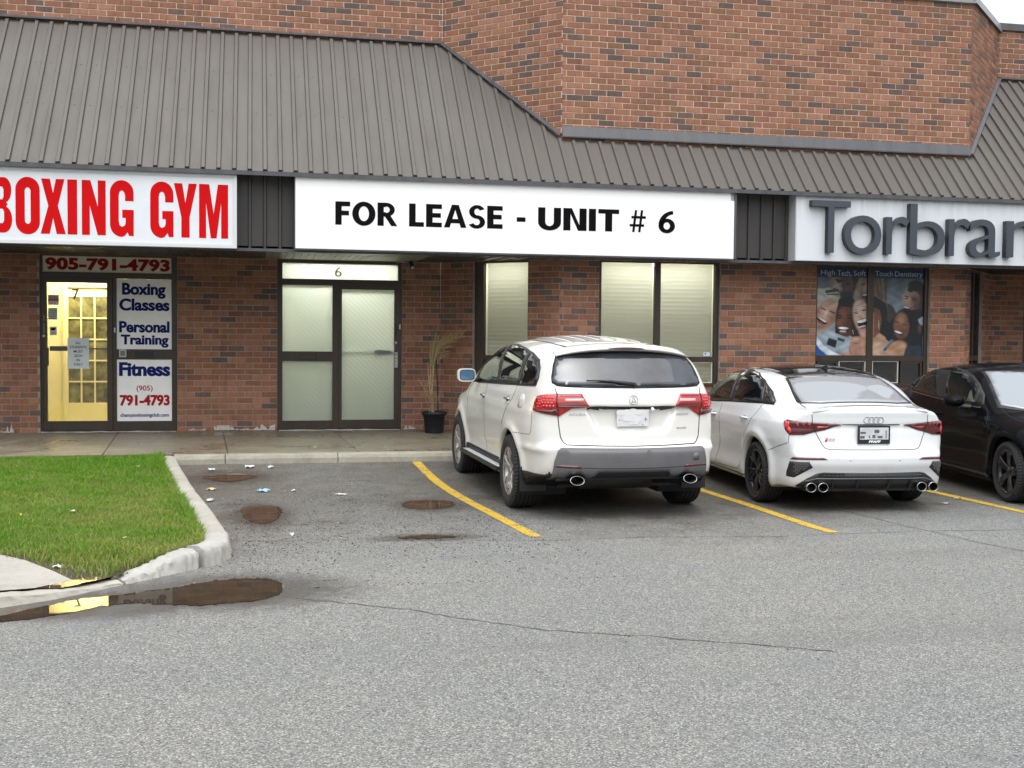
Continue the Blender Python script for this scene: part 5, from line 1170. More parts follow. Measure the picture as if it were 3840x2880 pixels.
def poster(u0, u1, lb, words):
    root = empty('window_poster', W3.w((u0+u1)/2, RD-.02, 1.47)); setp(root, lb, 'poster', None)
    off = Vector((W3.ox, W3.oy, 0))-Vector(root.location)
    # poster spans x 8.43 -> 10.30 over both panes (hidden middle strip behind the mullion)
    U0, U1 = 4.11, 5.945; H_, W_ = IMG.shape[:2]; i0 = int((u0-U0)/(U1-U0)*W_+.5); i1 = int((u1-U0)/(U1-U0)*W_+.5); i0 = max(i0, 0); i1 = min(i1, W_)
    nxp, nyp = i1-i0, H_; xs_ = np.linspace(u0, u1, nxp+1); zs_ = np.linspace(2.822, 1.464, nyp+1)
    XX, ZZ = np.meshgrid(xs_, zs_); V = np.c_[XX.ravel(), np.full(XX.size, RD-.014), ZZ.ravel()]
    j, i = np.mgrid[0:nyp, 0:nxp]; a = (j*(nxp+1)+i).ravel(); F = np.c_[a, a+nxp+1, a+nxp+2, a+1]
    o = npmesh('print', V, F, M['poster'], root, smooth=False); ca = o.data.attributes.new('col', 'FLOAT_COLOR', 'CORNER')
    c = np.ones((nyp*nxp, 4, 4), np.float32); c[:, :, :3] = IMG[:, i0:i1].reshape(-1, 1, 3); ca.data.foreach_set('color', c.ravel()); o.location = off
    b = MB(); b.box(u0, u1, RD-.0135, RD-.0115, 1.464, 2.822); o = b.build('backing', M['panel_white'], root); o.location = off
    for w, a_, c_ in words:
        o = text_fit('word', w, a_, c_, 2.705 if not any(k in w for k in 'gy,') else 2.682, 2.785, RD-.0155, simple('poster_text', (.42, .50, .56), .4), root, weight=.0); o.location = off
k1 = lambda px: 4.11+(px-95)/(895-95)*.852
kr = lambda px: 5.065+(px-990)/(1770-990)*.88
poster(4.11, 4.962, 'left half of the poster of laughing people with a raised camera', [('High', k1(160), k1(378)), ('Tech,', k1(420), k1(640)), ('Soft', k1(680), k1(872))])
poster(5.065, 5.945, 'right half of the poster headed Touch Dentistry', [('Touch', kr(1020), kr(1285)), ('Dentistry', kr(1320), kr(1745))])
# narrow print in the slanted window
rt = empty('window_poster', W4.w(.63, RD-.02, 1.47)); setp(rt, 'dark narrow poster strip in the slanted window right of the brick pier', 'poster'); rt.rotation_euler = (0, 0, W4.ang)
V = []; F = []; C = []; nx_, ny_ = 20, 60
for j in range(ny_+1):
    for i in range(nx_+1): V.append((.40+(.46)*i/nx_, RD-.014, 2.82-1.36*j/ny_))
for j in range(ny_):
    for i in range(nx_):
        a = j*(nx_+1)+i; F.append((a, a+nx_+1, a+nx_+2, a+1)); t = j/ny_; x_ = i/nx_
        c = (.012, .065, .17) if t < .1 else ((.07, .075, .08) if t < .45 else ((.40, .25, .25) if x_ < .55+.3*math.sin(t*9) else (.05, .05, .06)))
        if t > .35 and abs(x_-(.25+.3*math.sin(t*5))) < .13: c = (.20, .12, .09)
        C.append(c)
o = npmesh('print', V, F, M['poster'], rt, smooth=False); ca = o.data.attributes.new('col', 'FLOAT_COLOR', 'CORNER'); c = np.ones((len(F), 4, 4), np.float32); c[:, :, :3] = np.array(C)[:, None, :]; ca.data.foreach_set('color', c.ravel())
o.location = Matrix.Rotation(-W4.ang, 4, 'Z') @ (Vector((W4.ox, W4.oy, 0))-Vector(rt.location))

# ---------------------------------------------------------------- dead palm in a pot
pot = empty('potted_palm', (2.66, 17.62, .24)); setp(pot, 'dead dry palm in a black nursery pot against the brick', 'potted plant')
b = MB(); b.lathe([(0, .0), (.135, 0), (.14, .01), (.165, .27), (.19, .275), (.195, .31), (.19, .325), (.178, .325), (.172, .28), (.0, .275)], 36); b.build('flower_pot', simple('pot_plastic', (.012, .016, .022), .4), pot, True)
M['straw'] = simple('dry_frond', (.24, .185, .085), .8, 40, .35); M['straw2'] = simple('dry_stem', (.36, .28, .15), .8, 30, .35)
b = MB()
def tp(pts, r0, r1): b.tube(pts, [r0+(r1-r0)*i/(len(pts)-1) for i in range(len(pts))], 6)
tp([(-.02, 0, .27), (-.03, 0, .42), (-.035, 0, .6)], .035, .02)
for k in range(9):
    a = random.uniform(-1, 1)*.03; b.tube([(-.03+a, random.uniform(-.02, .02), .28), (-.04+a*1.6, .0, .28+random.uniform(.05, .14))], [.008, .003], 5)
b.build('stump', simple('stump', (.22, .16, .09), .9, 40, .4), pot)
b = MB()
for base, mid, tip, r in (((-.03, 0, .4), (-.075, 0, .70), (-.105, .0, 1.07), .014), ((-.03, 0, .5), (-.03, .0, .80), (.0, 0, 1.12), .016), ((-.04, 0, .45), (-.15, -.02, .66), (-.255, -.02, .83), .010), ((-.03, 0, .45), (-.055, .0, .75), (-.06, .0, 1.0), .013), ((.0, 0, .35), (.05, -.01, .50), (.075, -.02, .60), .006), ((-.09, 0, .62), (-.14, 0, .72), (-.19, 0, .88), .004), ((-.19, 0, .62), (-.13, 0, .72), (-.06, 0, .80), .004), ((-.07, 0, .38), (-.12, 0, .48), (-.14, 0, .54), .005)):
    tp([base, mid, tip], r, r*.35)
b.build('dry_stalks', M['straw2'], pot, True)
b = MB(); r = random.Random(5)
def leaflet(p0, p1, w, mat=0, bend=.05):
    p0, p1 = Vector(p0), Vector(p1); d = p1-p0; s_ = d.cross(Vector((0, 1, 0))).normalized(); m = (p0+p1)/2+Vector((r.uniform(-.01, .01), r.uniform(-.02, .02), bend*d.length))
    m2 = p0+d*.8+Vector((0, 0, bend*d.length*.7)); b.raw([p0-s_*w*.4, p0+s_*w*.4, m+s_*w, m-s_*w, m2+s_*w*.8, m2-s_*w*.8, p1], [(0, 1, 2, 3), (3, 2, 4, 5), (5, 4, 6)])
# main frond, bent over to the right
def fp(t): return Vector((-.03+.05*t+.42*t**3.0, -.03*t, .95+.62*t-.12*t**4))
for i in range(24):
    t = .12+.86*i/24; p = fp(t); L = .34*(1-.35*t)
    a = math.radians(78-38*t+r.uniform(-9, 9)); leaflet(p, p+Vector((math.cos(a)*L, r.uniform(-.05, .05), math.sin(a)*L*.95)), .006)
    if i % 2: a = math.radians(30-18*t+r.uniform(-8, 8)); leaflet(p, p+Vector((math.cos(a)*L*.9, r.uniform(-.05, .05), math.sin(a)*L*.6)), .006, bend=.12)
for i in range(16):
    x0 = r.uniform(-.07, .0); leaflet((x0, 0, .85+r.uniform(0, .2)), (x0+r.uniform(-.03, .10), r.uniform(-.03, .03), 1.35+r.uniform(0, .22)), .009)
b.tube([fp(i/8) for i in range(9)], [.012, .011, .010, .009, .008, .006, .005, .004, .002], 6)
b.build('frond', M['straw'], pot)
b = MB(); b.tube([(.06, .0, .30), (.05, 0, .7), (.025, 0, 1.12)], .011, 8); b.build('stake', M['black'], pot)

# ================================================================ CARS
# Each car body is an implicit surface f(x, y, z) < 0 in its own metric frame
# (x right, y forward, z up, origin on the ground under the rear axle); panels, glass and lamps are laid on it.
def cubic(keys):
    kx_ = np.array([k[0] for k in keys], float); ky_ = np.array([k[1] for k in keys], float)
    h = np.diff(kx_); d = np.diff(ky_)/h; m = np.zeros(len(kx_))
    for i in range(1, len(kx_)-1):
        if d[i-1]*d[i] > 0: w1, w2 = 2*h[i]+h[i-1], h[i]+2*h[i-1]; m[i] = (w1+w2)/(w1/d[i-1]+w2/d[i])
    m[0], m[-1] = d[0], d[-1]
    def g(x):
        x = np.asarray(x, float); i = np.clip(np.searchsorted(kx_, x)-1, 0, len(h)-1); t = (x-kx_[i])/h[i]; tc = np.clip(t, 0, 1)
        v = (2*tc**3-3*tc**2+1)*ky_[i]+(tc**3-2*tc**2+tc)*h[i]*m[i]+(-2*tc**3+3*tc**2)*ky_[i+1]+(tc**3-tc**2)*h[i]*m[i+1]
        return v+np.where(t < 0, t*h[i]*m[i], 0)+np.where(t > 1, (t-1)*h[i]*m[i+1], 0)
    return g
def smax(a, b, k): return .5*(a+b+np.sqrt((a-b)**2+k*k))
def smin(a, b, k): return .5*(a+b-np.sqrt((a-b)**2+k*k))
def bump01(x, a, b, s): return 1/(1+np.exp(-(x-a)/s))*1/(1+np.exp((x-b)/s))

class Shape: pass
def make_suv():
    S = Shape()
    Wz = cubic([(.15, .84), (.30, .925), (.42, .945), (.55, .950), (.70, .965), (.85, .968), (1.0, .955), (1.12, .935), (1.20, .915), (1.28, .885), (1.40, .848), (1.52, .802), (1.62, .755), (1.72, .70), (1.85, .60)])
    plan = cubic([(-1.2, .74), (-1.05, .83), (-.9, .89), (-.7, .945), (-.4, .982), (0, 1.), (.6, 1.), (1.8, 1.), (2.75, .99), (3.2, .955), (3.5, .89), (3.75, .78), (3.95, .62)])
    yr = cubic([(.15, -.90), (.32, -.98), (.42, -1.03), (.50, -1.06), (.67, -1.075), (.705, -1.045), (.74, -1.015), (.85, -1.0), (1.0, -.985), (1.055, -.98), (1.075, -.998), (1.15, -.985), (1.22, -.955), (1.30, -.90), (1.45, -.80), (1.57, -.715), (1.64, -.66), (1.75, -.55), (1.9, -.35)])
    T = cubic([(-1.3, 1.45), (-1.0, 1.56), (-.75, 1.625), (-.5, 1.668), (-.2, 1.695), (.2, 1.722), (.7, 1.737), (1.1, 1.728), (1.5, 1.69), (1.75, 1.63), (2.0, 1.50), (2.35, 1.28), (2.6, 1.14), (2.8, 1.09), (3.2, 1.045), (3.5, .97), (3.72, .84), (3.85, .65)])
    dT = lambda y: (T(y+.01)-T(y-.01))/.02
    yf = cubic([(.15, 3.55), (.3, 3.70), (.5, 3.78), (.75, 3.79), (.95, 3.70), (1.05, 3.55), (1.2, 3.2)])
    zlow = cubic([(-1.2, .425), (-.8, .395), (-.55, .33), (-.38, .25), (0, .24), (3.9, .24)])
    def f(P):
        x = np.abs(P[:, 0]); y = P[:, 1]; z = P[:, 2]
        W = Wz(z)*plan(y)
        for ya in (0, 2.75):
            r = np.hypot(y-ya, z-.36); W = W+.026*np.exp(-((r-.45)/.06)**2)*np.clip((z-.1)/.2, 0, 1)*np.clip((1.1-z)/.15, 0, 1)
        W = W-.014*np.exp(-((z-.50)/.07)**2)*bump01(y, .45, 2.3, .05)           # hollow low on the doors
        W = W+.007*np.exp(-((z-1.0)/.05)**2)
        W = W+.016*np.exp(-((z-.66)/.035)**2)*bump01(y, -1.2, -.45, .05)           # bumper shoulder
        side = (x-W)
        crown = .075*(x/.7)**2+.03*(x/.7)**6*0
        top = (z-(T(y)-crown*np.clip((z-1.2)/.3, .25, 1)))/np.sqrt(1+dT(y)**2)
        bow = .11*(x/.8)**2.4+.02*x
        rec = .042*bump01(x, -9, .335+.10*(z-.85)/.2, .010)*bump01(z, .835+.00*x, 1.057, .008)
        rear = (yr(z)+bow+rec-y)/1.06
        front = (y-(yf(z)-.22*(x/.8)**2.5))
        low = zlow(y)-z
        g = smax(side, top, .10); g = smax(g, rear, .07); g = smax(g, front, .10); g = smax(g, low, .03)
        return g
    S.f = f; S.axles = (0., 2.75); S.Rw = .368; S.Ra = .425; S.za = .375; S.bb = ((-1.13, 1.13), (-1.25, 3.95), (.18, 1.85)); S.half = .985
    return S
def make_sedan():
    S = Shape()     # white four-door saloon, short boot
    Wz = cubic([(.12, .78), (.22, .862), (.32, .885), (.42, .880), (.52, .875), (.62, .885), (.72, .900), (.80, .902), (.87, .897), (.905, .880), (.95, .855), (1.0, .83), (1.06, .80), (1.15, .77)])
    plan = cubic([(-1.05, .74), (-.93, .82), (-.8, .885), (-.6, .94), (-.3, .98), (0, 1.), (.6, 1.), (2.3, 1.), (2.8, .99), (3.1, .95), (3.35, .86), (3.55, .68)])
    yr = cubic([(.12, -.82), (.22, -.88), (.30, -.925), (.40, -.945), (.50, -.975), (.55, -.975), (.62, -.94), (.70, -.92), (.80, -.905), (.865, -.895), (.88, -.91), (.95, -.915), (1.02, -.925), (1.05, -.90), (1.1, -.8)])
    Tl = cubic([(-1.1, 1.02), (-.95, 1.035), (-.88, 1.040), (-.75, 1.045), (-.5, 1.062), (-.2, 1.07), (.3, 1.05), (1.0, 1.02), (1.8, 1.0), (2.1, 1.0), (2.6, .93), (3.0, .86), (3.3, .76), (3.5, .6)])
    Tg = cubic([(-.9, .93), (-.62, 1.065), (-.35, 1.178), (-.05, 1.30), (.2, 1.368), (.5, 1.408), (.9, 1.425), (1.2, 1.418), (1.5, 1.385), (1.8, 1.29), (2.2, 1.10), (2.5, .96)])
    Wg = cubic([(.8, .875), (.95, .862), (1.03, .835), (1.12, .806), (1.22, .762), (1.32, .710), (1.38, .67), (1.45, .60)])
    pg = cubic([(-.8, .72), (-.6, .80), (-.35, .865), (-.05, .94), (.3, .985), (.7, 1.), (1.3, 1.), (1.8, .98), (2.3, .94)])
    yf = cubic([(.12, 3.25), (.25, 3.38), (.5, 3.46), (.7, 3.44), (.85, 3.3), (1., 3.)])
    dT = lambda T, y: (T(y+.01)-T(y-.01))/.02
    def f(P):
        x = np.abs(P[:, 0]); y = P[:, 1]; z = P[:, 2]
        W = Wz(z)*plan(y)
        for ya in (0, 2.63):
            r = np.hypot(y-ya, z-.32); W = W+.024*np.exp(-((r-.42)/.055)**2)*np.clip((z-.1)/.15, 0, 1)*np.clip((1.0-z)/.15, 0, 1)
        W = W-.016*np.exp(-((z-.42)/.09)**2)*bump01(y, .42, 2.15, .05)
        side = x-W
        top = (z-(Tl(y)-.030*(x/.8)**2-.05*(x/.85)**8))/np.sqrt(1+dT(Tl, y)**2)
        bow = .16*(x/.8)**2.6
        lampdent = .0
        rear = (yr(z)+bow-y)/1.05
        front = y-(yf(z)-.28*(x/.8)**2.4)
        g = smax(side, top, .05); g = smax(g, rear, .035); g = smax(g, front, .08)
        gs = (x-Wg(z)*pg(y)); gt = (z-(Tg(y)-.055*(x/.62)**2))/np.sqrt(1+dT(Tg, y)**2)
        gh = smax(gs, gt, .075); gh = smax(gh, .8-z, .01); gh = smax(gh, -.70-y, .02)
        g = smin(g, gh, .035); g = smax(g, .19+.05*bump01(y, -9, -.42, .04)-z, .02)
        return g
    S.f = f; S.axles = (0., 2.63); S.Rw = .320; S.Ra = .365; S.za = .33; S.bb = ((-1.05, 1.05), (-1.1, 3.6), (.12, 1.52)); S.half = .892
    return S
def make_sedan2():
    S = Shape()     # black four-door saloon parked nose out
    Wz = cubic([(.12, .80), (.20, .865), (.28, .880), (.40, .872), (.55, .882), (.70, .900), (.80, .905), (.88, .895), (.95, .865), (1.02, .835), (1.08, .80)])
    plan = cubic([(-1.05, .74), (-.8, .88), (-.4, .97), (0, 1.), (.6, 1.), (2.2, 1.), (2.7, 1.0), (3.0, .965), (3.25, .89), (3.45, .76), (3.6, .6)])
    yr = cubic([(.12, -.85), (.4, -1.0), (.7, -1.0), (1.0, -.97), (1.1, -.85)])
    Tl = cubic([(-1.1, 1.05), (-.7, 1.09), (-.2, 1.06), (.4, 1.0), (1.2, .965), (1.9, .955), (2.15, .97), (2.5, .935), (2.9, .875), (3.2, .79), (3.4, .66), (3.55, .5)])
    Tg = cubic([(-.9, 1.0), (-.62, 1.13), (-.3, 1.285), (.0, 1.375), (.3, 1.42), (.7, 1.447), (1.05, 1.452), (1.35, 1.435), (1.6, 1.37), (1.9, 1.21), (2.2, 1.04), (2.45, .90)])
    Wg = cubic([(.8, .88), (.92, .865), (1.0, .84), (1.1, .80), (1.2, .762), (1.3, .712), (1.38, .665), (1.46, .59)])
    pg = cubic([(-.8, .80), (-.4, .90), (0, .965), (.4, .992), (.8, 1.), (1.3, 1.), (1.8, .975), (2.3, .93)])
    yf = cubic([(.12, 3.45), (.25, 3.55), (.5, 3.58), (.7, 3.5), (.85, 3.3), (1., 3.)])
    dT = lambda T, y: (T(y+.01)-T(y-.01))/.02
    def f(P):
        x = np.abs(P[:, 0]); y = P[:, 1]; z = P[:, 2]
        W = Wz(z)*plan(y)
        for ya in (0, 2.712):
            r = np.hypot(y-ya, z-.32); W = W+.030*np.exp(-((r-.42)/.06)**2)*np.clip((z-.1)/.15, 0, 1)*np.clip((1.0-z)/.15, 0, 1)
        W = W-.026*np.exp(-((z-.45-.03*(y-1.3))/.10)**2)*bump01(y, .40, 2.2, .06)
        W = W+.010*np.exp(-((z-.84+.03*(y-1.5))/.03)**2)
        side = x-W
        top = (z-(Tl(y)-.045*(x/.8)**2-.05*(x/.85)**8))/np.sqrt(1+dT(Tl, y)**2)
        rear = (yr(z)+.16*(x/.8)**2.6-y)/1.05; front = y-(yf(z)-.38*(x/.8)**2.2)
        g = smax(side, top, .06); g = smax(g, rear, .05); g = smax(g, front, .08)
        gs = x-Wg(z)*pg(y); gt = (z-(Tg(y)-.055*(x/.62)**2))/np.sqrt(1+dT(Tg, y)**2)
        gh = smax(smax(smax(gs, gt, .07), .8-z, .01), -.72-y, .02)
        return smax(smin(g, gh, .035), .17-z, .02)
    S.f = f; S.axles = (0., 2.712); S.Rw = .325; S.Ra = .372; S.za = .33; S.bb = ((-1.05, 1.05), (-1.15, 3.75), (.10, 1.55)); S.half = .895
    return S
def hit(S, O, Dr, far=14., step=.02, near=0.):
    """first crossing of rays O + t*Dr with the body (Dr unit)"""
    O = np.asarray(O, float); Dr = np.asarray(Dr, float); n = len(O); t = np.full(n, near); prev = S.f(O+Dr*t[:, None]); found = np.zeros(n, bool); lo = t.copy(); hi = t.copy(); best = np.full(n, 1e9); bt = t.copy()
    k = int((far-near)/step)
    for i in range(k):
        if found.all(): break
        tn = t+step; v = S.f(O+Dr*tn[:, None]); c = (~found) & (v < 0); lo[c] = t[c]; hi[c] = tn[c]; found |= c
        b_ = (~found) & (v < best); best[b_] = v[b_]; bt[b_] = tn[b_]; t = tn
    for _ in range(22):
        m = (lo+hi)/2; v = S.f(O+Dr*m[:, None]); neg = v < 0; hi = np.where(neg, m, hi); lo = np.where(neg, lo, m)
    tt = np.where(found, (lo+hi)/2, bt); return O+Dr*tt[:, None], found
def grad(S, P, e=.004):
    g = np.empty_like(P)
    for a in range(3):
        d = np.zeros(3); d[a] = e; g[:, a] = S.f(P+d)-S.f(P-d)
    return g/np.maximum(1e-9, np.linalg.norm(g, axis=1))[:, None]

def surface_net(S, h=.025):
    (xa, xb), (ya, yb), (za, zb) = S.bb
    nx_, ny_, nz_ = int((xb-xa)/h)+1, int((yb-ya)/h)+1, int((zb-za)/h)+1
    X = xa+h*np.arange(nx_); Y = ya+h*np.arange(ny_); Z = za+h*np.arange(nz_)
    G = np.stack(np.meshgrid(X, Y, Z, indexing='ij'), -1); v = S.f(G.reshape(-1, 3)).reshape(nx_, ny_, nz_)
    neg = v < 0; c = neg[:-1, :-1, :-1].astype(int)
    for dx in (0, 1):
        for dy in (0, 1):
            for dz in (0, 1):
                if dx+dy+dz: c = c+neg[dx:nx_-1+dx, dy:ny_-1+dy, dz:nz_-1+dz]
    act = (c > 0) & (c < 8); ids = -np.ones(act.shape, int); ids[act] = np.arange(act.sum())
    ii = np.argwhere(act); acc = np.zeros((len(ii), 3)); cnt = np.zeros(len(ii))
    corners = [(a, b, d) for a in (0, 1) for b in (0, 1) for d in (0, 1)]
    for a in corners:
        for ax in range(3):
            if a[ax]: continue
            b2 = list(a); b2[ax] = 1
            va = v[ii[:, 0]+a[0], ii[:, 1]+a[1], ii[:, 2]+a[2]]; vb = v[ii[:, 0]+b2[0], ii[:, 1]+b2[1], ii[:, 2]+b2[2]]
            m = (va < 0) != (vb < 0); t = np.where(m, va/np.where(va-vb == 0, 1, va-vb), 0)
            p = np.array(a)[None, :]+t[:, None]*(np.array(b2)-np.array(a))[None, :]; acc[m] += p[m]; cnt[m] += 1
    P = (ii+acc/cnt[:, None])*h+np.array([xa, ya, za])
    for _ in range(4):
        e = .003; fv = S.f(P); g = np.empty_like(P)
        for a in range(3):
            d = np.zeros(3); d[a] = e; g[:, a] = (S.f(P+d)-S.f(P-d))/(2*e)
        g2 = (g*g).sum(1); st = np.clip(fv/np.maximum(g2, .2), -.01, .01); P = P-g*st[:, None]
    F = []
    for ax in range(3):
        sl0 = [slice(None)]*3; sl1 = [slice(None)]*3; sl0[ax] = slice(0, -1); sl1[ax] = slice(1, None)
        ch = neg[tuple(sl0)] != neg[tuple(sl1)]; e = np.argwhere(ch); o1, o2 = [(1, 2), (2, 0), (0, 1)][ax]
        ok = (e[:, o1] > 0) & (e[:, o2] > 0) & (e[:, o1] < act.shape[o1]) & (e[:, o2] < act.shape[o2]); e = e[ok]
        def idx(d1, d2):
            q = e.copy(); q[:, o1] -= d1; q[:, o2] -= d2; return ids[q[:, 0], q[:, 1], q[:, 2]]
        q = np.stack([idx(1, 1), idx(0, 1), idx(0, 0), idx(1, 0)], 1); s = neg[e[:, 0], e[:, 1], e[:, 2]]
        q[~s] = q[~s][:, ::-1]; F.append(q[(q >= 0).all(1)])
    return P, np.concatenate(F)

class Car:
    def __init__(s, name, S, loc, yaw, label, cat, pitch=0., group=None):
        s.S = S; s.root = empty(name, loc, (pitch, 0, yaw)); setp(s.root, label, cat, group)
    def part(s, o, parent=None): o.parent = parent or s.root; return o
    def shell(s, mat, regions, h=.025, matdark=None):
        """regions: list of (name, fn(centres, normals) -> mask); the rest is the body"""
        P, F = surface_net(s.S, h); S = s.S
        for ya in S.axles:       # clean wheel arches
            dy, dz = P[:, 1]-ya, P[:, 2]-S.za; r = np.hypot(dy, dz); near = (np.abs(P[:, 0]) > .5) & (np.abs(r-S.Ra) < h*.62)
            k = S.Ra/np.maximum(r, 1e-6); P[near, 1] = ya+dy[near]*k[near]; P[near, 2] = S.za+dz[near]*k[near]
        keep = np.ones(len(F), bool)
        for ya in S.axles:
            r = np.hypot(P[:, 1]-ya, P[:, 2]-S.za); inn = (r <= S.Ra+1e-4) & (np.abs(P[:, 0]) > .5); keep &= ~inn[F].all(1)
        F = F[keep]; C = P[F].mean(1); a = P[F[:, 1]]-P[F[:, 0]]; b = P[F[:, 2]]-P[F[:, 0]]; N = np.cross(a, b); N /= np.maximum(1e-9, np.linalg.norm(N, axis=1))[:, None]
        nrm = grad(S, P); left = np.ones(len(F), bool); outp = {}
        for nm, fn in regions:
            m = fn(C, N) & left; left &= ~m; outp.setdefault(nm, []).append(m)
        def make(nm, m):
            f = F[m]
            if len(f) == 0: return None
            u, inv = np.unique(f, return_inverse=True); o = npmesh(nm, P[u], inv.reshape(f.shape), mat, s.root)
            try: o.data.normals_split_custom_set_from_vertices([tuple(q) for q in nrm[u]])
            except Exception: pass
            return o
        s.body = make('body', left); s.parts = {}
        for nm, fn in regions:
            for m in outp.pop(nm, []): s.parts.setdefault(nm, []).append(make(nm, m))
        # inner arches
        for ya in S.axles:
            for sg in (-1, 1):
                b = MB(); n = 24; ring = []
                for i in range(n+1):
                    t = math.radians(-28+236*i/n); ring.append((ya+math.cos(t)*S.Ra, S.za+math.sin(t)*S.Ra))
                xo = S.half-.05; xi = .48
                for i in range(n):
                    (y0, z0), (y1, z1) = ring[i], ring[i+1]; b.poly([(sg*xo, y0, z0), (sg*xo, y1, z1), (sg*xi, y1, z1), (sg*xi, y0, z0)])
                b.poly([(sg*xi, y, z) for y, z in ring]); s.part(b.build('wheel_well', M['black']))
        # rolled arch lip
        for ya in S.axles:
            for sg in (-1, 1):
                n = 40; th = np.radians(np.linspace(-12, 192, n+1)); rows = []
                for rr, off in ((S.Ra+.016, .0005), (S.Ra+.004, .004), (S.Ra-.004, .002)):
                    O = np.c_[np.full(n+1, sg*1.4), ya+np.cos(th)*rr, S.za+np.sin(th)*rr]; D_ = np.tile([-sg*1., 0, 0], (n+1, 1)); Q, fd = hit(S, O, D_, 1.1, .02); Q[:, 0] += sg*off; rows.append(Q)
                q = rows[-1].copy(); q[:, 0] -= sg*.045; rows.append(q)
                V = np.concatenate(rows); Fl = []
                ok = rows[0][:, 2] > .2
                for j in range(len(rows)-1):
                    for i in range(n):
                        if ok[i] and ok[i+1]:
                            a0 = j*(n+1)+i; Fl.append((a0, a0+1, a0+n+2, a0+n+1) if sg < 0 else (a0, a0+n+1, a0+n+2, a0+1))
                npmesh('arch_lip', V, Fl, mat, s.root)
        # floor pan
        b = MB(); y0, y1 = S.bb[1][0]+.25, S.bb[1][1]-.3; b.box(-.58, .58, y0+.55, y1-.1, .25, .30); s.part(b.build('underbody', M['black']))
    BAS = {'rear': ((0, -1, 0), (1, 0, 0), (0, 0, 1)), 'left': ((-1, 0, 0), (0, 1, 0), (0, 0, 1)), 'right': ((1, 0, 0), (0, 1, 0), (0, 0, 1)), 'top': ((0, 0, 1), (1, 0, 0), (0, 1, 0)), 'front': ((0, 1, 0), (1, 0, 0), (0, 0, 1)),
           'rl': ((-.574, -.819, 0), (.819, -.574, 0), (0, 0, 1)), 'rr': ((.574, -.819, 0), (.819, .574, 0), (0, 0, 1)), 'fr': ((.6, .8, 0), (.8, -.6, 0), (0, 0, 1)), 'fl': ((-.6, .8, 0), (.8, .6, 0), (0, 0, 1)),
           'fup': ((0, .8, .6), (1, 0, 0), (0, -.6, .8)), 'rup': ((0, -.8, .6), (1, 0, 0), (0, .6, .8))}
    def lay(s, view, q, off=0.):
        n, u, v = [np.array(a, float) for a in s.BAS[view]]; q = np.asarray(q, float); O = q[:, :1]*u+q[:, 1:2]*v+n*2.6
        if view in ('rl', 'rr', 'fr', 'fl', 'top', 'fup', 'rup', 'left', 'right', 'front'): O = q[:, :1]*u+q[:, 1:2]*v+n*4.6
        P, fd = hit(s.S, O, np.tile(-n, (len(O), 1)), 5.2, .03)
        return P+grad(s.S, P)*(off if np.isscalar(off) else np.asarray(off)[:, None]), fd
    def patch(s, name, view, pts, mat, off=.003, res=.035, parent=None, smooth=True, round_=0, rim=.006, dome=0.):
        pts = [tuple(p) for p in pts]
        if round_:
            for _ in range(round_):
                out = []; n = len(pts)
                for i in range(n):
                    a, c = pts[i], pts[(i+1) % n]; out += [(a[0]*.8+c[0]*.2, a[1]*.8+c[1]*.2), (a[0]*.2+c[0]*.8, a[1]*.2+c[1]*.8)]
                pts = out
        bd = []
        for i in range(len(pts)):
            a, c = pts[i], pts[(i+1) % len(pts)]; L = math.dist(a, c); k = max(1, int(L/res))
            for j in range(k): bd.append((a[0]+(c[0]-a[0])*j/k, a[1]+(c[1]-a[1])*j/k))
        nb = len(bd); B = np.array(bd); lo, hi_ = B.min(0), B.max(0)
        gx_, gy_ = np.meshgrid(np.arange(lo[0]+res/2, hi_[0], res), np.arange(lo[1]+res/2, hi_[1], res)); G = np.c_[gx_.ravel(), gy_.ravel()]
        ins = np.zeros(len(G), bool); dmin = np.full(len(G), 9.)
        for i in range(nb):
            x1, y1 = B[i]; x2, y2 = B[i-1]
            if y1 != y2: ins ^= ((y1 > G[:, 1]) != (y2 > G[:, 1])) & (G[:, 0] < (x2-x1)*(G[:, 1]-y1)/(y2-y1)+x1)
            dmin = np.minimum(dmin, np.hypot(G[:, 0]-x1, G[:, 1]-y1))
        G = G[ins & (dmin > res*.55)]; allp = [Vector(p) for p in bd]+[Vector(p) for p in G]
        vv, ee, ff, ov, _, _ = geometry.delaunay_2d_cdt(allp, [(i, (i+1) % nb) for i in range(nb)], [], 1, 1e-6)
        A = np.array([(v.x, v.y) for v in vv])
        # signed area to find the face orientation, drop anything outside
        o_ = off
        if dome:
            d = np.full(len(A), 9.)
            for i in range(nb): d = np.minimum(d, np.hypot(A[:, 0]-B[i][0], A[:, 1]-B[i][1]))
            o_ = off+dome*(1-np.exp(-d/.03))
        P, fd = s.lay(view, A, o_); F_l = [tuple(f) for f in ff]; n_ = np.array(s.BAS[view][0])
        if F_l:
            a, b, c = [P[[f[k] for f in F_l]] for k in (0, 1, 2)]; nn = np.cross(b-a, c-a).dot(n_)
            F_l = [f if q > 0 else f[::-1] for f, q in zip(F_l, nn)]
        nV = len(P); V = list(map(tuple, P)); R = P[:0]
        # rim going down into the body
        edge = {}
        for f in F_l:
            for i in range(len(f)):
                e = (f[i], f[(i+1) % len(f)]); edge[e] = edge.get(e, 0)+1
        bnd = [e for e in edge if (e[1], e[0]) not in edge]
        g = grad(s.S, P); m = {}
        for a_, b_ in bnd:
            for q in (a_, b_):
                if q not in m: m[q] = len(V); V.append(tuple(P[q]-g[q]*(rim+off)))
        for a_, b_ in bnd: F_l.append((b_, a_, m[a_], m[b_]))
        me = bpy.data.meshes.new(name); me.from_pydata([tuple(float(c) for c in v) for v in V], [], F_l); me.materials.append(mat); me.update()
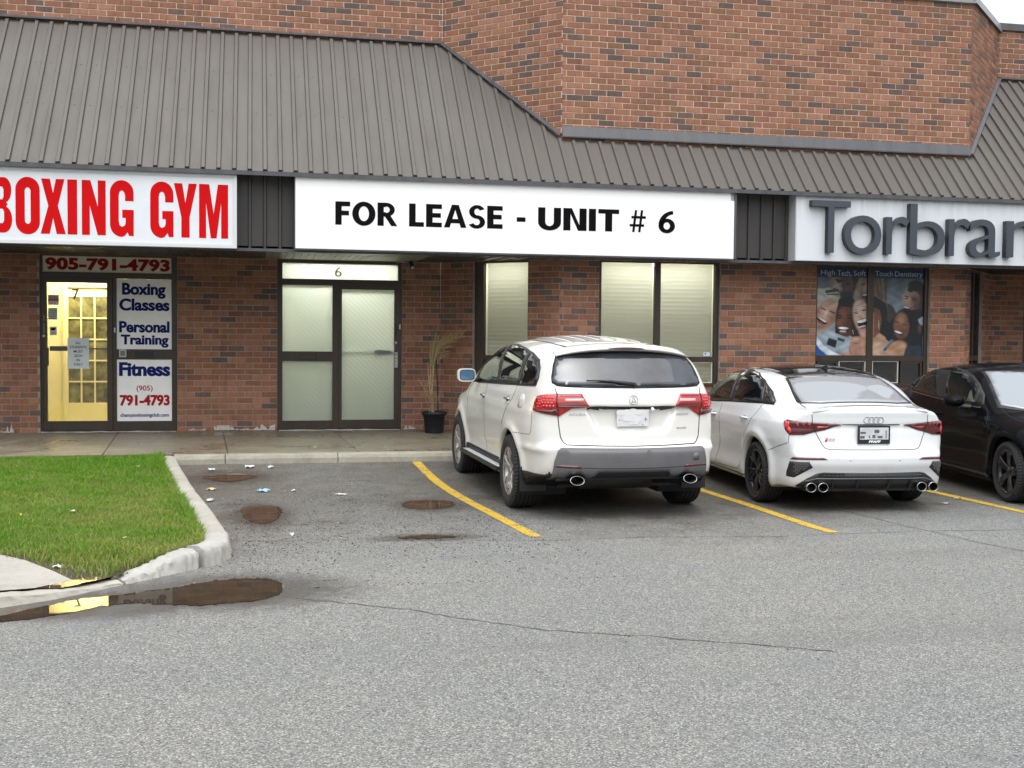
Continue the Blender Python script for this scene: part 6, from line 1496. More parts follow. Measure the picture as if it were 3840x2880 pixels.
        if smooth:
            nf = len(me.polygons)-len(bnd); me.polygons.foreach_set('use_smooth', [i < nf for i in range(len(me.polygons))])
        return link(name, me, parent or s.root)
    def strip(s, name, view, line, w, mat, off=.0015, parent=None, closed=False, step=.03, drop=.004):
        L = []; ln = list(line)+([line[0]] if closed else [])
        for i in range(len(ln)-1):
            a, c = ln[i], ln[i+1]; k = max(1, int(math.dist(a, c)/step))
            for j in range(k): L.append((a[0]+(c[0]-a[0])*j/k, a[1]+(c[1]-a[1])*j/k))
        L.append(ln[-1]); L = np.array(L); d = np.gradient(L, axis=0)
        if closed: d[0] = d[-1] = L[1]-L[-2]
        d /= np.maximum(1e-9, np.linalg.norm(d, axis=1))[:, None]; nn = np.c_[-d[:, 1], d[:, 0]]; ww = w if np.isscalar(w) else np.interp(np.linspace(0, 1, len(L)), np.linspace(0, 1, len(w)), w)[:, None]
        A, _ = s.lay(view, L+nn*ww/2, off); B, _ = s.lay(view, L-nn*ww/2, off); n = len(L); g = grad(s.S, A)
        A2 = A-g*(off+drop); B2 = B-grad(s.S, B)*(off+drop); V = np.concatenate([A2, A, B, B2]); F_l = []
        sgn = np.cross(A[1]-A[0], B[0]-A[0]).dot(np.array(s.BAS[view][0])) > 0
        for k in range(3):
            for i in range(n-1):
                q = (k*n+i, k*n+i+1, (k+1)*n+i+1, (k+1)*n+i); F_l.append(q if sgn else q[::-1])
        o = npmesh(name, V, F_l, mat, parent or s.root, smooth=False); return o
    def letters(s, name, view, txt, u0, u1, v0, v1, mat, off=.004, weight=.02, parent=None, shear=0.):
        me = text_mesh(txt, weight, 0, shear); n = len(me.vertices); co = np.empty(n*3, np.float32); me.vertices.foreach_get('co', co); co = co.reshape(-1, 3); mn, mx = co.min(0), co.max(0)
        q = np.c_[u0+(co[:, 0]-mn[0])/(mx[0]-mn[0])*(u1-u0), v0+(co[:, 1]-mn[1])/(mx[1]-mn[1])*(v1-v0)]; P, _ = s.lay(view, q, off)
        me.vertices.foreach_set('co', P.astype(np.float32).ravel()); me.materials.clear(); me.materials.append(mat); me.update(); return link(name, me, parent or s.root)

TIRE_CACHE = {}
def make_wheel(car, pos, side, R, w, rr, style, mrim, toe=0.):
    """side -1 = left. Wheel axis along x; built for the outer face at +x then turned"""
    root = empty('wheel'); root.parent = car.root; root.location = pos; root.rotation_euler = (0, 0, toe if side > 0 else math.pi+toe)
    key = (R, w, rr, style)
    if key not in TIRE_CACHE:
        h = w/2; b = MB()
        prof = [(rr-.004, h-.022), (rr+.012, h-.010), (rr+.030, h-.002), (rr+(R-rr)*.5, h+.006), (R-.030, h-.004), (R-.012, h-.018)]
        n = 5
        gro = []
        for i in range(n):
            c = h-.04-(2*h-.08)*(i)/(n-1); gro += [(R-.003, c+.010), (R-.010, c+.007), (R-.010, c-.003), (R-.001, c-.006)]
        prof += [(R-.004, h-.030)]+gro+[(R-.012, -h+.018), (R-.03, -h+.004), (rr+(R-rr)*.5, -h-.004), (rr, -h+.02)]
        b.lathe([(r, x) for r, x in prof], 64, axis='x')
        # shoulder blocks
        for k in range(60):
            t = 2*math.pi*k/60; c, s_ = math.cos(t), math.sin(t); c2, s2 = math.cos(t+.055), math.sin(t+.055)
            for sg in (1,):
                x0, x1 = sg*(h-.032), sg*(h-.006); r0, r1 = R-.002, R-.016
                b.raw([(x0, r0*c, r0*s_), (x0, r0*c2, r0*s2), (x1, r1*c2, r1*s2), (x1, r1*c, r1*s_), (x0, (r0-.02)*c, (r0-.02)*s_), (x0, (r0-.02)*c2, (r0-.02)*s2), (x1, (r1-.02)*c2, (r1-.02)*s2), (x1, (r1-.02)*c, (r1-.02)*s_)], [(0, 1, 2, 3), (0, 3, 7, 4), (1, 5, 6, 2), (3, 2, 6, 7), (0, 4, 5, 1)])
        tire = b.mesh('tyre', M['rubber'], True)
        b = MB(); b.lathe([(rr-.02, h-.022), (rr-.004, h-.010), (rr+.006, h-.014), (rr+.002, h-.022), (rr-.018, h-.035), (rr-.028, h-.07), (rr-.03, -h+.03), (rr-.002, -h+.02)], 64, axis='x')
        rim = b.mesh('rim', mrim, True)
        def bar(b, a0, a1, r0, r1, w0, w1, x0, x1, th=.018, bev=.005):
            """one spoke: from radius r0 at angle a0 to radius r1 at angle a1"""
            p0 = Vector((x0, math.cos(a0)*r0, math.sin(a0)*r0)); p1 = Vector((x1, math.cos(a1)*r1, math.sin(a1)*r1)); d = (p1-p0).normalized(); sd_ = Vector((1, 0, 0)).cross(d).normalized(); X_ = Vector((1, 0, 0)); n = 5; V = []
            for i in range(n+1):
                t = i/n; p = p0.lerp(p1, t); ww = (w0*(1-t)+w1*t)/2; sag = Vector((.010*math.sin(math.pi*t), 0, 0))
                for q in (sd_*ww-X_*th, sd_*ww-X_*bev, sd_*(ww-bev), -sd_*(ww-bev), -sd_*ww-X_*bev, -sd_*ww-X_*th): V.append(p+q+sag)
            b.raw(V, [(i*6+k, i*6+k+1, (i+1)*6+k+1, (i+1)*6+k) for i in range(n) for k in range(5)])
        spokes = []
        cfg = {'split5': (5, [(-.02, -.20, .038, .030), (.02, .20, .038, .030)]), 'y5': (5, [(-.12, -.16, .040, .022), (.12, .16, .040, .022), (.02, .42, .026, .016)]), 'twin5': (5, [(-.10, -.13, .052, .040), (.10, .13, .052, .040)])}[style]
        for k in range(cfg[0]):
            b = MB(); a = math.pi/2+2*math.pi*k/cfg[0]
            for d0, d1, w0, w1 in cfg[1]: bar(b, a+d0, a+d1, .05, rr-.018, w0, w1, h-.040, h-.016)
            if style == 'split5': bar(b, a, a, .03, .10, .06, .07, h-.044, h-.038, .02)
            if style == 'twin5': bar(b, a, a, .04, rr-.03, .05, .03, h-.062, h-.045, .012)
            spokes.append(b.mesh('spoke', mrim, False))
        b = MB(); b.lathe([(0, h-.030), (.030, h-.030), (.034, h-.036), (.060, h-.042), (.078, h-.052), (.078, h-.085)], 32, axis='x')
        for k in range(5):
            t = 2*math.pi*(k+.5)/5; cy_, cz_ = math.cos(t)*.056, math.sin(t)*.056; n0 = len(b.v)
            b.raw([(h-.040, cy_+math.cos(q)*.009, cz_+math.sin(q)*.009) for q in [i*math.pi/3 for i in range(6)]]+[(h-.050, cy_+math.cos(q)*.009, cz_+math.sin(q)*.009) for q in [i*math.pi/3 for i in range(6)]], [tuple(range(6))]+[(i, (i+1) % 6, (i+1) % 6+6, i+6) for i in range(6)])
        hub = b.mesh('hub', mrim, True)
        b = MB(); b.lathe([(0, h-.095), (.15, h-.095), (.155, h-.10), (.155, h-.12), (rr-.026, h-.13)], 40, axis='x'); disc = b.mesh('brake_disc', M['brake'], True)
        TIRE_CACHE[key] = (tire, rim, spokes, hub, disc)
    tire, rim, spokes, hub, disc = TIRE_CACHE[key]
    ang = random.uniform(0, 1.2)
    for nm, me in [('tyre', tire), ('rim', rim), ('hub', hub), ('brake_disc', disc)]+[('spoke', m_) for m_ in spokes]:
        o = link(nm, me, root); o.rotation_euler = (ang, 0, 0)
    return root
M['brake'] = simple('brake_iron', (.022, .02, .019), .6, 40, .3)
M['chrome'] = simple('chrome', (.50, .50, .51), .16, Metallic=1.0); M['badge'] = simple('badge_metal', (.42, .43, .45), .3)
M['silver_rim'] = simple('silver_alloy', (.50, .49, .47), .30, 12, .12, Metallic=.8)
M['black_rim'] = simple('black_alloy', (.012, .013, .016), .28, **{'Coat Weight': .4})
M['gap'] = simple('shut_or_shade_line', (.006, .006, .007), .7)
def car_glass(name, col, ior=1.7, rough=.015):
    t = NT(name); b = t.bsdf(col, rough); b.inputs['IOR'].default_value = ior; return t.m
M['tint'] = car_glass('dark_glass', (.006, .007, .009), 1.75)
def lens(name, col, rough=.08, em=0.):
    t = NT(name); b = t.bsdf(col, rough); b.inputs['Coat Weight'].default_value = 1.; b.inputs['Coat Roughness'].default_value = .02
    return t.m
M['lens_red'] = lens('lens_red', (.42, .004, .007)); M['lens_dred'] = lens('lens_dark_red', (.075, .002, .005)); M['lens_bright'] = lens('lens_lit_red', (.70, .02, .02)); M['lens_pink'] = lens('lens_clear', (.80, .38, .36)); M['lens_maroon'] = lens('reflector_maroon', (.10, .004, .010))

# ---------------------------------------------------------------- white SUV
M['paint_suv'] = mat_paint('pearl_white_paint', (.73, .72, .68), .3, 1., dirt=.75)
M['clad'] = simple('grey_cladding', (.135, .135, .142), .5, 6, .08)
M['blackp'] = simple('black_trim', (.014, .014, .015), .45, 10, .3)
suv = Car('suv', make_suv(), (3.46, 11.50, 0), .015, 'pearl white suv with red tail lamps parked nose in by the door', 'car', pitch=math.radians(.35))
def inpoly(C, ax, ay, poly):
    X, Y = C[:, ax], C[:, ay]; ins = np.zeros(len(C), bool)
    for i in range(len(poly)):
        (x1, y1), (x2, y2) = poly[i], poly[i-1]
        if y1 != y2: ins ^= ((y1 > Y) != (y2 > Y)) & (X < (x2-x1)*(Y-y1)/(y2-y1)+x1)
    return ins
GATE = [(-.655, .735), (-.63, .715), (0, .705), (.63, .715), (.655, .735), (.69, .80), (.705, .98), (.72, 1.24), (.76, 1.30), (.68, 1.55), (.55, 1.66), (-.55, 1.66), (-.68, 1.55), (-.76, 1.30), (-.72, 1.24), (-.705, .98), (-.69, .80)]
FD = [(1.24, .45), (1.27, .56), (1.25, .75), (1.44, 1.05), (1.72, 1.17), (1.80, 1.30), (2.42, 1.12), (2.30, .8), (2.25, .45)]
FDOOR = [(1.235, .44), (1.255, .75), (1.30, 1.16), (1.35, 1.64), (1.6, 1.6), (2.35, 1.16), (2.30, .80), (2.22, .44)]
RDOOR = [(.46, .44), (.43, .60), (.40, .78), (.22, .98), (.02, 1.10), (-.06, 1.23), (.0, 1.40), (.4, 1.62), (1.34, 1.64), (1.295, 1.16), (1.25, .75), (1.23, .44)]
regs = [('tailgate', lambda C, N: (N[:, 1] < -.25) & (C[:, 1] < -.3) & inpoly(C, 0, 2, GATE)),
        ('bonnet', lambda C, N: (C[:, 1] > 2.62) & (N[:, 2] > .6) & (np.abs(C[:, 0]) < .80)),
        ('roof_panel', lambda C, N: (N[:, 2] > .75) & (C[:, 2] > 1.55)),
        ('rear_bumper', lambda C, N: (C[:, 1] < -.44) & (C[:, 2] < .80)),
        ('front_bumper', lambda C, N: (C[:, 1] > 3.2) & (C[:, 2] < .80))]
for sg in (-1, 1):
    regs.append(('front_door', lambda C, N, sg=sg: (C[:, 0]*sg > .4) & inpoly(C, 1, 2, FDOOR))); regs.append(('rear_door', lambda C, N, sg=sg: (C[:, 0]*sg > .4) & inpoly(C, 1, 2, RDOOR)))
regs.insert(0, ('lower_valance', lambda C, N: (N[:, 2] < -.45) | ((C[:, 1] < -.44) & (C[:, 2] < .425))))
suv.shell(M['paint_suv'], regs)
for o_ in suv.parts['lower_valance']: o_.data.materials[0] = M['black']
for vw in ('left', 'right'):
    P_ = suv
    DLO = [(-.60, 1.255), (-.60, 1.33), (-.55, 1.42), (-.42, 1.495), (-.10, 1.555), (.35, 1.60), (.85, 1.632), (1.30, 1.630), (1.52, 1.59), (1.72, 1.50), (1.95, 1.36), (2.06, 1.27), (2.02, 1.205), (1.72, 1.185), (.80, 1.212), (-.05, 1.238)]
    P_.patch('window_seal', vw, DLO, M['blackp'], .002, .04)
    Q = [(-.575, 1.268), (-.575, 1.33), (-.53, 1.405), (-.40, 1.475), (-.10, 1.534), (.02, 1.55), (-.04, 1.40), (-.12, 1.252)]
    P_.patch('quarter_glass', vw, Q, M['tint'], .004, .05)
    Q = [(-.06, 1.250), (.02, 1.40), (.09, 1.560), (.35, 1.58), (.85, 1.610), (1.10, 1.612), (.96, 1.42), (.80, 1.226)]
    P_.patch('rear_door_glass', vw, Q, M['tint'], .004, .05)
    Q = [(.87, 1.222), (1.03, 1.42), (1.17, 1.612), (1.30, 1.609), (1.50, 1.572), (1.69, 1.482), (1.90, 1.35), (1.97, 1.27), (1.93, 1.215), (1.72, 1.20)]
    P_.patch('front_door_glass', vw, Q, M['tint'], .004, .05)
    P_.strip('seal_bright', vw, [(-.60, 1.250), (-.05, 1.232), (.80, 1.206), (1.72, 1.180), (2.02, 1.20)], .008, M['blackp'], .006)
    P_.strip('shut_or_shade_line', vw, [(1.295, 1.20), (1.27, .95), (1.245, .70), (1.235, .44)], .006, M['gap'])
    P_.strip('shut_or_shade_line', vw, [(-.05, 1.235), (-.02, 1.15), (.06, 1.07), (.26, .94), (.385, .80)], .006, M['gap']); P_.strip('shut_or_shade_line', vw, [(2.02, 1.19), (2.25, 1.10), (2.28, .95), (2.24, .78)], .006, M['gap'])
    P_.strip('shut_or_shade_line', vw, [(-.20, .775), (-.50, .785), (-.62, .79), (-.66, .82), (-.665, .95), (-.66, 1.0)], .004, M['gap'])
    P_.strip('rocker', vw, [(.42, .405), (1.3, .405), (2.28, .405)], .07, M['blackp'], .006, drop=.02)
    P_.patch('lower_trim', vw, [(-.425, .275), (-.43, .43), (-.60, .428), (-.62, .335), (-.5, .315)], M['blackp'], .005, .04)
    P_.patch('filler_cap', vw, [(-.40, 1.02), (-.22, 1.02), (-.22, 1.16), (-.40, 1.16)], M['paint_suv'], .0015, .05, round_=2) if vw == 'left' else None
    sg = -1 if vw == 'left' else 1
    # running board
    b = MB(); b.box(sg*.90 if sg > 0 else -1.035, 1.035 if sg > 0 else -.90, .30, 2.28, .335, .372); b.box(min(sg*1.02, sg*1.037), max(sg*1.02, sg*1.037), .30, 2.28, .372, .380)
    suv.part(b.build('running_board', M['blackp']))
    b = MB()
    for k in range(3): x0 = sg*(.945+.03*k); b.box(min(x0, x0+sg*.012), max(x0, x0+sg*.012), .36, 2.2, .3725, .378)
    b.box(min(sg*.93, sg*1.02), max(sg*.93, sg*1.02), .34, 2.24, .3722, .3735); suv.part(b.build('step_tread', M['alu']))
    for yy, zz in ((1.36, 1.052), (.20, 1.085)):
        Pq, _ = suv.lay(vw, [(yy, zz)], 0); px = Pq[0][0]
        b = MB(); n = 8
        b.tube([(px+sg*(.006+.028*math.sin(math.pi*i/n)), yy-.085+.17*i/n, zz+.006*math.sin(math.pi*i/n)) for i in range(n+1)], [.008]+[.012]*(n-1)+[.008], 8)
        suv.part(b.build('door_handle', M['chrome'], smooth=True)); suv.patch('handle_cup', vw, [(yy-.045+.045*math.cos(a)*1.2+.045, zz-.004+.028*math.sin(a)) for a in np.linspace(0, 2*math.pi, 15)[:-1]], M['clad'], .001, .03)
for vw, s_ in (('rl', 1), ('rr', -1)): suv.patch('corner_trim', vw, [(u*s_, v) for u, v in ((-.50, .43), (-.30, .428), (-.10, .43), (.02, .452), (.02, .41), (-.12, .402), (-.25, .398), (-.38, .37), (-.48, .33))], M['blackp'], .007, .03)
# mirrors
for sg in (-1, 1):
    b = MB(); cx_ = sg*1.075; sec = []
    for yy, k in ((1.80, .35), (1.82, .75), (1.78, .96), (1.72, 1.0), (1.685, .97)):
        sec.append([(cx_+sg*.105*k*math.copysign(abs(math.cos(a))**.55, math.cos(a)), yy, 1.262+.078*k*math.copysign(abs(math.sin(a))**.55, math.sin(a))) for a in [2*math.pi*i/24 for i in range(24)]])
    sec = sec[::1]; V = [p for r in sec for p in r]; n = 24
    b.raw(V, [(i*n+k, i*n+(k+1) % n, (i+1)*n+(k+1) % n, (i+1)*n+k) for i in range(len(sec)-1) for k in range(n)]); b.poly(sec[0][::-1]); b.poly(sec[-1])
    mr = suv.part(b.build('door_mirror', M['paint_suv'], smooth=True))
    b = MB(); b.poly([(cx_+sg*.088*math.copysign(abs(math.cos(a))**.5, math.cos(a))-sg*.004, 1.683, 1.262+.062*math.copysign(abs(math.sin(a))**.5, math.sin(a))) for a in [2*math.pi*i/24 for i in range(24)]]); b.build('mirror_rim', M['blackp'], mr)
    b = MB(); b.poly([(cx_+sg*.080*math.copysign(abs(math.cos(a))**.5, math.cos(a))-sg*.004, 1.681, 1.262+.055*math.copysign(abs(math.sin(a))**.5, math.sin(a))) for a in [2*math.pi*i/24 for i in range(24)]]); b.build('mirror_glass', car_glass('mirror_blue%d' % sg, (.06, .16, .26), 2.2, .02), mr)
    b = MB(); b.tube([(sg*.90, 1.80, 1.20), (sg*.95, 1.785, 1.205), (sg*1.02, 1.76, 1.215)], [.035, .028, .026], 10); b.build('mirror_arm', M['blackp'], mr, True)
# tailgate details
sym = lambda half: [(-x, z) for x, z in half][::-1]+[(x, z) for x, z in half]
GL = [(0, 1.243), (.35, 1.245), (.60, 1.250), (.70, 1.258), (.742, 1.285), (.738, 1.34), (.705, 1.45), (.660, 1.535), (.645, 1.545), (.45, 1.575), (0, 1.592)]
GLp = [(-x, z) for x, z in GL[::-1] if x > 0]+GL
GLp = [(-x, z) for x, z in GL[1:-1]][::-1]+GL; GLp = GLp
def mirror_poly(h):   # h runs from the centre bottom out and back to the centre top
    return h+[(-x, z) for x, z in h[::-1] if x > 1e-6]
t_ = NT('rear_glass'); b_ = t_.bsdf((.035, .042, .055), .02); b_.inputs['IOR'].default_value = 1.75; n_ = t_.noise(2.2, 3, .5, t_.obj()); t_.l(t_.ramp(n_.outputs[0], [(.35, (.012, .015, .02)), (.65, (.06, .07, .09))]).outputs[0], b_.inputs['Base Color']); M['rear_tint'] = t_.m
suv.patch('window_seal', 'rear', mirror_poly(GL), M['blackp'], .006, .03)
GL2 = [(0, 1.256), (.35, 1.258), (.60, 1.264), (.70, 1.274), (.722, 1.295), (.715, 1.35), (.685, 1.45), (.645, 1.52), (.45, 1.548), (0, 1.562)]
suv.patch('rear_window', 'rear', mirror_poly(GL2), M['rear_tint'], .011, .03)
# spoiler lip over the glass
b = MB(); n = 28; secs = []
for i in range(n+1):
    x = -.66+1.32*i/n; k = abs(x)/.66; dz = -.052*k**2-.02*k**6; dy = .105*k**2.2
    y0 = -.770+dy; z0 = 1.612+dz; tpr = 1-.75*max(0, (k-.86)/.14)
    secs.append([(x, y0+.15, z0+.048), (x, y0+.06, z0+.034*tpr), (x, y0+.012, z0+.018*tpr), (x, y0, z0+.004), (x, y0+.006, z0-.008*tpr), (x, y0+.14, z0-.032)])
V = [p for r in secs for p in r]; m = 6
b.raw(V, [(i*m+k, (i+1)*m+k, (i+1)*m+k+1, i*m+k+1) for i in range(n) for k in range(m-1)]); b.poly(secs[0]); b.poly(secs[-1][::-1]); suv.part(b.build('spoiler', M['paint_suv'], smooth=True))
b = MB(); n = 16; V = []
for i in range(n+1):
    x = -.185+.37*i/n; k = abs(x)/.66; y0 = -.775+.105*k**2.2; z0 = 1.617-.052*k**2; hh = .012*math.sqrt(max(0.02, 1-(x/.185)**2)); V += [(x, y0+.012, z0+hh), (x, y0-.001, z0+hh*.6), (x, y0-.001, z0-hh*.6), (x, y0+.012, z0-hh)]
b.raw(V, [(i*4+k, i*4+4+k, i*4+5+k, i*4+1+k) for i in range(n) for k in range(3)]); suv.part(b.build('high_brake_light', M['lens_dred'], smooth=True))
# shut lines of the tailgate, then the painted shadow of its lip
G1 = [(-.722, 1.245), (-.716, 1.19)]; suv.strip('shut_or_shade_line', 'rear', [(-.722, 1.25), (-.714, 1.185), (-.706, .98), (-.697, .88), (-.685, .785), (-.662, .738), (-.63, .717), (-.3, .709), (0, .706), (.3, .709), (.63, .717), (.662, .738), (.685, .785), (.697, .88), (.706, .98), (.714, 1.185), (.722, 1.25)], .008, M['gap'], .002)
suv.strip('shut_or_shade_line', 'rear', [(-.43, 1.068), (0, 1.066), (.43, 1.068)], .012, M['gap'], .002)  # dark strip painting the shadow below the tailgate's overhanging lip
# tail lamps, wrapped round the corner
for vw, s_ in (('rl', 1), ('rr', -1)):
    LP = [(-.335, 1.022), (-.325, 1.10), (-.290, 1.160), (-.20, 1.178), (-.075, 1.186), (.130, 1.190), (.205, 1.074), (.085, 1.066), (.045, 1.050), (.0, 1.020), (-.062, .980), (-.20, 1.0)]
    suv.patch('tail_lamp', vw, [(u*s_, v) for u, v in LP], M['lens_red'], .012, .025, dome=.004)
    tl = suv.root.children[-1] if False else bpy.data.objects[[o.name for o in suv.root.children if o.name.startswith('tail_lamp')][-1]]
    suv.strip('lamp_seam', vw, [(-.085*s_, 1.186), (-.078*s_, 1.08), (-.062*s_, .982)], .010, M['gap'], .018, parent=tl)
    suv.patch('reversing_lens', vw, [(u*s_, v) for u, v in ((-.012, 1.142), (.150, 1.146), (.158, 1.118), (-.005, 1.116))], M['lens_pink'], .018, .02, parent=tl, rim=.002)
    for z0 in (1.168, 1.100, 1.088, 1.076): suv.strip('lens_rib', vw, [(-.06*s_, z0), ((.14 if z0 > 1.11 else .17)*s_, z0+.002)], .005, M['lens_dred'], .0185, parent=tl)
    suv.patch('lens_band', vw, [(u*s_, v) for u, v in ((-.325, 1.028), (-.085, 1.045), (-.07, .99), (-.20, 1.008))], M['lens_dred'], .0175, .03, parent=tl, rim=.001)
    k = 0
    for r_ in range(4):
        for c_ in range(7):
            u = -.275+c_*.030+(r_ % 2)*.015; v = 1.148-r_*.024-(.0 if c_ > 1 else .012)
            if u < -.10: suv.patch('led', vw, [((u+.0115*math.cos(a))*s_, v+.009*math.sin(a)) for a in [i*math.pi/3 for i in range(6)]], M['lens_bright'], .019, .05, parent=tl, rim=.002)
# number plate, emblem, badges
b = MB(); b.box(-.158, .158, -.004, .004, -.078, .078); pl = suv.part(b.build('number_plate', simple('plate_white', (.66, .67, .69), .5, 14, .08))); pl.location = (0, -.975, .965)
b = MB()
for x0, x1, z0, z1 in ((-.14, -.128, -.022, -.012), (.118, .128, -.028, .004), (.128, .142, -.016, -.008), (.09, .10, -.066, -.058)): b.box(x0, x1, -.0062, -.005, z0, z1)
b.build('plate_marks', simple('plate_blue', (.20, .25, .40), .5), pl)
b = MB()
for i, (cx_, cz_, r_) in enumerate(((-.12, .05, .035), (-.06, .055, .04), (.0, .06, .042), (.06, .055, .038), (.0, .0, .05), (.04, -.01, .04), (-.05, .0, .045), (.03, -.045, .022), (-.02, -.05, .02))):
    b.raw([(cx_+r_*1.3*math.cos(a), -.0065-i*.0002, cz_+r_*.7*math.sin(a)) for a in [j*math.pi/10 for j in range(20)]], [tuple(range(20))[::-1]])
b.build('plate_smudges', simple('smudge', (.70, .71, .72), .6), pl)
em = suv.strip('emblem', 'rear', [(.040*math.copysign(abs(math.cos(a))**.8, math.cos(a)), 1.136+.040*math.copysign(abs(math.sin(a))**.8, math.sin(a))) for a in np.linspace(0, 2*math.pi, 25)[:-1]], .006, M['chrome'], .006, closed=True, step=.01)
for pts in ([(-.022, 1.104), (-.006, 1.165)], [(.022, 1.104), (.006, 1.165)], [(-.010, 1.125), (.0, 1.118), (.010, 1.125)]): suv.strip('emblem_bar', 'rear', pts, .007, M['chrome'], .006, parent=em, step=.02)
suv.letters('badge', 'rear', 'ACURA', -.612, -.45, .987, 1.010, M['badge'], .004, .03); suv.letters('badge', 'rear', 'MDX', .44, .585, .987, 1.009, M['badge'], .004, .03, shear=.2); suv.letters('badge', 'rear', 'SH-AWD', .445, .55, .860, .873, M['clad'], .004, .03)
b = MB(); b.tube([(.186, -.985, 1.056), (.186, -1.012, 1.044), (.186, -1.022, 1.034)], [.016, .017, .012], 12); cam2 = suv.part(b.build('rear_camera', M['paint_suv'], smooth=True))
# wiper
def on_rear(x, z, off): Pq, _ = suv.lay('rear', [(x, z)], off); return tuple(Pq[0])
wb = [(.02, 1.262), (-.06, 1.275), (-.20, 1.290), (-.32, 1.297), (-.43, 1.299)]
b = MB(); b.tube([on_rear(x, z, .030) for x, z in wb], [.018, .016, .012, .008, .004], 8); b.tube([on_rear(.03, 1.262, .012), on_rear(.02, 1.262, .035)], [.024, .020], 12); b.tube([on_rear(x, z+.004, .014) for x, z in ((-.02, 1.283), (-.2, 1.300), (-.42, 1.303))], .005, 6)
suv.part(b.build('rear_wiper', M['blackp'], smooth=True))
# bumper cladding, reflectors, exhausts
def exhaust_hole(ring, par):
    b = MB(); n = len(ring); c = [sum(p[k] for p in ring)/n for k in (0, 2)]; r2 = [(c[0]+(p[0]-c[0])*.93, p[1]+.16, c[1]+(p[2]-c[1])*.93) for p in ring]; r0 = [(c[0]+(p[0]-c[0])*.985, p[1]-.0005, c[1]+(p[2]-c[1])*.985) for p in ring]
    b.raw(r0+r2, [(k, (k+1) % n, (k+1) % n+n, k+n) for k in range(n)]+[tuple(range(n, 2*n))]); b.build('exhaust_core', M['gap'], par)
CL = [(0, .470), (.345, .470), (.40, .405), (.43, .385), (.455, .43), (.50, .455), (.60, .455), (.645, .42), (.66, .376), (.765, .382), (.748, .57), (.722, .665), (.695, .685), (0, .681)]
CLh = mirror_poly([(x, z) for x, z in CL])
suv.patch('bumper_cladding', 'rear', CLh, M['clad'], .016, .035)
suv.strip('cladding_crease', 'rear', [(-.745, .515), (-.3, .505), (0, .503), (.3, .505), (.745, .515)], .007, M['blackp'], .0165)
suv.patch('tow_cover', 'rear', [(.585, .565), (.665, .565), (.66, .635), (.60, .635)], simple('clad_b', (.15, .15, .155), .5), .018, .05, round_=1)
for s_ in (-1, 1):
    suv.patch('reflector', 'rear', [(x*s_, z) for x, z in ((.505, .503), (.735, .512), (.725, .532), (.515, .527))], M['lens_maroon'], .019, .04)
    b = MB(); n = 28; L_ = []
    for (yy, rx_, rz_) in ((-.80, .056, .034), (-1.03, .066, .040), (-1.05, .069, .042), (-1.052, .0655, .039), (-1.048, .064, .038)): L_.append([(s_*.557+rx_*math.cos(a), yy+.02*math.sin(a), .392+rz_*math.sin(a)) for a in [2*math.pi*i/n for i in range(n)]])
    V = [p for r in L_ for p in r]; b.raw(V, [(i*n+k, i*n+(k+1) % n, (i+1)*n+(k+1) % n, (i+1)*n+k) for i in range(4) for k in range(n)]); ex = suv.part(b.build('exhaust_tip', M['chrome'], smooth=True))
    exhaust_hole(L_[-1], ex)
    suv.patch('exhaust_surround', 'rear', [(s_*x, z) for x, z in ((.40, .385), (.43, .445), (.50, .472), (.60, .472), (.66, .43), (.675, .36), (.40, .36))], M['blackp'], .004, .04)
suv.patch('rear_valance', 'rear', mirror_poly([(0, .412), (.60, .405), (.74, .402), (.76, .43), (.60, .47), (.40, .48), (0, .485)]), M['blackp'], .006, .04)
b = MB(); b.box(-.72, .72, -.90, -.50, .375, .43); suv.part(b.build('skid_panel', M['black']))
b = MB(); b.tube([(-.42, -.62, .34), (.30, -.62, .34)], .085, 14); suv.part(b.build('muffler', M['blackp'], smooth=True))
# mud guards
for s_ in (-1, 1):
    b = MB(); b.box(min(s_*.70, s_*.955), max(s_*.70, s_*.955), -.455, -.435, .22, .46); suv.part(b.build('mud_guard', M['black']))
# roof: seams and long ribs
for s_ in (-1, 1): suv.strip('roof_seam', 'top', [(s_*.50, -.42), (s_*.53, -.1), (s_*.55, .5), (s_*.55, 1.2), (s_*.52, 1.75)], .016, M['gap'], .002)
for x_ in (-.36, -.22, -.075, .075, .22, .36): suv.strip('roof_rib', 'top', [(x_, -.18), (x_, .6), (x_, 1.45)], .035, M['paint_suv'], .003, step=.06, drop=.004)
suv.strip('roof_seam', 'top', [(-.52, -.40), (-.25, -.44), (0, -.455), (.25, -.44), (.52, -.40)], .006, M['gap'], .002)
# windscreen, lamps at the nose (face the shop)
suv.patch('windscreen', 'fup', mirror_poly([(0, -.68), (.60, -.66), (.72, -.60), (.66, -.25), (.58, .17), (0, .20)]), M['tint'], .004, .06)
for s_ in (-1, 1): suv.patch('headlamp', 'fr' if s_ > 0 else 'fl', [(s_*-.0+u*s_, v) for u, v in ((-1.95+.0, .78), (-1.60, .76), (-1.60, .86), (-1.90, .92))], simple('lamp_clear%d' % s_, (.5, .5, .52), .1), .006, .05)
for yy, zz in ((0., 0.), (2.75, .0)):
    for s_ in (-1, 1): make_wheel(suv, (s_*.858, yy, .368), s_, .368, .255, .240, 'split5', M['silver_rim'])

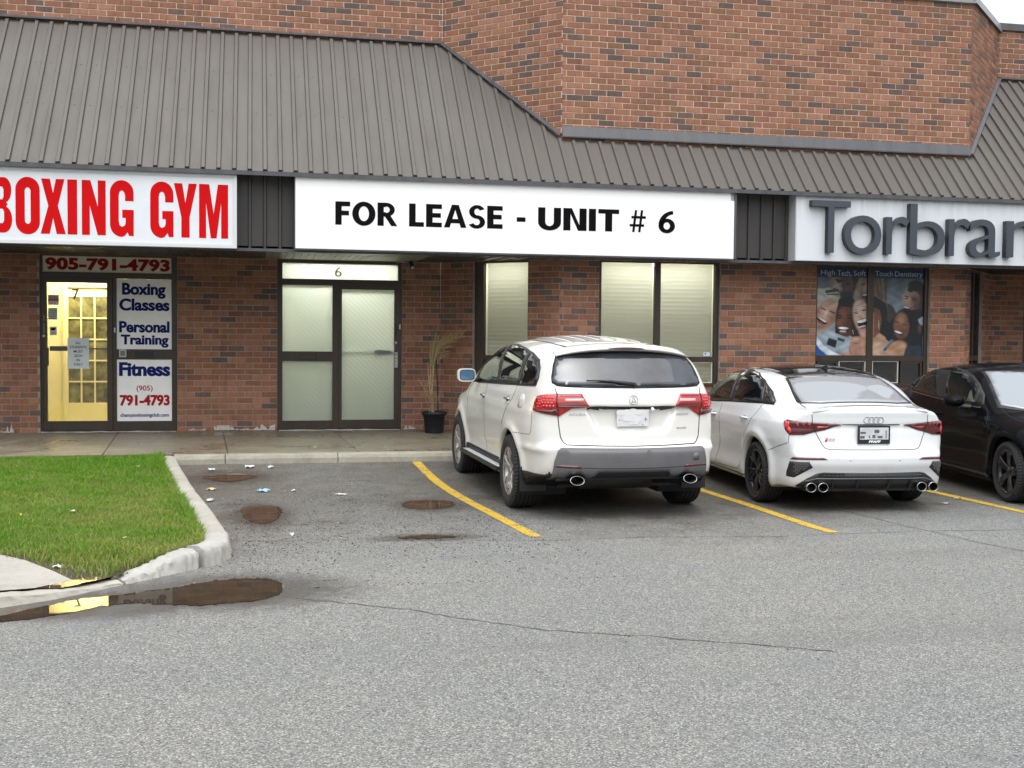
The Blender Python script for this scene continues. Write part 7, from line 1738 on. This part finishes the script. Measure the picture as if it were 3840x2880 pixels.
# ---------------------------------------------------------------- white saloon
M['paint_sal'] = mat_paint('cool_white_paint', (.72, .74, .76), .25, 1., dirt=.45)
M['honey'] = simple('grille_black', (.02, .022, .025), .5)
sal = Car('sedan', make_sedan(), (6.03, 11.42, 0), -.078, 'white sedan with black roof and four round exhausts', 'car')
BOOT = mirror_poly([(0, .632), (.454, .633), (.512, .68), (.568, .80), (.60, .895), (.607, 1.0), (.60, 1.06), (0, 1.075)])
def door_regs(front, rear):
    out = []
    for sg in (-1, 1):
        out.append(('front_door', lambda C, N, sg=sg: (C[:, 0]*sg > .4) & inpoly(C, 1, 2, front))); out.append(('rear_door', lambda C, N, sg=sg: (C[:, 0]*sg > .4) & inpoly(C, 1, 2, rear)))
    return out
RD_ = [(.03, 1.02), (.05, .94), (.21, .76), (.44, .535), (.495, .336), (.58, .285), (1.33, .27), (1.345, .34), (1.22, .53), (1.16, .75), (1.20, .92), (1.0, 1.02), (1.05, 1.34), (.25, 1.28)]
FD_ = [(1.345, .34), (1.22, .53), (1.16, .75), (1.20, .92), (1.0, 1.02), (1.05, 1.34), (1.6, 1.3), (2.1, 1.02), (2.2, .8), (2.2, .28), (1.34, .27)]
sal.shell(M['paint_sal'], [('boot_lid', lambda C, N: (C[:, 1] < -.45) & inpoly(C, 0, 2, BOOT)), ('bonnet', lambda C, N: (C[:, 1] > 2.3) & (N[:, 2] > .6) & (np.abs(C[:, 0]) < .72)),
    ('rear_bumper', lambda C, N: (C[:, 1] < -.36) & (C[:, 2] < .66))]+door_regs(FD_, RD_))
sal.patch('roof_panel', 'top', mirror_poly([(0, .035), (.30, .05), (.505, .115), (.535, .35), (.54, .9), (.53, 1.4), (.50, 1.58), (0, 1.66)]), simple('roof_black', (.008, .008, .009), .12, **{'Coat Weight': 1.}), .006, .05)
rg = NT('saloon_rear_glass'); bb_ = rg.bsdf((.26, .28, .30), .03); bb_.inputs['IOR'].default_value = 1.9; M['sal_rear'] = rg.m
G_ = [(0, 1.082), (.38, 1.074), (.585, 1.062), (.600, 1.080), (.575, 1.17), (.550, 1.24), (.52, 1.298), (.35, 1.322), (0, 1.338)]
sal.patch('window_seal', 'rup', mirror_poly([(x, .6*y_+.8*z) for x, y_, z in ((0, -.61, 1.075), (.4, -.59, 1.068), (.60, -.50, 1.058), (.615, -.46, 1.08), (.585, -.22, 1.17), (.53, .10, 1.30), (.35, .08, 1.325), (0, .06, 1.338))]), M['blackp'], .004, .04)
sal.patch('rear_window', 'rup', mirror_poly([(x, .6*y_+.8*z) for x, y_, z in ((0, -.595, 1.080), (.4, -.575, 1.072), (.575, -.485, 1.066), (.560, -.22, 1.175), (.51, .05, 1.283), (.35, .055, 1.315), (0, .03, 1.325))]), M['sal_rear'], .008, .04)
DL = [(-.20, 1.030), (-.195, 1.075), (-.06, 1.165), (.255, 1.272), (.576, 1.336), (.961, 1.366), (1.35, 1.356), (1.52, 1.32), (1.70, 1.24), (1.94, 1.11), (2.10, 1.02), (2.08, .965), (1.79, .962), (.95, 1.00), (.636, 1.012), (.023, 1.032)]
for vw in ('left', 'right'):
    sg = -1 if vw == 'left' else 1
    sal.patch('window_seal', vw, DL, M['blackp'], .003, .05)
    for nm, Q in (('quarter_glass', [(-.175, 1.045), (-.165, 1.075), (-.05, 1.15), (.125, 1.21), (.01, 1.046)]), ('rear_door_glass', [(.04, 1.046), (.155, 1.222), (.27, 1.26), (.58, 1.32), (.90, 1.345), (.985, 1.347), (.87, 1.015), (.64, 1.026)]), ('front_door_glass', [(.95, 1.012), (1.065, 1.348), (1.34, 1.338), (1.50, 1.303), (1.68, 1.222), (1.92, 1.095), (2.04, 1.01), (2.02, .978), (1.79, .976)])):
        sal.patch(nm, vw, Q, M['tint'], .006, .05)
    for L_ in ([(.03, 1.02), (.05, .94), (.21, .76), (.34, .64)], [(.45, .50), (.495, .336), (.58, .285), (1.33, .265)], [(1.20, .97), (1.20, .915), (1.16, .75), (1.22, .53), (1.345, .34), (1.34, .27)], [(1.34, .265), (2.18, .262), (2.2, .45), (2.22, .62)]): sal.strip('shut_or_shade_line', vw, L_, .005, M['gap'])
    sal.strip('shut_or_shade_line', vw, [(-.36, .58), (-.50, .625), (-.73, .688), (-.735, .77)], .004, M['gap'])
    sal.strip('rocker', vw, [(.35, .225), (1.3, .22), (2.3, .225)], .05, M['blackp'], .004, drop=.02)
    for yy, zz in ((1.395, .842), (.32, .868)):
        Pq, _ = sal.lay(vw, [(yy, zz)], 0); px = Pq[0][0]; b = MB(); b.tube([(px+sg*(.004+.030*math.sin(math.pi*i/8)), yy-.10+.20*i/8, zz+.003*math.sin(math.pi*i/8)) for i in range(9)], [.008]+[.013]*7+[.008], 8)
        sal.part(b.build('door_handle', M['paint_sal'], smooth=True)); sal.patch('handle_cup', vw, [(yy+.055*math.cos(a), zz+.022*math.sin(a)) for a in np.linspace(0, 2*math.pi, 15)[:-1]], M['clad'], .001, .03)
    b = MB(); b.box(min(sg*.90, sg*1.02), max(sg*.90, sg*1.02), 1.86, 1.93, .99, 1.09); mr = sal.part(b.build('door_mirror', M['blackp']))
sal.strip('shut_or_shade_line', 'rear', [(-.60, 1.062), (-.607, 1.0), (-.60, .895), (-.568, .80), (-.512, .68), (-.485, .645), (-.44, .633), (0, .631), (.44, .633), (.485, .645), (.512, .68), (.568, .80), (.60, .895), (.607, 1.0), (.60, 1.062)], .006, M['gap'])
sal.strip('spoiler_lip', 'rear', [(-.60, 1.002), (-.41, 1.028), (-.14, 1.040), (.14, 1.040), (.41, 1.028), (.60, 1.002)], .016, M['paint_sal'], .014, drop=.014)
sal.strip('shut_or_shade_line', 'rear', [(-.60, 1.012), (-.41, 1.038), (-.14, 1.050), (.14, 1.050), (.41, 1.038), (.60, 1.012)], .005, M['clad'], .003)
sal.strip('lid_crease_shade', 'rear', [(-.32, .878), (0, .878), (.28, .878)], .006, M['gap'], .002)  # thin shadow under the boot lid's lip, painted as a dark strip
for vw, s_ in (('rl', 1), ('rr', -1)):
    LP = [(-.295, .862), (-.296, .893), (-.266, .911), (-.017, .902), (.137, .889), (.245, .878), (.10, .822), (.020, .803), (-.091, .771), (-.226, .765), (-.276, .815)]
    LP = [(u*s_, v) for u, v in LP]; sal.patch('tail_lamp', vw, LP, M['lens_dred'], .008, .025, dome=.004)
    tl = bpy.data.objects[[o.name for o in sal.root.children if o.name.startswith('tail_lamp')][-1]]
    sal.strip('lamp_seam', vw, [(-.017*s_, .904), (.0, .85), (.020*s_, .802)], .006, M['gap'], .014, parent=tl)
    for Q, m_ in (([(-.285, .858), (-.268, .895), (-.225, .888), (-.235, .86), (-.205, .80), (-.222, .775)], 'lens_bright'), ([(-.165, .888), (-.145, .886), (-.135, .85), (-.160, .835), (-.15, .855)], 'lens_red'), ([(-.105, .885), (-.09, .883), (-.08, .850), (-.105, .838), (-.095, .86)], 'lens_red'), ([(-.05, .883), (-.035, .881), (-.03, .848), (-.055, .838), (-.045, .86)], 'lens_red'), ([(.025, .872), (.16, .868), (.10, .842), (.03, .83)], 'lens_red')):
        sal.patch('light_guide', vw, [(u*s_, v) for u, v in Q], M[m_], .0145, .03, parent=tl, rim=.001)
em = sal.strip('emblem', 'rear', [(-.069+.0325*math.cos(a), .925+.0325*math.sin(a)) for a in np.linspace(0, 2*math.pi, 21)[:-1]], .008, M['chrome'], .006, closed=True, step=.012)
em.data.materials[0] = M['badge']
for i in (1, 2, 3): sal.strip('emblem_ring', 'rear', [(-.069+.046*i+.0325*math.cos(a), .925+.0325*math.sin(a)) for a in np.linspace(0, 2*math.pi, 21)[:-1]], .008, M['badge'], .006+.0004*i, parent=em, closed=True, step=.012)
sal.letters('badge', 'rear', 'S3', -.455, -.385, .714, .740, M['chrome'], .004, .04, shear=.25); sal.patch('badge_block', 'rear', [(-.486, .708), (-.466, .708), (-.452, .745), (-.472, .745)], M['lens_bright'], .004, .03, rim=.003)
b = MB(); b.box(-.166, .166, -.012, .004, -.088, .088); pf = sal.part(b.build('plate_frame', M['blackp'])); pf.location = (-.003, -.925, .780)
b = MB(); b.box(-.148, .148, -.016, -.012, -.046, .072); pw = b.build('number_plate', simple('plate_grey', (.55, .57, .60), .4, 14, .2), pf)
b = MB()
for x0, x1, z0, z1 in ((-.145, -.09, .012, .030), (-.145, -.10, -.035, -.01), (-.055, -.045, -.03, -.005), (.118, .126, -.035, .045), (-.02, .01, -.03, .0), (.035, .085, -.03, -.01), (.0, .05, .02, .05)): b.box(x0, x1, -.018, -.0162, z0, z1)
b.build('plate_smudges', simple('smudge_dark', (.10, .10, .11), .6), pw)
text_fit('lettering', 'PFAFF', -.055, .07, -.079, -.055, -.0135, M['panel_white'], pf, weight=.05, shear=.15)
RL_ = [(-.2165, .525), (-.18, .550), (-.0055, .556), (.106, .556), (.147, .536)]; VN = [(-.2215, .505), (-.2575, .40), (-.259, .355), (-.172, .347), (.0114, .455), (-.019, .512)]
for s_ in (-1, 1):
    vw = 'rl' if s_ < 0 else 'rr'
    sal.patch('reflector', vw, [(-x*s_, z) for x, z in RL_], M['lens_maroon'], .005, .04)
    v_ = sal.patch('bumper_vent', vw, [(-x*s_, z) for x, z in VN], M['honey'], .003, .03)
    for r_ in range(7):
        for c_ in range(5):
            cx_ = -.16+c_*.034+(r_ % 2)*.017; cz_ = .375+r_*.020
            if inpoly(np.array([[cx_, 0, cz_]]), 0, 2, VN)[0] and inpoly(np.array([[cx_+.022, 0, cz_-.01]]), 0, 2, VN)[0]: sal.strip('mesh_cell', vw, [(-(cx_+.013*math.cos(a))*s_, cz_+.009*math.sin(a)) for a in [i*math.pi/3 for i in range(6)]], .003, M['clad'], .008, parent=v_, closed=True, step=.05)
    b = MB(); b.lathe([(.003, 0), (.003, .004), (.001, .005)], 8)
    sal.patch('parking_sensor', 'rear', [(s_*.256+.011*math.cos(a), .536+.011*math.sin(a)) for a in np.linspace(0, 2*math.pi, 13)[:-1]], simple('sensor%d' % s_, (.70, .72, .74), .3), .002, .05)
    for ex_ in (.635, .512):
        b = MB(); n = 28; L_ = []
        for yy, k in ((-.72, .8), (-.90, 1.), (-.93, 1.04), (-.932, .94), (-.925, .92)): L_.append([(s_*ex_+.050*k*math.cos(a), yy+.0, .262+.045*k*math.sin(a)) for a in [2*math.pi*i/n for i in range(n)]])
        b.raw([p for r in L_ for p in r], [(i*n+k, i*n+(k+1) % n, (i+1)*n+(k+1) % n, (i+1)*n+k) for i in range(4) for k in range(n)]); e_ = sal.part(b.build('exhaust_tip', M['chrome'], smooth=True)); exhaust_hole(L_[-1], e_)
    for x_ in (.16, .40): sal.strip('diffuser_fin', 'rear', [(s_*x_, .25), (s_*(x_+.008), .335)], .012, M['blackp'], .028, drop=.03)
DF = mirror_poly([(0, .252), (.60, .252), (.725, .256), (.735, .27), (.648, .343), (.560, .396), (.498, .408), (0, .404)])
sal.patch('diffuser', 'rear', DF, M['blackp'], .006, .04)
sal.strip('diffuser_edge', 'rear', [(-.66, .315), (-.56, .345), (0, .350), (.56, .345), (.66, .315)], .010, simple('edge_grey', (.12, .12, .125), .35), .012)
b = MB(); b.box(-.66, .66, -.84, -.45, .215, .255); sal.part(b.build('skid_panel', M['black']))
for i in range(26): x_ = -.50+i*.04; sal.strip('mesh_cell', 'rear', [(x_, .372), (x_+.01, .382), (x_+.02, .382), (x_+.03, .372)], .003, M['clad'], .008, step=.05)
b = MB(); b.raw([(-.012, .25, 1.385), (.012, .25, 1.385), (.010, .40, 1.41), (-.010, .40, 1.41), (0, .245, 1.44), (0, .29, 1.435)], [(0, 1, 4), (1, 2, 5, 4), (0, 4, 5, 3), (2, 3, 5)]); sal.part(b.build('roof_antenna', M['black']))
sal.patch('windscreen', 'fup', mirror_poly([(0, -.60), (.55, -.56), (.68, -.45), (.56, .17), (0, .12)]), M['tint'], .004, .07)
for yy in (0, 2.63):
    for s_ in (-1, 1): make_wheel(sal, (s_*.775, yy, .32), s_, .320, .235, .236, 'y5', M['black_rim'])

# ---------------------------------------------------------------- black saloon, nose out
M['paint_blk'] = mat_paint('black_paint', (.004, .0045, .006), .2, .12, dirt=.002); M['paint_blk'].node_tree.nodes['Principled BSDF'].inputs['Specular IOR Level'].default_value = .03
blk = Car('sedan', make_sedan2(), (9.13, 13.56, 0), math.pi-.165, 'black sedan with black wheels facing the viewer', 'car')
BR_ = [(.75, .30), (.72, .60), (.765, .82), (.83, 1.01), (.45, 1.36), (.0, 1.32), (-.35, 1.08), (-.30, .95), (.0, .80), (.30, .62), (.42, .30)]; BF_ = [(.75, .30), (.72, .60), (.765, .82), (.83, 1.01), (.45, 1.36), (1.3, 1.35), (1.95, 1.02), (2.08, .94), (2.2, .85), (2.3, .76), (2.23, .64), (2.2, .26)]
blk.shell(M['paint_blk'], [('bonnet', lambda C, N: (C[:, 1] > 2.2) & (N[:, 2] > .6) & (np.abs(C[:, 0]) < .70)), ('front_bumper', lambda C, N: (C[:, 1] > 3.06) & (C[:, 2] < .60))]+door_regs(BF_, BR_))
DL = [(-.44, 1.09), (-.40, 1.17), (-.28, 1.245), (-.02, 1.325), (.2, 1.362), (.45, 1.382), (.75, 1.386), (1.16, 1.358), (1.45, 1.305), (1.68, 1.22), (1.88, 1.10), (1.97, 1.0), (1.93, .965), (1.42, .975), (.82, 1.015), (-.14, 1.055), (-.32, 1.075)]
bg_ = car_glass('black_car_glass', (.008, .011, .011), 1.42)
for vw in ('right', 'left'):
    sg = 1 if vw == 'right' else -1
    blk.patch('window_seal', vw, DL, M['blackp'], .003, .05)
    for nm, Q in (('quarter_glass', [(-.40, 1.10), (-.37, 1.165), (-.26, 1.23), (-.05, 1.30), (-.17, 1.072), (-.32, 1.088)]), ('rear_door_glass', [(-.13, 1.072), (.0, 1.315), (.2, 1.345), (.40, 1.362), (.78, 1.034)]), ('front_door_glass', [(1.01, 1.015), (.74, 1.368), (1.15, 1.34), (1.43, 1.288), (1.65, 1.205), (1.76, 1.14), (1.80, .99), (1.42, .992)])): blk.patch(nm, vw, Q, bg_, .006, .05)
    blk.strip('chrome_trim', vw, [(1.95, .958), (1.42, .968), (.82, 1.008), (-.14, 1.048), (-.33, 1.065), (-.46, 1.10), (-.50, 1.17)], .010, M['chrome'], .007)
    for L_ in ([(.83, 1.0), (.80, .91), (.765, .82), (.72, .6), (.75, .28)], [(2.05, .95), (2.18, .855), (2.30, .76), (2.235, .65), (2.20, .25)], [(2.2, .255), (.55, .26)]): blk.strip('shut_or_shade_line', vw, L_, .005, M['gap'])
    blk.strip('rocker', vw, [(.40, .215), (1.3, .21), (2.33, .215)], .07, simple('rocker%d' % sg, (.02, .022, .022), .5), .006, drop=.02)
    for yy, zz in ((.98, .838), (-.12, .955)):
        Pq, _ = blk.lay(vw, [(yy, zz)], 0); px = Pq[0][0]; b = MB(); b.tube([(px+sg*(.004+.030*math.sin(math.pi*i/8)), yy-.10+.20*i/8, zz) for i in range(9)], [.008]+[.013]*7+[.008], 8); blk.part(b.build('door_handle', M['paint_blk'], smooth=True))
    b = MB(); sec = []
    for yy, k in ((1.60, .92), (1.64, 1.), (1.70, .95), (1.75, .7), (1.775, .3)): sec.append([(sg*1.005+.115*k*math.copysign(abs(math.cos(a))**.75, math.cos(a)), yy, 1.015+.070*k*math.sin(a)*(1 if math.sin(a) > 0 else .85)) for a in [2*math.pi*i/24 for i in range(24)]])
    b.raw([p for r in sec for p in r], [(i*24+k, i*24+(k+1) % 24, (i+1)*24+(k+1) % 24, (i+1)*24+k) for i in range(4) for k in range(24)]); b.poly(sec[0]); b.poly(sec[-1]); mr = blk.part(b.build('door_mirror', M['paint_blk'], smooth=True)); b = MB(); b.tube([(sg*.84, 1.73, .955), (sg*.96, 1.70, .965)], .028, 8); b.build('mirror_arm', M['blackp'], mr)
    blk.patch('headlamp', 'fr' if sg > 0 else 'fl', [(sg*u, v) for u, v in ((-1.42, .70), (-1.60, .74), (-1.98, .80), (-1.90, .70), (-1.55, .64))], simple('headlamp%d' % sg, (.35, .36, .38), .05), .005, .05)
wg = NT('screen_glass'); wb_ = wg.bsdf((.26, .29, .32), .03); wb_.inputs['IOR'].default_value = 1.9  # pale base colour stands in for sky reflection and a sunshade inside
blk.patch('screen_seal', 'fup', mirror_poly([(0, -.68), (.51, -.64), (.735, -.52), (.60, .225), (.2, .14), (0, .12)]), M['blackp'], .003, .05)
blk.patch('windscreen', 'fup', mirror_poly([(0, -.64), (.50, -.60), (.685, -.49), (.572, .185), (.2, .10), (0, .085)]), wg.m, .007, .05)
blk.patch('grille', 'front', mirror_poly([(0, .30), (.40, .32), (.50, .50), (.42, .66), (0, .68)]), M['honey'], .004, .06)
blk.strip('grille_trim', 'front', [(-.46, .66), (-.30, .42), (0, .36), (.30, .42), (.46, .66)], .03, M['chrome'], .01)
for s_ in (-1, 1): blk.strip('bonnet_gap', 'top', [(s_*.70, 2.16), (s_*.72, 2.6), (s_*.66, 3.1)], .006, M['gap'])
for yy in (0, 2.712):
    for s_ in (-1, 1): make_wheel(blk, (s_*.785, yy, .325), s_, .325, .215, .235, 'twin5', M['black_rim'])
